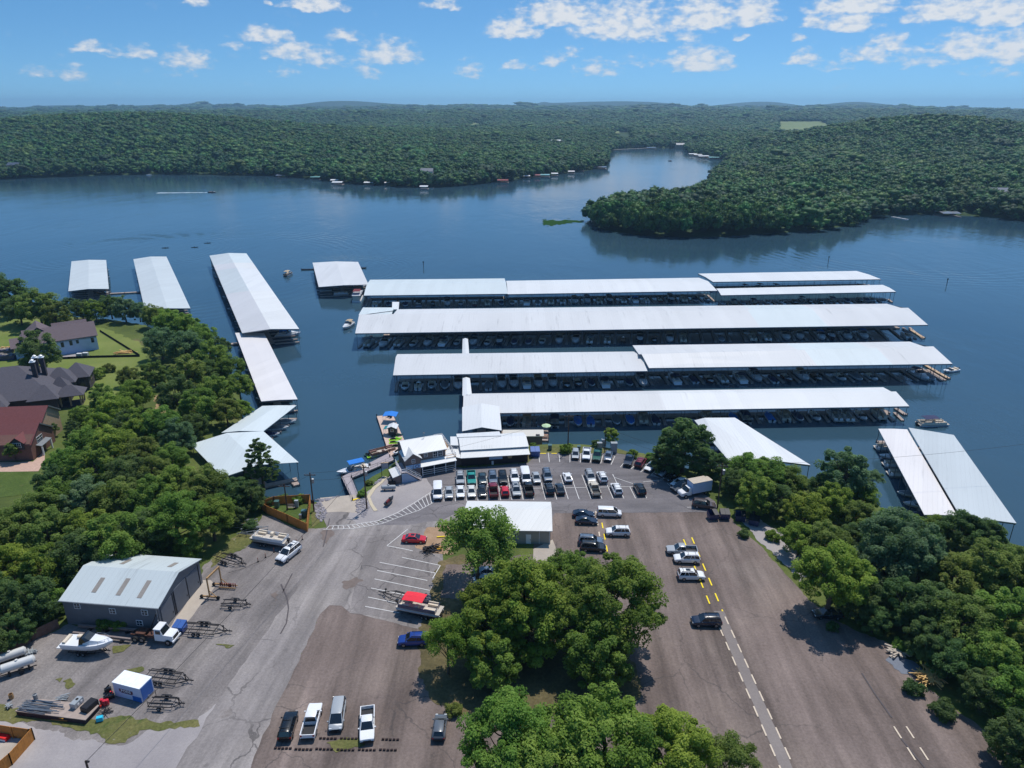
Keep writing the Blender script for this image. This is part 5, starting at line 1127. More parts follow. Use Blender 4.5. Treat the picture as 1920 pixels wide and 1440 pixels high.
t5 = upole(1133.5,849,7.0,'thin light pole beside the small bright green tree on the bank', False, False, False, .11)
t6 = upole(1345,952,10.6,'utility pole with transformers beside the box truck', True, True)
q = G(161,1428,9.0); p7 = Vector((q.x,q.y,0)); r = thing('utility_pole', 'pole whose tip just shows at the bottom edge of the gravel yard', 'utility pole', p7); mb = MB(); mb.cyl((0,0,-.2),(0,0,9.1),.16,.12,8); mb.build('pole', M_WOODP, r); mb = MB(); mb.box((.15,0,9.0),(.5,.16,.2)); mb.build('bracket', M_DARKM, r); t7 = q
for px, py, m, lb in ((1133.5,849,1,''),(688,955,1,'')):
    h = 6.8 if px > 1000 else 9.0; p = G(px, py)
def wire(a, b, sag, label, off=(0,0,0), r_=.03):
    a, b = Vector(a)+Vector(off), Vector(b)+Vector(off); mb = MB(); pts = []
    for i in range(15): t = i/14; q = a.lerp(b, t); q.z -= sag*4*t*(1-t); pts.append(q)
    for p, q in zip(pts, pts[1:]): mb.cyl(p, q, r_, n=4, caps=False)
    tag(mb.build('overhead_wire', M_WIRE), label, 'wire', 'overhead wires')
wire(t1, t7, .9, 'overhead wire from the ramp side pole down to the yard pole')
wire(t1, t2, .35, 'upper wire between the two poles either side of the ramp', (0,0,.2), .022); wire(t1, t2, .6, 'lower wire between the two poles either side of the ramp', (0,0,-1.4), .022)
wire(t2, t3, .2, 'short wire between transformer pole and fenced plot pole', (0,0,-.2), .022)
wire(t4, t6, .7, 'upper wire from the grass bank pole to the box truck pole', (0,0,.3), .025); wire(t4, t6, 1.0, 'lower wire from the grass bank pole to the box truck pole', (0,0,-.9), .025)
wire(t6, t6+Vector((70,8,1)), 1.2, 'wire running from the box truck pole into the east woods', (0,0,.2), .025)
wire(t1, t1+Vector((-20,-62,-.4)), .8, 'second long wire crossing the road from the ramp side pole', (1,0,0), .03) if False else None
wire(t4, t1, 1.2, 'long wire from the grass bank pole over the store to the ramp side pole', (0,0,.1), .02)
# ------------------------------------------------------------------ boxes, dumpsters, tanks
M_DUMP = paint('dumpster_blue', 52, 92, 160, .45); M_DUMPN = paint('dumpster_navy', 38, 48, 92, .5); M_GREENB = paint('utility_green', 60, 96, 92, .5); M_GREYB = paint('utility_grey', 150, 156, 160, .5)
def dumpster(px, py, rz, label, m=M_DUMPN, open_=True, s=1.0):
    p = G(px, py, .1); r = thing('dumpster', label, 'dumpster', p, rz, None)
    mb = MB(); mb.loft([[(-.95*s,-.75*s,.12),(.95*s,-.75*s,.12),(.95*s,.75*s,.12),(-.95*s,.75*s,.12)],[(-1.0*s,-.95*s,1.35*s),(1.0*s,-.95*s,1.35*s),(1.0*s,.85*s,1.7*s),(-1.0*s,.85*s,1.7*s)]], caps=False); mb.add([(-.93*s,-.7*s,.2),(.93*s,-.7*s,.2),(.93*s,.7*s,.2),(-.93*s,.7*s,.2)],[(0,1,2,3)])
    for x in (-.6,0,.6): mb.box((x*s,-.9*s,.7*s),(.08,.08,1.2*s))
    mb.box((-1.03*s,0,1.0*s),(.1,1.2*s,.18)); mb.box((1.03*s,0,1.0*s),(.1,1.2*s,.18)); mb.build('body', m, r)
    for i, x in enumerate((-.5,.5)):
        mb = MB()
        if open_ and i == 0: mb.slab([(x*s-.48*s,.87*s,.5*s),(x*s+.48*s,.87*s,.5*s),(x*s+.48*s,.95*s,1.7*s),(x*s-.48*s,.95*s,1.7*s)], .05)
        else: mb.slab([(x*s-.48*s,-.97*s,1.42*s),(x*s+.48*s,-.97*s,1.42*s),(x*s+.48*s,.87*s,1.78*s),(x*s-.48*s,.87*s,1.78*s)], .05)
        mb.build('lid', M_DARKM if m is not M_DUMP else M_DUMP, r)
    mb = MB()
    for x in (-.8,.8):
        for y in (-.6,.6): mb.cyl((x*s-.04,y*s,.1),(x*s+.04,y*s,.1),.1,n=8)
    mb.build('caster', M_BLK, r); return r
dumpster(1336,972,radians(8),'navy dumpster with open lid, nearest the brown suv'); dumpster(1358,971,radians(-4),'navy dumpster standing beside the open one, lids shut', open_=False)
dumpster(1387.5,975,radians(-14),'navy dumpster in tree shade, third along the east edge', open_=True); dumpster(1413,983,radians(-24),'navy dumpster deepest in the tree shade', open_=False)
dumpster(1003,854,radians(2),'tall bright blue bin beside the store with white top', M_DUMP, False, 1.15); dumpster(339,1182,radians(-8),'small bright blue dumpster beside the warehouse apron', M_DUMP, False, .9)
def cabinet(px, py, w_, d, h, m, label, rz=0, cat='utility box', name='utility_box', z=.08):
    p = G(px, py, z); r = thing(name, label, cat, p, rz)
    mb = MB(); mb.box((0,0,h/2),(w_,d,h)); mb.build('body', m, r); mb = MB(); mb.box((0,0,h+.04),(w_+.1,d+.1,.1)); mb.build('lid', m, r); mb = MB(); mb.box((0,-d/2-.02,h*.5),(w_*.84,.04,h*.8)); mb.build('door', m, r); return r
cabinet(1031,843,.9,.9,1.3,M_GREENB,'dark green transformer box on the grass bank beside the blue bin'); cabinet(1085,844,.8,.8,1.1,M_GREENB,'small green transformer box behind the parked silver car')
cabinet(1124,839,1.2,.8,1.3,M_GREYB,'grey electrical cabinet behind the green pickup, lower one'); cabinet(1132,836,1.1,.8,1.8,M_GREYB,'grey electrical cabinet under the small green tree'); cabinet(1150.5,848,1.5,1.0,2.6,M_GREYB,'tall pale grey cabinet at the end of the grass bank')
cabinet(571,968,1.0,.9,1.4,M_GREENB,'green transformer box at the near corner of the fenced plot'); cabinet(557,951,.7,.5,1.6,M_GREYB,'tall grey cabinet by the far fence of the grass plot'); cabinet(520,951,.9,.8,1.5,M_GREENB,'pale green cabinet at the left end of the fenced plot'); cabinet(564,972,.5,.5,.9,M_GREYB,'small grey pedestal at the near corner of fenced plot')
def bench(px, py, rz, label):
    p = G(px, py, .08); r = thing('bench', label, 'bench', p, rz); mb = MB(); mb.box((0,0,.45),(1.8,.45,.06)); mb.build('seat', M_DECKW, r); mb = MB(); mb.box((0,.25,.8),(1.8,.06,.45)); mb.build('backrest', M_DECKW, r)
    for x in (-.75,.75): mb = MB(); mb.box((x,.05,.22),(.08,.45,.44)); mb.build('leg', M_DARKM, r)
bench(546,954,0,'weathered bench inside the cedar fenced plot')
def tank(px, py, rz, L_, R_, m, label, trailer=False, z=.1):
    p = G(px, py, z); r = thing('gas_tank', label, 'tank', p, rz); h = R_+(.75 if trailer else .25)
    mb = MB(); mb.lathe((0,0,h),[(.02,-L_/2-.32*R_),(R_*.6,-L_/2-.22*R_),(R_,-L_/2+.1),(R_,L_/2-.1),(R_*.6,L_/2+.22*R_),(.02,L_/2+.32*R_)],14,'x'); mb.cyl((0,0,h+R_-.05),(0,0,h+R_+.16),.2,n=8); mb.build('vessel', m, r, True)
    for x in (-L_*.3,L_*.3): mb = MB(); mb.box((x,0,(h-R_*.7)/2),(.18,R_*1.5,h-R_*.7)); mb.build('saddle', M_DARKM, r)
    if trailer:
        mb = MB(); 
        for y in (-R_*.8,R_*.8): mb.beam((-L_/2-1.4,y*.3,.5),(L_/2+.2,y,.5),.1,.12)
        mb.build('trailer_frame', M_DARKM, r)
        for y in (-R_-.15,R_+.15): mb = MB(); mb.cyl((.3,y-.1,.36),(.3,y+.1,.36),.36,n=12); mb.build('wheel', M_BLK, r)
    return r
M_RUSTW = mat('rust_stained_white', rgb(206,206,204), .5, .1, .06, 1.0)
tank(21,1237,radians(36),4.0,.65,M_RUSTW,'long white gas tank with rust marks beside the weathered fence'); tank(37,1259,radians(33),4.2,.68,M_RUSTW,'rusty white gas tank on a trailer, nearer the yard than its twin',True); tank(729,919,radians(4),3.0,.5,M_GREYB,'silver gas tank on the gravel below the office stair')
q = G(731,940,.08); r = make_jetski(M_BLKP); 
def parts_scale(): pass
r.location = G(730,941,.55); r.rotation_euler = (0,0,radians(70)); r['label'] = 'black personal watercraft with maroon seat parked on gravel near the silver tank'; r.scale = (.95,.95,.95)
for ch in r.children:
    if ch.name.startswith('seat'): ch.data.materials[0] = M_CANV['maroon']
# ------------------------------------------------------------------ portable storage container with its lettering
A_, B_ = G(217,1305.5), G(267.3,1318.6); a = atan2(B_.y-A_.y, B_.x-A_.x); Lc = (B_-A_).length; Dc = 2.4; Hc = 2.45
r = thing('storage_container', 'white portable storage container with blue door standing in the gravel yard', 'container', (A_.x, A_.y, .03), a)
mb = MB(); mb.box((Lc/2,Dc/2,Hc/2+.08),(Lc,Dc,Hc)); mb.build('body', mat('container_white', rgb(196,200,222), .5, 0, .04, 1), r)
mb = MB(); mb.box((Lc/2,Dc/2,Hc+.14),(Lc+.1,Dc+.1,.1)); 
for u in (.42,.6): mb.box((Lc*u,Dc/2,Hc+.2),(.05,Dc,.03))
mb.build('roof', mat('container_roof', rgb(232,236,242), .5), r)
M_CBLUE = paint('container_blue', 10, 96, 178, .4)
mb = MB(); mb.box((Lc+.03,Dc/2,Hc/2+.1),(.06,Dc*.84,Hc*.88)); d = mb.build('door', M_CBLUE, r); mb = MB(); mb.box((Lc+.09,Dc/2,.35),(.05,.3,.08)); mb.build('handle', M_ALU, d)
mb = MB(); mb.box((Lc*.835,-.025,Hc*.19+.05),(Lc*.32,.04,Hc*.36)); mb.build('blue_panel', M_CBLUE, r)
mb = MB(); mb.box((Lc*.46,-.02,Hc*.60),(Lc*.50,.035,.52)); s = mb.build('logo_plate', paint('logo_maroon', 92, 30, 62, .5), r)
fc = bpy.data.curves.new('lettering', 'FONT'); fc.body = 'PODS'; fc.size = .62; fc.align_x = 'CENTER'; fc.align_y = 'CENTER'; fc.extrude = .008; fc.offset = .014; fc.space_character = 1.15
fo = bpy.data.objects.new('lettering', fc); COL.objects.link(fo); fo.parent = s; fo.location = (Lc*.46,-.055,Hc*.60); fo.rotation_euler = (pi/2,0,0); fc.materials.append(M_WHITE)
bpy.context.view_layer.update(); me_ = bpy.data.meshes.new_from_object(fo.evaluated_get(bpy.context.evaluated_depsgraph_get())); fo2 = bpy.data.objects.new('lettering', me_); COL.objects.link(fo2); fo2.parent = s; fo2.location = fo.location; fo2.rotation_euler = fo.rotation_euler; bpy.data.objects.remove(fo)
mb = MB(); mb.box((Lc*.47,-.018,Hc*.60-.36),(Lc*.40,.03,.1)); mb.build('tagline_strip', paint('logo_maroon', 92, 30, 62, .5), r)
for i in range(3): 
    mb = MB(); mb.box((.2+i*Lc*.45,Dc/2,.05),(.2,Dc*.96,.1)); mb.build('skid', M_DARKM, r)
# ------------------------------------------------------------------ painted markings
M_LINE = mat('white_road_paint', rgb(214,212,210), .7, 0, .12, 1.5, world=True); M_YEL = mat('yellow_road_paint', rgb(242,214,30), .7, 0, .08, 1.5, world=True); M_LINEO = mat('worn_road_paint', rgb(206,190,170), .8, 0, .12, 1.5, world=True)
def lines(segs, wd, m, z=.098, name='road_markings'):
    mb = MB()
    for (a, b) in segs:
        p, q = G(*a, z), G(*b, z); d = (q-p).normalized(); n = Vector((-d.y, d.x, 0))*wd/2
        mb.add([p-n, q-n, q+n, p+n], [(0,1,2,3)])
    o = mb.build(name, m)
    return tag(o, kind='structure')
S = []
bot = [(832.6,940),(854,940),(875.4,939.5),(896.4,939),(917.6,938.5),(939,938),(960,937.5),(981,937),(1000.8,937),(1023,936.5),(1044,936.5),(1065.6,936),(1086,936),(1108.4,935.5),(1128.8,935),(1149.8,935),(1170,934.5),(1191.7,934.5),(1212.5,934)]
g0, g1 = G(1052,893.8), G(1065.6,936); SD = (g0-g1).normalized()
STALL = atan2(-SD.y, -SD.x)
for i, b in enumerate(bot):
    p = G(*b); l_ = 11.2 if 1 < i < 17 else 5.6
    if i in (17, 18): l_ = 5.4
    q = p+SD*l_; S.append((b, PX(q)))
S += [((846,918),(1201.7,912)),((1152,895),(1201.7,912))]
lines(S, .13, M_LINE)
S = [((1028,848.5),(1030,866)),((1048,849),(1049.5,866)),((1068.7,850),(1068.5,867)),((1089,850),(1088,867)),((1110,851),(1107,867)),((1130.8,852.4),(1126.3,869)),((1153,855),(1145.8,871)),((1171,866),(1163,876)),((1194,870),(1183,879)),((1214,874),(1201,885)),((1232,880),(1220,891)),((1220,891),(1235,895)),((1222,889),(1247,900)),((1206,903.5),(1248,899)),((1251,906),(1260,914)),((1268,922),(1280,928)),((1290,936),(1312,940)),((1318,951),(1288,951)),((1010,852),(1012,867))]
lines(S, .13, M_LINE)
lines([((1013,850),(1024,850)),((1034,850),(1044,850)),((1052,850.5),(1064,850.5))], .3, M_YEL, .10, 'kerb_markings')
# ladder crossing
up = [(617,986),(660,984),(709,976),(745,961),(776,943),(812,920)]; lo = [(606,992.5),(662,991),(716,982),(752,968),(785,957),(812,942.5)]
S = [(a, b) for a, b in zip(up, up[1:])]+[(a, b) for a, b in zip(lo[0:], lo[1:])]+[((812,920),(812,942.5))]
for i in range(len(up)-1):
    n = max(2, int(hypot(up[i+1][0]-up[i][0], up[i+1][1]-up[i][1])/8))
    for j in range(n):
        t = j/n; S.append(((up[i][0]+(up[i+1][0]-up[i][0])*t, up[i][1]+(up[i+1][1]-up[i][1])*t), (lo[i][0]+(lo[i+1][0]-lo[i][0])*(t+.25/n*2), lo[i][1]+(lo[i+1][1]-lo[i][1])*(t+.25/n*2))))
for j in range(5): t = (j+.5)/5; S.append(((815+16*t*1.0, 925+t*6), (824+20*t, 915+t*4)))
lines(S, .13, M_LINE)
z5 = lambda X, Y: (640+X/5.144, 960+Y/5.144)
lines([(z5(440,325),z5(640,165)),(z5(575,350),z5(690,375)),(z5(585,437),z5(955,515)),(z5(370,485),z5(915,590)),(z5(345,563),z5(830,660)),(z5(320,645),z5(850,755)),(z5(287,733),z5(810,838)),(z5(258,820),z5(700,912)),(z5(230,910),z5(560,972)),(z5(440,325),z5(575,350)),(z5(955,515),z5(880,640))], .14, M_LINE)
def dashes(a, b, m, on=1.5, off=1.6, wd=.24, t0=0):
    p, q = G(*a, .1), G(*b, .1); L_ = (q-p).length; d = (q-p)/L_; t = t0; S = []
    while t < L_: S.append((PX(p+d*t), PX(p+d*min(L_, t+on)))); t += on+off
    lines(S, wd, m, .1)
dashes((1297,1007.5),(1355,1146), M_YEL, 2.2, 2.2); dashes((1281.5,1011),(1334,1140), M_YEL, 2.2, 2.2); dashes((1359.5,1156),(1520,1507), M_LINEO, 1.9, 1.4, .22); dashes((1339,1152.5),(1492,1507), M_LINEO, 1.9, 1.4, .22)
dashes((1128.6,980),(1141,1045), M_YEL, 2.1, 2.0); dashes((1117,958),(1125,1010), M_LINEO, 1.6, 2.4, .25); dashes((1676,1361.8),(1745,1470), M_LINEO, 2.0, 1.5, .22); dashes((1699.3,1361.8),(1770,1470), M_LINEO, 2.0, 1.5, .22)
M_CRACK = mat('tar_seam', rgb(84,78,80), .8, 0, .1, 1, world=True)
lines([((527,1095),(538,1120)),((538,1120),(541,1140)),((541,1140),(537,1168)),((537,1168),(526,1188)),((618,972),(611,1005)),((611,1005),(606,1025)),((530,1110),(548,1075)),((1616,1262),(1640,1300)),((1640,1300),(1672,1345)),((1690,1385),(1735,1440))], .22, M_CRACK, .092, 'tar_seam')
# ------------------------------------------------------------------ cars
M_TYRE = M_BLK; M_RIM = mat('alloy_rim', rgb(150,152,158), .35, .8, .03); M_HEAD = mat('headlight_lens', rgb(220,225,230), .1, .2, .02); M_TAIL = mat('tail_light_lens', (.35,.01,.012), .2, 0, .02); M_TRIM = mat('black_trim', (.015,.015,.017), .5); M_BED = mat('bed_liner', (.03,.03,.033), .8)
CT = {  # type: L, W, stations(x,w,zb,zt), greenhouse (xb0,xb1,hb,zb, xt0,xt1,ht,zt), wheel x, r
 'sedan': (4.8,1.84,[(-2.4,.80,.48,.80),(-2.3,.93,.32,.94),(-1.7,1,.26,1.0),(-.9,1,.22,.98),(.9,1,.22,.95),(1.3,1,.22,.93),(1.9,.97,.25,.84),(2.3,.90,.32,.72),(2.4,.78,.44,.62)],(-1.85,1.15,.80,.94,-1.05,.25,.60,1.44),(-1.42,1.42),.34),
 'coupe': (4.5,1.85,[(-2.25,.80,.48,.82),(-2.15,.94,.32,.96),(-1.5,1,.26,1.0),(.9,1,.22,.92),(1.4,1,.22,.88),(2.0,.93,.28,.74),(2.25,.76,.42,.6)],(-1.95,.95,.78,.95,-1.0,.1,.58,1.36),(-1.35,1.35),.34),
 'hatch': (4.3,1.8,[(-2.15,.84,.5,.88),(-2.08,.95,.34,.98),(-1.4,1,.28,1.0),(.9,1,.24,.97),(1.3,1,.24,.94),(1.9,.94,.28,.80),(2.15,.78,.44,.66)],(-2.05,1.15,.78,.96,-1.65,.25,.62,1.52),(-1.3,1.3),.33),
 'suv': (4.85,1.94,[(-2.42,.88,.52,1.02),(-2.36,.97,.36,1.12),(-1.6,1,.3,1.13),(.9,1,.28,1.10),(1.25,1,.28,1.07),(2.0,.98,.3,.98),(2.34,.92,.36,.86),(2.42,.80,.5,.74)],(-2.35,1.2,.86,1.08,-2.05,.4,.68,1.74),(-1.45,1.45),.38),
 'van': (5.1,1.98,[(-2.55,.9,.5,1.05),(-2.5,.97,.34,1.1),(-1.6,1,.3,1.1),(1.2,1,.28,1.05),(1.6,1,.28,1.0),(2.2,.95,.3,.88),(2.5,.85,.4,.72)],(-2.5,1.75,.88,1.05,-2.35,.75,.72,1.78),(-1.5,1.55),.35),
 'bigvan': (5.7,2.05,[(-2.85,.95,.5,1.2),(-2.8,1,.36,1.25),(1.4,1,.32,1.25),(1.8,1,.32,1.2),(2.5,.96,.34,1.1),(2.85,.88,.44,.9)],(-2.8,1.95,.96,1.2,-2.75,1.2,.84,2.15),(-1.75,1.8),.38),
 'pickup': (5.8,2.02,[(-.65,.99,.42,1.16),(.9,1,.38,1.16),(1.35,1,.38,1.14),(2.4,.98,.40,1.08),(2.82,.94,.44,.98),(2.9,.86,.55,.85)],(-.65,1.4,.88,1.13,-.5,.62,.72,1.86),(-1.75,1.85),.41)}
CM = {}
def car_mesh(ty):
    if ty in CM: return CM[ty]
    L, W, st, gh, wx, wr = CT[ty]; w2 = W/2; d = {}
    mb = MB()
    def ring(x, ws, zb, zt):
        w_ = w2*ws; zm = zb+(zt-zb)*.55; h = [(w_*.90, zb), (w_*.99, zb+.12), (w_, zm), (w_*.98, zt-.07), (w_*.90, zt)]
        return [(x, y, z) for y, z in h]+[(x, -y, z) for y, z in h[::-1]]
    mb.loft([ring(*s) for s in st][::-1])
    xb0, xb1, hb, zb, xt0, xt1, ht, zt = gh
    # roof skin and pillars in body colour
    rf = MB(); mb.loft([[(x, -ht*k_, zt+zo), (x, ht*k_, zt+zo), (x, ht*k_*.86, zt+zo+.07), (x, -ht*k_*.86, zt+zo+.07)] for x, k_, zo in ((xt1+.04,.98,-.03),(xt1-.25,1.04,0),((xt0+xt1)/2,1.05,.012),(xt0+.2,1.04,0),(xt0-.04,.98,-.03))])
    def pil(a, b, w_): mb.beam(a, b, w_, .05)
    for s in (-1, 1):
        pil((xb1,s*hb,zb),(xt1,s*ht,zt),.08); pil((xb0,s*hb,zb),(xt0,s*ht,zt),.16 if ty not in ('bigvan','suv','van') else .22)
        xm = (xb0+xb1)/2+.1; pil((xm,s*(hb+.01),zb),((xt0+xt1)/2+.1,s*(ht+.012),zt),.09)
        if ty in ('suv','van','bigvan'): pil((xb0+.95,s*(hb+.01),zb),(xt0+.85,s*(ht+.012),zt),.10)
    if ty == 'bigvan':
        for s in (-1, 1): mb.beam((xb0+.1,s*.92,1.7),(.3,s*.92,1.7),.1,.75)
    if ty == 'pickup':
        for s in (-1, 1): mb.box((-1.78,s*(w2-.07),.86),(2.24,.12,.66))
        mb.box((-2.86,0,.86),(.1,W-.04,.62)); mb.box((-1.78,0,.52),(2.2,W-.2,.1))
        for s in (-1,1): mb.beam((-2.85,s*.8,.42),(-.6,s*.8,.42),.2,.25)
    for s in (-1, 1): mb.box((xb1-.28, s*(w2+.09), zb+.1), (.16,.2,.14))
    d['body'] = mb
    g = MB(); e = .012
    g.loft([[(xb0,-hb,zb),(xb0,hb,zb),(xt0,ht,zt),(xt0,-ht,zt)],[(xb1,-hb,zb),(xb1,hb,zb),(xt1,ht,zt),(xt1,-ht,zt)]]); d['windows'] = g
    b = MB(); b.box((st[-1][0],0,st[-1][2]+.02),(.14,W*.84,.2)); b.box((st[-1][0]-.02,0,st[-1][2]+.16),(.08,W*.5,.2)); d['front_bumper'] = b
    b = MB(); b.box((st[0][0] if ty != 'pickup' else -2.92,0,st[0][2]+.05 if ty != 'pickup' else .5),(.14,W*.84,.2)); d['rear_bumper'] = b
    wmb = MB(); wmb.lathe((0,0,0),[(wr*.62,-.11),(wr*.95,-.11),(wr,-.06),(wr,.06),(wr*.95,.11),(wr*.62,.11)],16,'x'); rot = [(v[1],v[0],v[2]) for v in wmb.v]; wmb.v = rot; wmb.f = [f[::-1] for f in wmb.f]; d['wheel'] = wmb
    rmb = MB(); rmb.lathe((0,0,0),[(wr*.60,-.115),(wr*.6,-.118),(.05,-.10)],10,'x'); rmb.lathe((0,0,0),[(wr*.60,.115),(wr*.6,.118),(.05,.10)],10,'x'); rmb.v = [(v[1],v[0],v[2]) for v in rmb.v]; d['rim'] = rmb
    h = MB(); h.box((0,0,0),(.16,.34,.14)); d['headlight'] = h
    t = MB(); t.box((0,0,0),(.1,.2,.28 if ty in ('suv','van','pickup','bigvan') else .16)); d['tail_light'] = t
    if ty == 'pickup': q = MB(); q.box((-1.76,0,.60),(2.14,W-.26,.06)); d['bed_liner'] = q
    if ty == 'suv':
        q = MB()
        for s in (-1, 1): q.beam((xt0+.15,s*ht*.86,zt+.13),(xt1-.2,s*ht*.86,zt+.13),.05,.05)
        q.beam((xt0+.5,-ht*.86,zt+.12),(xt0+.5,ht*.86,zt+.12),.04,.04); q.beam((xt1-.6,-ht*.86,zt+.12),(xt1-.6,ht*.86,zt+.12),.04,.04); d['roof_rack'] = q
    q = MB(); q.box(((xt0+xt1)/2+.15,0,zt+.08),(.75,ht*1.1,.03)); d['sunroof'] = q
    out = {}
    for n, m_ in d.items():
        o = m_.build(n, {'body': M_GEL,'windows':M_GLASS,'front_bumper':M_TRIM,'rear_bumper':M_TRIM,'wheel':M_TYRE,'rim':M_RIM,'headlight':M_HEAD,'tail_light':M_TAIL,'bed_liner':M_BED,'roof_rack':M_TRIM,'sunroof':M_GLASS}[n], None, n in ('body','wheel')); out[n] = o.data; bpy.data.objects.remove(o)
    CM[ty] = out; return out
def sub(name, me, parent, loc=(0,0,0)): o = bpy.data.objects.new(name, me); COL.objects.link(o); o.parent = parent; o.location = loc; return o
CARP = {n: paint(n, *c) for n, c in dict(white=(228,229,231), pearl=(214,212,206), silver=(160,165,170), grey=(92,98,106), bluegrey=(92,108,128), dark=(34,38,44), black=(18,20,24), navy=(28,42,78), blue=(24,54,130), dblue=(22,34,56), teal=(28,138,128), green=(28,82,64), red=(196,22,40), darkred=(116,22,36), beige=(196,186,168), brown=(82,72,72), dteal=(36,58,66)).items()}
def car(ty, col, px, py, dirpx, label, sunroof=False, z=.1, group='parked cars and trucks', cat=None, s=1.0):
    p = G(px, py, z); q = G(px+dirpx[0]*8, py+dirpx[1]*8, z) if dirpx != 'S' and dirpx != 'N' else None
    rz = STALL if dirpx == 'S' else STALL+pi if dirpx == 'N' else atan2(q.y-p.y, q.x-p.x)
    names = {'sedan':('sedan','car'),'coupe':('coupe','car'),'hatch':('hatchback','car'),'suv':('suv','suv'),'van':('minivan','van'),'bigvan':('passenger_van','van'),'pickup':('pickup_truck','pickup truck')}[ty]
    me = car_mesh(ty); L, W, st, gh, wx, wr = CT[ty]
    r = thing(names[0], label, cat or names[1], p, rz, group); r.scale = (s,s,s)
    b = sub('body', me['body'], r); b.material_slots[0].link = 'OBJECT'; b.material_slots[0].material = CARP[col]
    sub('windows', me['windows'], r); sub('front_bumper', me['front_bumper'], r); sub('rear_bumper', me['rear_bumper'], r)
    for x in wx:
        for s_ in (-1, 1):
            w_ = sub('wheel', me['wheel'], r, (x, s_*(W/2-.10), wr)); sub('rim', me['rim'], w_)
    xf, xr = st[-1][0]-.10, (st[0][0]+.03 if ty != 'pickup' else -2.9)
    for s_ in (-1, 1):
        sub('headlight', me['headlight'], r, (xf, s_*W*.34, st[-1][3]+.02)); sub('tail_light', me['tail_light'], r, (xr, s_*W*.41, st[0][3]-.12 if ty != 'pickup' else 1.0))
    for n in ('bed_liner','roof_rack'):
        if n in me: sub(n, me[n], r)
    if sunroof: sub('sunroof', me['sunroof'], r)
    return r
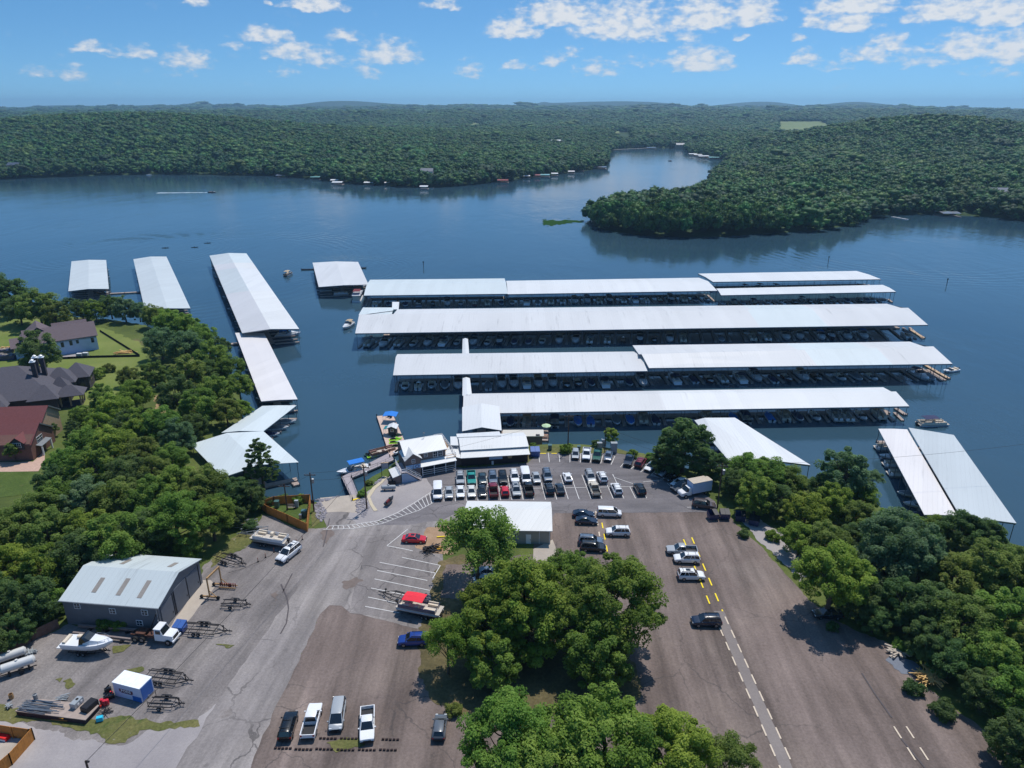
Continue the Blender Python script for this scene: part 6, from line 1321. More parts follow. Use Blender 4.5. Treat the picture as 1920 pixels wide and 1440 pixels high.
CARS = [
 # front row of the middle island, left to right
 ('bigvan','white',821,928,'S','tall white passenger van at the left end of the front stall row'),('sedan','silver',842,928,'S','silver sedan beside the tall white van'),('sedan','white',863.4,926.5,'S','white sedan, third in the front stall row'),('sedan','pearl',884,926,'S','cream white sedan between a white sedan and a black one'),
 ('sedan','black',904,925,'S','black sedan left of the dark red pickup'),('pickup','darkred',925,923.5,'N','dark red pickup with its bed toward the storage building'),('hatch','red',946.5,925,'N','bright red small car beside the dark red pickup'),('suv','silver',967.5,924,'S','silver suv with dark sunroof beside the bright red car',True),('pickup','black',991,921,'N','black pickup with open bed in the front stall row'),
 ('suv','dark',1029.5,921,'N','dark charcoal suv alone in the front row beside an empty stall'),('sedan','dark',1049.5,920.5,'N','small dark sedan at the right of the charcoal suv'),('pickup','beige',1114,921,'N','beige pickup with grey bed in the front stall row'),('suv','white',1155.5,921.5,'N','white suv facing the docks, right part of front row'),('suv','black',1199,921.5,'N','black jeep-like suv at the right end of the front stall row'),
 # back row
 ('suv','silver',863,902,'S','silver grey suv at the left end of the back stall row'),('pickup','teal',884,901,'S','bright teal pickup in the back stall row'),('sedan','dteal',904.6,901.5,'S','dark teal sedan beside the bright teal pickup'),('suv','bluegrey',924,901,'S','blue grey suv, fourth in the back stall row'),('suv','black',942.8,901,'S','black suv in the back row directly above the red car'),
 ('suv','white',964.7,899,'S','white crossover above the silver suv with sunroof'),('bigvan','white',985.5,899.5,'S','long white van above the black pickup'),('sedan','silver',1005.3,900,'S','silver sedan right of the long white van'),('suv','bluegrey',1026,897,'S','blue grey suv above the charcoal suv'),('coupe','white',1064,899,'N','white coupe alone in the middle of the back row'),('suv','silver',1106.5,899,'S','silver suv above the beige pickup'),('suv','white',1128.5,899,'N','white suv at the right end of the back row'),
 # row along the grass bank
 ('hatch','silver',1078.8,856,(-.05,1),'small silver car at the left end of the bank row'),('pickup','white',1099.6,856,(-.1,1),'white pickup parked against the grass bank'),('pickup','green',1119.7,858,(-.2,1),'dark green pickup parked against the grass bank'),('sedan','bluegrey',1140.5,859,(-.25,1),'blue grey sedan beside the dark green pickup'),('pickup','dblue',1179,867,(-.35,1),'dark blue pickup on the curve of the bank row'),('suv','darkred',1201,871.5,(.55,-.8),'red suv beside the dark blue pickup'),
 ('sedan','white',1220.5,878.5,(-.75,.65),'white sedan on the curve between red suv and pine shade'),('suv','silver',1244.5,888.5,(-.85,.55),'silver suv at the edge of the pine shade'),('sedan','black',1259.5,897,(-.9,.5),'black sedan deep in the pine shade'),('sedan','white',1274,909,(-1,.4),'white sedan left of the box truck, nearer the pine'),('pickup','grey',1279,917,(-1,.35),'grey pickup squeezed beside the white box truck'),('suv','brown',1319.5,951,(1,.12),'brown suv under the utility pole beside the navy dumpsters'),
 # main lot
 ('coupe','dblue',1094,968,(1,.04),'dark coupe, upper of two parked side by side'),('coupe','dblue',1099.5,980.5,(1,.04),'dark blue coupe, lower of two parked side by side'),('van','white',1142.5,966,(1,.03),'white minivan with roof rails by the first yellow dashes'),('suv','white',1158,1002,(-1,-.02),'white suv alone right of the first yellow dashes'),('suv','bluegrey',1107.5,1019,(1,.05),'blue grey suv above the green tree crown'),('suv','dark',1112,1031,(1,.06),'dark suv half hidden by the green tree crown'),
 ('pickup','silver',1277.8,1037,(-1,-.04),'silver pickup with empty bed on the second yellow dashes'),('suv','white',1287,1052.5,(-1,-.03),'white suv with rear spare wheel beside the silver pickup'),('suv','white',1295.3,1084,(1,.01),'large white suv with roof rack, lowest of the three on the yellow dashes',True),('suv','dblue',1323.5,1170,(-1,-.01),'dark blue suv where yellow dashes turn white'),
 ('sedan','red',777,1015,(1,.02),'bright red sedan parked by the bare dirt patch',True),('sedan','bluegrey',911,1077,(-1,-.05),'blue grey sedan under the trees, upper of two'),('suv','silver',912,1094,(-1,.05),'silver suv under the trees, lower of two'),('suv','blue',775,1206,(-1,.03),'deep blue suv half hidden beneath the central trees'),
 ('suv','black',541.5,1367,(.28,-1),'black suv leftmost of the cars facing the wheel stops'),('pickup','white',585.5,1358,(.26,-1),'white crew cab pickup with black open bed'),('van','silver',633.5,1348,(-.16,1),'silver minivan between the two white pickups'),('pickup','white',689.5,1365,(-.02,1),'white pickup facing the wheel stops, bed behind'),('hatch','grey',825,1369,(.12,-1),'two tone grey hatchback beside the tree shadow'),('sedan','dark',1551,1156,(-1,-.02),'dark sedan tucked in the east woods shade')]
for c in CARS: car(c[0], c[1], c[2], c[3], c[4], c[5], len(c) > 6)
car('suv','white',542,1043,(-.78,.62),'large white suv with sunroof driving down the yard road',True,group='moving cars',s=1.12)
car('sedan','silver',112,842,(1,.1),'pale car parked beside the red roofed house') if False else None
# box truck
def box_truck():
    p = G(1302,926,.1); q = G(1282,930,.1); rz = atan2(q.y-p.y, q.x-p.x); r = thing('box_truck', 'white box truck with tan roofed cargo body beside the utility pole', 'box truck', p, rz, 'parked cars and trucks')
    mb = MB(); mb.box((-1.1,0,2.1),(4.9,2.4,2.5)); mb.build('cargo_box', mat('box_side', rgb(176,194,222), .5, 0, .04), r)
    mb = MB(); mb.box((-1.1,0,3.39),(4.94,2.44,.08)); mb.build('cargo_roof', mat('box_roof', rgb(186,174,160), .7), r)
    mb = MB(); mb.loft([[(x,-.98*w_,zb),(x,.98*w_,zb),(x,.98*w_,zt),(x,-.98*w_,zt)] for x,w_,zb,zt in ((3.9,.85,.55,1.05),(3.75,.95,.5,1.25),(2.7,1,.5,1.4),(1.42,1,.5,1.4))]); mb.loft([[(1.42,-.9,1.4),(1.42,.9,1.4),(1.42,.8,2.2),(1.42,-.8,2.2)],[(2.1,-.9,1.4),(2.1,.9,1.4),(2.1,.78,2.2),(2.1,-.78,2.2)]]); mb.build('cab', CARP['white'], r)
    mb = MB(); mb.loft([[(2.12,-.84,1.42),(2.12,.84,1.42),(2.08,.74,2.16),(2.08,-.74,2.16)],[(2.8,-.86,1.41),(2.8,.86,1.41),(2.3,.74,2.13),(2.3,-.74,2.13)]]); mb.build('windshield', M_GLASS, r)
    mb = MB(); mb.box((-.3,0,.62),(6.4,.9,.25)); mb.build('chassis', M_TRIM, r)
    for x in (-2.2,2.9):
        for y in (-1.0,1.0): mb = MB(); mb.cyl((x,y-.14,.42),(x,y+.14,.42),.42,n=14); w_ = mb.build('wheel', M_BLK, r); mb = MB(); mb.cyl((x,y-.15,.42),(x,y+.15,.42),.22,n=10); mb.build('rim', M_RIM, w_)
    for y in (-.75,.75): mb = MB(); mb.box((3.86,y,.9),(.12,.3,.16)); mb.build('headlight', M_HEAD, r)
box_truck()
# bare-framed highway truck by the warehouse
def frame_truck():
    p = G(296,1199,.08); rz = radians(-8); r = thing('flatbed_truck', 'old white cab truck with bare rusty frame beside the warehouse', 'truck', p, rz)
    M_RUST = mat('rusty_steel', rgb(92,64,54), .85, .2, .25, 2)
    mb = MB(); mb.loft([[(x,-w_,zb),(x,w_,zb),(x,w_*.96,zt),(x,-w_*.96,zt)] for x,w_,zb,zt in ((3.3,.85,.8,1.55),(3.15,.95,.7,1.7),(1.9,1.0,.7,1.8),(1.8,1.05,.7,1.8),(.3,1.05,.7,1.8))]); mb.loft([[(.3,-1,1.8),(.3,1,1.8),(.35,.88,2.75),(.35,-.88,2.75)],[(1.8,-1,1.8),(1.8,1,1.8),(1.35,.88,2.75),(1.35,-.88,2.75)]]); mb.slab([(.25,-.95,2.84),(1.45,-.95,2.84),(1.45,.95,2.84),(.25,.95,2.84)],.1); mb.build('cab', CARP['white'], r)
    mb = MB(); mb.loft([[(1.83,-.9,1.84),(1.83,.9,1.84),(1.42,.8,2.66),(1.42,-.8,2.66)],[(1.87,-.9,1.84),(1.87,.9,1.84),(1.46,.8,2.66),(1.46,-.8,2.66)]]); mb.build('windshield', M_GLASS, r)
    for s in (-1,1): mb = MB(); mb.box((1.0,s*.98,2.25),(.8,.06,.6)); mb.build('side_window', M_GLASS, r)
    mb = MB(); mb.box((3.32,0,1.2),(.06,1.3,.6)); mb.build('grille', M_TRIM, r)
    mb = MB(); mb.box((3.4,0,.75),(.2,2.2,.28)); mb.build('bumper', CARP['white'], r)
    mb = MB()
    for s in (-1,1): mb.beam((-4.3,s*.45,.9),(.4,s*.45,.9),.14,.25)
    for x in (-4.2,-3.2,-2.2,-1.2,-.2): mb.beam((x,-.45,.9),(x,.45,.9),.14,.2)
    mb.box((-.4,0,1.3),(1.2,1.9,.5)); mb.box((-2.6,.2,1.15),(1.6,1.5,.3)); mb.build('chassis', M_RUST, r)
    mb = MB(); mb.cyl((.1,.8,1.0),(.1,.8,3.2),.07,n=7); mb.build('exhaust_stack', M_GALV, r)
    mb = MB(); mb.beam((-1.2,.2,1.4),(.2,.6,4.6),.12,.16); mb.build('boom', M_TRIM, r)
    for x in (-3.2,-2.0,2.5):
        for s in (-1,1): mb = MB(); mb.cyl((x,s*.98-.16,.5),(x,s*.98+.16,.5),.5,n=16); w_ = mb.build('wheel', M_BLK, r); mb = MB(); mb.cyl((x,s*.98-.17,.5),(x,s*.98+.17,.5),.28,n=10); mb.build('rim', M_RIM, w_)
    for s in (-1,1): mb = MB(); mb.box((3.3,s*.8,1.25),(.1,.25,.2)); mb.build('headlight', M_HEAD, r)
frame_truck()
M_STEELB = mat('pipe_steel', rgb(132,122,120), .7, .2, .15, 2)
for (a, b, lb) in (((147,1173),(256,1181),'long steel beam trailer rail lying nearest the warehouse wall'),((137,1186.5),(245,1199),'long steel beam lying in front of the one by the wall')):
    p, q = G(*a,.6), G(*b,.6); r = thing('steel_beam', lb, 'steel beam', (p.x,p.y,0)); mb = MB(); mb.beam(p,q,.3,.4); mb.build('beam', M_STEELB, r, world=True)
    for t in (.2,.5,.85): c_ = p.lerp(q,t); mb = MB(); mb.box((c_.x,c_.y,.2),(.5,.9,.4)); mb.build('support_block', M_DARKM, r, world=True)
# ------------------------------------------------------------------ trailers
def trailer(px, py, d, L_, W, label, axles=2, m=M_DARKM, guides=False, bunks=True, z=.08):
    """d: pixel direction of the tongue"""
    p = G(px,py,z); q = G(px+d[0]*10,py+d[1]*10,z); rz = atan2(q.y-p.y,q.x-p.x); r = thing('boat_trailer', label, 'trailer', p, rz, 'boat trailers')
    mb = MB()
    for s in (-1,1): mb.beam((-L_/2,s*W/2,.55),(L_*.18,s*W/2,.55),.07,.12); mb.beam((L_*.18,s*W/2,.55),(L_*.40,s*.12,.5),.07,.12)
    mb.beam((L_*.2,0,.5),(L_/2,0,.48),.12,.14)
    n = max(3, int(L_/1.5))
    for i in range(n): x = -L_/2+.05+(L_*.66)*i/(n-1); mb.beam((x,-W/2,.52),(x,W/2,.52),.06,.08)
    mb.build('frame', m, r)
    if bunks:
        for s in (-1,1): mb = MB(); mb.beam((-L_/2-.1,s*W*.27,.78),(L_*.2,s*W*.27,.82),.14,.10); mb.build('bunk', m, r)
    for i in range(axles):
        x = -L_*.16+(i-(axles-1)/2)*.8
        for s in (-1,1):
            mb = MB(); mb.cyl((x,s*(W/2+.16)-.1,.33),(x,s*(W/2+.16)+.1,.33),.33,n=14); w_ = mb.build('wheel', M_BLK, r); mb = MB(); mb.cyl((x,s*(W/2+.16)-.11,.33),(x,s*(W/2+.16)+.11,.33),.18,n=8); mb.build('rim', M_GALV, w_)
    for s in (-1,1): mb = MB(); x0 = -L_*.16; hl = .45+.4*axles; mb.loft([[(x0+x_,s*(W/2+.16)-.14,z_),(x0+x_,s*(W/2+.16)+.14,z_),(x0+x_,s*(W/2+.16)+.14,z_+.03),(x0+x_,s*(W/2+.16)-.14,z_+.03)] for x_,z_ in ((-hl,.5),(-hl*.7,.72),(hl*.7,.72),(hl,.5))]); mb.build('fender', m, r)
    mb = MB(); mb.beam((L_*.34,0,.5),(L_*.33,0,1.35),.1,.1); mb.box((L_*.33,0,1.35),(.3,.2,.2)); mb.build('winch_post', m, r)
    mb = MB(); mb.cyl((L_*.44,.12,.02),(L_*.44,.12,.8),.04,n=6); mb.build('tongue_jack', M_GALV, r)
    if guides:
        for s in (-1,1): mb = MB(); mb.beam((-L_/2+.2,s*(W/2+.1),.55),(-L_/2+.2,s*(W/2+.1),1.7),.06,.06); mb.build('guide_post', m, r)
    return r
trailer(320,1275,(1,.13),7.6,2.3,'long black tandem boat trailer beside the storage container'); trailer(316,1322,(1,.05),5.0,1.9,'short single axle trailer in front of the storage container',1,guides=True)
trailer(390,1184,(1,.08),8.4,2.4,'long black tandem trailer beside the small bright blue dumpster'); trailer(445,1136,(1,.05),5.0,1.8,'small black trailer by the rusty gantry',1); trailer(437,1054,(1,.3),6.6,2.2,'black bunk trailer on pale gravel behind the warehouse',2)
trailer(455,987,(-1,.2),6.0,1.9,'galvanised trailer lying nearest the trees',1,M_GALV); trailer(474,1000,(-1,.15),6.0,1.9,'galvanised trailer just behind the pontoon boat',1,M_GALV)
trailer(752,1124,(-1,-.27),9.0,2.4,'long black bunk trailer across the white stall lines',2)
def on_trailer(o, px, py, d, zt, label, tl=None):
    p = G(px,py,.08); q = G(px+d[0]*10,py+d[1]*10,.08); rz = atan2(q.y-p.y,q.x-p.x); o.location = (p.x,p.y,zt); o.rotation_euler = (0,0,rz); o['label'] = label; return o
trailer(509,1021,(1,.17),7.6,2.0,'tandem trailer carrying the white pontoon boat',2); on_trailer(make_pontoon(M_GEL,None,7.8,2.5,M_VINYL),508,1020,(-1,-.17),.95,'white pontoon boat with cream seats on a trailer by the road')
trailer(787,1151,(-1,-.2),8.0,2.0,'tandem trailer under the red canopied pontoon boat',2); on_trailer(make_pontoon(paint('hull_blue',52,62,96),M_CANV['red'],8.0,2.5,M_VINYL),788,1151,(1,.2),.95,'pontoon boat with bright red canopy, half under the trees')
trailer(172,1222,(1,.06),6.4,1.9,'trailer under the white cuddy cruiser',2); c_ = on_trailer(make_cruiser(M_GEL,M_CANV['white'],7.6,2.7),170,1222,(1,.04),1.15,'white cuddy cruiser on a trailer in the gravel yard')
for ch in list(c_.children):
    if ch.name.startswith('canopy'): bpy.data.objects.remove(ch)
# rusty gantry hoist and roller dolly
M_RUSTY = mat('rust_and_cream', rgb(166,132,92), .8, .1, .35, 1.4)
A_, B_ = G(394,1122,.1), G(416.5,1099,.1); r = thing('gantry_hoist', 'rusty cream wheeled gantry hoist by the warehouse apron', 'hoist', ((A_.x+B_.x)/2,(A_.y+B_.y)/2,.1))
ht = 4.1; up_ = Vector((0,0,ht))
mb = MB(); mb.beam(A_+up_,B_+up_,.24,.3); mb.build('top_beam', M_RUSTY, r, world=True)
for P_ in (A_,B_):
    mb = MB(); mb.beam(P_+Vector((0,0,.5)),P_+up_,.2,.2); mb.build('leg', M_RUSTY, r, world=True)
    mb = MB(); mb.beam(P_+Vector((-1.5,.2,.4)),P_+Vector((1.5,-.2,.4)),.2,.24); mb.beam(P_+Vector((1.2,-.15,.5)),P_+Vector((0,0,1.7)),.1,.1); mb.build('foot_beam', M_RUSTY, r, world=True)
    for s in (-1.5,1.5): q = P_+Vector((s,-s*.14,.3)); mb = MB(); mb.cyl(q+Vector((0,-.12,0)),q+Vector((0,.12,0)),.32,n=12); mb.build('wheel', M_BLK, r, world=True)
p = G(428,1102,.1); r = thing('roller_rack', 'rack of maroon rollers beside the rusty gantry', 'roller rack', p, radians(-6))
mb = MB()
for y in (-.4,.4): mb.beam((-1.6,y,.3),(1.6,y,.3),.1,.14)
mb.build('frame', M_RUSTY, r)
for i in range(8): mb = MB(); x = -1.4+i*.4; mb.lathe((x,0,.35),[(.14,0),(.10,.1),(.1,.5),(.14,.6)],8); mb.build('roller', mat('roller_maroon', rgb(110,48,48), .7), r)
# work float loaded with pipes, generator, fuel tank
A_, B_, C_, D_ = G(28,1333,.9), G(160,1350,.9), G(186,1322,.9), G(60,1309,.9)
r = thing('work_float', 'plank work float with dark sides standing on the yard grass', 'work float', (A_.x,A_.y,0)); mb = MB(); mb.slab([A_,B_,C_,D_],.12); mb.build('deck', M_DECKW, r, world=True)
mb = MB(); c_ = (A_+B_+C_+D_)/4; q = [p.lerp(c_,.02) for p in (A_,B_,C_,D_)]; mb.prism(q,.06,.78); mb.build('hull', mat('tarred_timber', rgb(58,44,48), .9, 0, .2, 1), r, world=True)
ax_ = (B_-A_).normalized(); ay_ = (D_-A_).normalized(); r = thing('pipe_stack', 'stack of galvanised pipes lying on the work float', 'pipes', (A_.x,A_.y,.9)); rr = random.Random(4)
for i in range(26):
    s0 = A_+ax_*rr.uniform(-.3,1.6)+ay_*(.2+i*.075)+Vector((0,0,.08+rr.uniform(0,.3))); mb = MB(); mb.cyl(s0,s0+ax_*rr.uniform(3.6,5.2)+ay_*rr.uniform(-.3,.3)+Vector((0,0,rr.uniform(-.1,.05))),.055,n=6); mb.build('pipe', M_GALV, r, world=True)
q = A_+ax_*.9+ay_*2.3; r = thing('bucket', 'tall pale steel cylinder standing on the work float', 'cylinder', q); mb = MB(); mb.lathe((0,0,0),[(.28,0),(.28,1.0),(.22,1.02),(.22,.9)],12); mb.build('body', M_GALV, r, True)
def boxy(name, label, px, py, w_, d, h, m, rz=0, z=.1, cat=None, extra=None, lidm=None):
    p = G(px,py,z); r = thing(name, label, cat or name.replace('_',' '), p, rz); b = .04
    mb = MB(); mb.loft([[(-w_/2+b,-d/2+b,0),(w_/2-b,-d/2+b,0),(w_/2-b,d/2-b,0),(-w_/2+b,d/2-b,0)],[(-w_/2,-d/2,.06),(w_/2,-d/2,.06),(w_/2,d/2,.06),(-w_/2,d/2,.06)],[(-w_/2,-d/2,h-.06),(w_/2,-d/2,h-.06),(w_/2,d/2,h-.06),(-w_/2,d/2,h-.06)],[(-w_/2+b,-d/2+b,h),(w_/2-b,-d/2+b,h),(w_/2-b,d/2-b,h),(-w_/2+b,d/2-b,h)]]); mb.build('body', m, r)
    if lidm: mb = MB(); mb.box((0,0,h+.03),(w_*.94,d*.94,.06)); mb.build('lid', lidm, r)
    if extra: extra(r, w_, d, h)
    return r
def gen_x(r,w_,d,h): mb = MB(); mb.cyl((0,.2,h),(0,.2,h+.06),.2,n=12); mb.build('fan_cover', M_BLK, r); mb = MB(); mb.box((w_/2+.02,-.2,h*.5),(.05,.3,.3)); mb.build('vent', M_GEL, r); mb = MB(); mb.box((w_/2+.02,.4,h*.5),(.05,.3,.3)); mb.build('vent', M_GEL, r)
boxy('generator','grey generator box on the work float',145,1322,.9,1.6,.9,M_GREYB,radians(-12),.92,extra=gen_x)
boxy('fuel_tank','big black steel tank at the end of the work float',171,1335,1.2,2.0,1.6,mat('black_tank', (.018,.018,.02), .45, .1, .1),radians(-18),.1,lidm=M_DARKM,cat='tank'); boxy('cooler_box','bright cyan cool box on the grass strip',188,1351,.85,.55,.62,paint('cyan_plastic',40,190,222,.4),radians(18),.09,lidm=paint('cyan_plastic',40,190,222,.4))
for i,(x,y,lb) in enumerate([(192,1320,'red fuel drum leftmost of three beside the black tank'),(197,1322,'red fuel drum in the middle of three'),(202,1321,'red fuel drum rightmost of three, nearest the container')]):
    p = G(x,y,.08); r = thing('drum', lb, 'drum', p, 0, 'red fuel drums'); mb = MB(); mb.lathe((0,0,0),[(.26,0),(.27,.05),(.27,.85),(.25,.88),(.1,.9)],10); mb.build('body', paint('drum_red',196,24,44,.4), r, True)
for x,y,lb,w_ in [(203,1296,'dark engine part leaning behind the container corner',.9),(208,1309,'dark scrap heap against the container side',1.0),(200,1311,'black outboard cowl in front of the scrap heap',.7)]:
    p = G(x,y,.08); r = thing('engine_part', lb, 'engine part', p, radians(30)); mb = MB(); mb.box((0,0,.3),(w_,.5,.55)); mb.cyl((-w_*.4,0,.5),(w_*.3,.2,.9),.12,n=7); mb.build('block', M_DARKM, r); mb = MB(); mb.box((.1,-.2,.66),(.4,.3,.2)); mb.build('cowl', M_BLKP, r)
p = G(209.5,1301,.08); r = thing('jerry_can','pinkish red jerry can by the container corner','jerry can',p); mb = MB(); mb.box((0,0,.25),(.35,.2,.45)); mb.build('body', M_CANV['red'], r); mb = MB(); mb.cyl((.1,0,.45),(.1,0,.56),.04,n=6); mb.build('cap', M_BLK, r)
p = G(187,1327,.08); r = thing('jerry_can','orange red jug by the black tank','jerry can',p,.5); mb = MB(); mb.box((0,0,.2),(.5,.22,.3)); mb.build('body', mat('orange_plastic', rgb(240,60,50), .5), r); mb = MB(); mb.cyl((.15,0,.33),(.15,0,.45),.04,n=6); mb.build('cap', M_BLK, r)
p = G(22,1309,.08); r = thing('fire_barrel','rusty orange barrel at the end of the work float','barrel',p); mb = MB(); mb.lathe((0,0,0),[(.3,0),(.32,.3),(.3,.8),(.26,.8),(.26,.3)],10); mb.build('body', M_RUSTY, r, True)
def stick_pile(name, label, px, py, n, L_, spread, m, rz, seed, th=.08, cat=None, h=.5):
    p = G(px,py,.09); r = thing(name, label, cat or name.replace('_',' '), p); rr = random.Random(seed); mb = MB()
    for i in range(n):
        a = rz+rr.gauss(0,spread); c_ = Vector((rr.gauss(0,L_*.14),rr.gauss(0,L_*.14),.05+rr.random()*h)); d = Vector((cos(a),sin(a),rr.uniform(-.12,.12)))*(L_*rr.uniform(.35,.6)); mb.beam(c_-d,c_+d,th,th*.8)
    mb.build('sticks', m, r); return r
stick_pile('lumber_pile','loose heap of tan timber slats on the grass strip',116,1345,16,2.6,.18,mat('tan_lumber',rgb(176,128,56),.8,0,.15,2),radians(-4),3,.14)
stick_pile('lumber_pile','spiky pile of split yellow lumber at the edge of the east woods',1740,1272,60,3.4,.9,mat('split_lumber',rgb(206,170,110),.8,0,.2,2),1.1,5,.12,h=.9); stick_pile('rubble_pile','pale rubble heap beside the gravel spill',1683,1224,24,2.6,.9,M_CONC,.4,6,.28,h=.4)
stick_pile('lumber_pile','stacked boards on the lawn of the unfinished house',231,662,22,4.6,.25,mat('split_lumber',rgb(206,170,110),.8,0,.2,2),.2,8,.3); stick_pile('lumber_pile','jumble of boards behind the mansion trees',14,659,30,5,.8,mat('split_lumber',rgb(206,170,110),.8,0,.2,2),.9,9,.3,h=1.4)
stick_pile('scrap_heap','white and dark scrap heap by the weathered fence',58,1226,30,1.3,1.2,M_GREYB,.3,10,.12); stick_pile('scrap_heap','white pipe fittings beside the work float corner',17,1327,24,.8,1.2,M_GREYB,.3,11,.1); stick_pile('anchor_bars','row of white dock anchors on the work float edge',117,1312,18,1.5,.25,M_GREYB,.2,12,.08); stick_pile('scrap_heap','dark steel frames on the gravel by the cyan cool box',199,1335,12,1.8,.8,M_DARKM,.3,13,.07)
stick_pile('machinery','jumble of small trailer and machine parts by the dirt patch',808,1033,26,3.0,.5,M_DARKM,.3,14,.12,h=.9)
p = G(824,1030,.1); r = thing('pallet','small yellow crate by the dirt patch','crate',p,.1); mb = MB()
for i in range(5): mb.box((-.4+i*.2,0,.35),(.12,.9,.08))
mb.box((0,-.4,.18),(.95,.1,.3)); mb.box((0,.4,.18),(.95,.1,.3)); mb.build('slats', mat('yellow_crate',rgb(220,170,60),.7), r)
mb = MB(); mb.beam(G(819,1007,.2),G(834,1006,.2),.25,.2); o = mb.build('parking_stop', M_YEL); tag(o,'yellow parking stop at the foot of the willowy tree','parking stop')
for x,y,lb in [(8,664,'dark blue skip full of building waste behind the mansion'),(14,674,'second dark blue skip in front of the first')]:
    p = G(x,y,.05); r = thing('skip', lb, 'skip', p, radians(8), 'waste skips'); mb = MB(); mb.loft([[(-2.6,-1.1,.1),(2.6,-1.1,.1),(2.6,1.1,.1),(-2.6,1.1,.1)],[(-3.0,-1.25,1.7),(3.0,-1.25,1.7),(3.0,1.25,1.7),(-3.0,1.25,1.7)]]); mb.build('body', M_DUMPN, r); mb = MB(); rr = random.Random(3)
    for i in range(22): c_ = Vector((rr.uniform(-2.4,2.4),rr.uniform(-.8,.8),1.75+rr.random()*.3)); mb.beam(c_-Vector((.6,rr.uniform(-.4,.4),0)),c_+Vector((.6,rr.uniform(-.4,.4),.1)),.3,.1)
    mb.build('debris', M_CONC, r)
for x,y,lb in [(150,669.5,'small blue grey pallet box on the lawn edge, left one'),(161,668,'pale topped pallet box on the lawn edge, middle one')]: boxy('pallet_box',lb,x,y,1.8,1.2,1.3,M_GREYB,.05,.06,lidm=M_GEL)
# boundary posts and cable along the road edge
bp = [(484,1053),(498,1045),(514,1035),(530,1028),(556,1018),(567,1011.5)]
for i,(x,y) in enumerate(bp):
    p = G(x,y,.08); r = thing('marker_post', f'short red boundary post along the yard road, {ORD[i]} from the warehouse', 'post', p, 0, 'road edge posts'); mb = MB(); mb.cyl((0,0,0),(0,0,.85),.06,n=7); mb.build('post', mat('orange_post',rgb(150,70,50),.7), r); mb = MB(); mb.cyl((0,0,0),(0,0,.1),.2,.14,8); mb.build('foot', M_BLK, r)
mb = MB(); pts = [G(x,y,.45) for x,y in [(428,1074)]+bp]
for a_,b_ in zip(pts,pts[1:]): m_ = (a_+b_)/2-Vector((0,0,.3)); mb.cyl(a_,m_,.03,n=4,caps=False); mb.cyl(m_,b_,.03,n=4,caps=False)
tag(mb.build('boundary_cable', M_DARKM),'slack dark cable strung between the red boundary posts','cable')
# wheel stops (old railway ties in pieces)
WSM = MB(); rr = random.Random(6)
for i in range(5): WSM.box((-1.0+i*.5,rr.uniform(-.03,.03),.09),(.36,.2,.18),rr.uniform(-.1,.1))
wsd = None
for i,(x,y) in enumerate([(615,1385),(654,1385.5),(732,1387),(530.6,1403.5),(569,1405.5),(608,1405),(648,1406.5),(688,1406.5),(727.5,1406.5)]):
    p = G(x,y,.085); n = i if i < 3 else i-3; rw = 'upper row' if i < 3 else 'lower row'
    if wsd is None: wsd = WSM.build('wheel_stop', mat('creosote_tie',rgb(52,40,40),.9,0,.3,3)); o = wsd
    else: o = wsd.copy(); COL.objects.link(o)
    o.location = p; o.rotation_euler = (0,0,radians(-1)); tag(o, f'dark notched wheel stop in the {rw}, {ORD[n]} from the road', 'wheel stop', 'wheel stops')
# kerb and path by the ramp, sign frame, rocks
mb = MB(); pl = [(727,894),(716,906),(704,916),(694,932),(700,946),(708,957)]; pr = [(722,893),(711,904),(698,914),(688,931),(694,947),(701,958)]
for i in range(len(pl)-1): mb.slab([G(*pr[i],.16),G(*pr[i+1],.16),G(*pl[i+1],.16),G(*pl[i],.16)],.14)
tag(mb.build('path', mat('tan_path',rgb(190,178,154),.9,0,.08,1,world=True)), kind='structure')
p = G(723,893,0); r = thing('notice_board','tall dark framed notice board by the water below the office','notice board',p,radians(8)); 
for x in (-.85,.85): mb = MB(); mb.box((x,0,1.8),(.12,.12,3.6)); mb.build('post', M_TRIM, r)
mb = MB(); mb.box((0,0,2.75),(1.5,.08,1.5)); b_ = mb.build('panel', mat('notice_panel',rgb(140,146,160),.5), r); mb = MB(); mb.box((0,-.06,3.55),(1.7,.3,.1)); mb.build('cap', M_DECKT, b_)
p = G(735,908,.1); r = thing('utility_cart','small dark utility cart beside the lean-to','cart',p,.2); mb = MB(); mb.box((0,0,.6),(1.8,1.1,.45)); mb.box((-.3,0,1.0),(.6,1.0,.4)); mb.build('body', M_DARKM, r)
for x in (-.6,.6):
    for y in (-.5,.5): mb = MB(); mb.cyl((x,y-.09,.25),(x,y+.09,.25),.25,n=10); mb.build('wheel', M_BLK, r)
mb = MB(); rr = random.Random(9)
def rocks(poly, n, s0, s1):
    P = [G(*q) for q in poly]; xs = [p.x for p in P]; ys = [p.y for p in P]; Pn = poly_np(P); k_ = 0
    while k_ < n:
        x, y = rr.uniform(min(xs),max(xs)), rr.uniform(min(ys),max(ys))
        if sdist(np.array([x]),np.array([y]),Pn)[0] < 0: continue
        s = rr.uniform(s0,s1); rings = []
        for zc, rs in ((-.3,.7),(.1,1.0),(.5,.55)): rings.append([(x+s*rs*cos(a+.3*rs)*rr.uniform(.7,1.1), y+s*rs*sin(a+.3*rs)*rr.uniform(.7,1.1), .05+s*zc) for a in [i*2*pi/5 for i in range(5)]])
        mb.loft(rings); k_ += 1
rocks([(668,936),(686,930),(692,952),(684,972),(668,962)],260,.12,.35); rocks([(588,950),(600,938),(612,962),(604,980),(594,972)],220,.12,.4); rocks([(704,905),(722,893),(712,904),(698,912)],60,.15,.45); rocks([(592,938),(640,930),(606,942)],50,.15,.4)
tag(mb.build('rubble', M_STONE), kind='stuff')
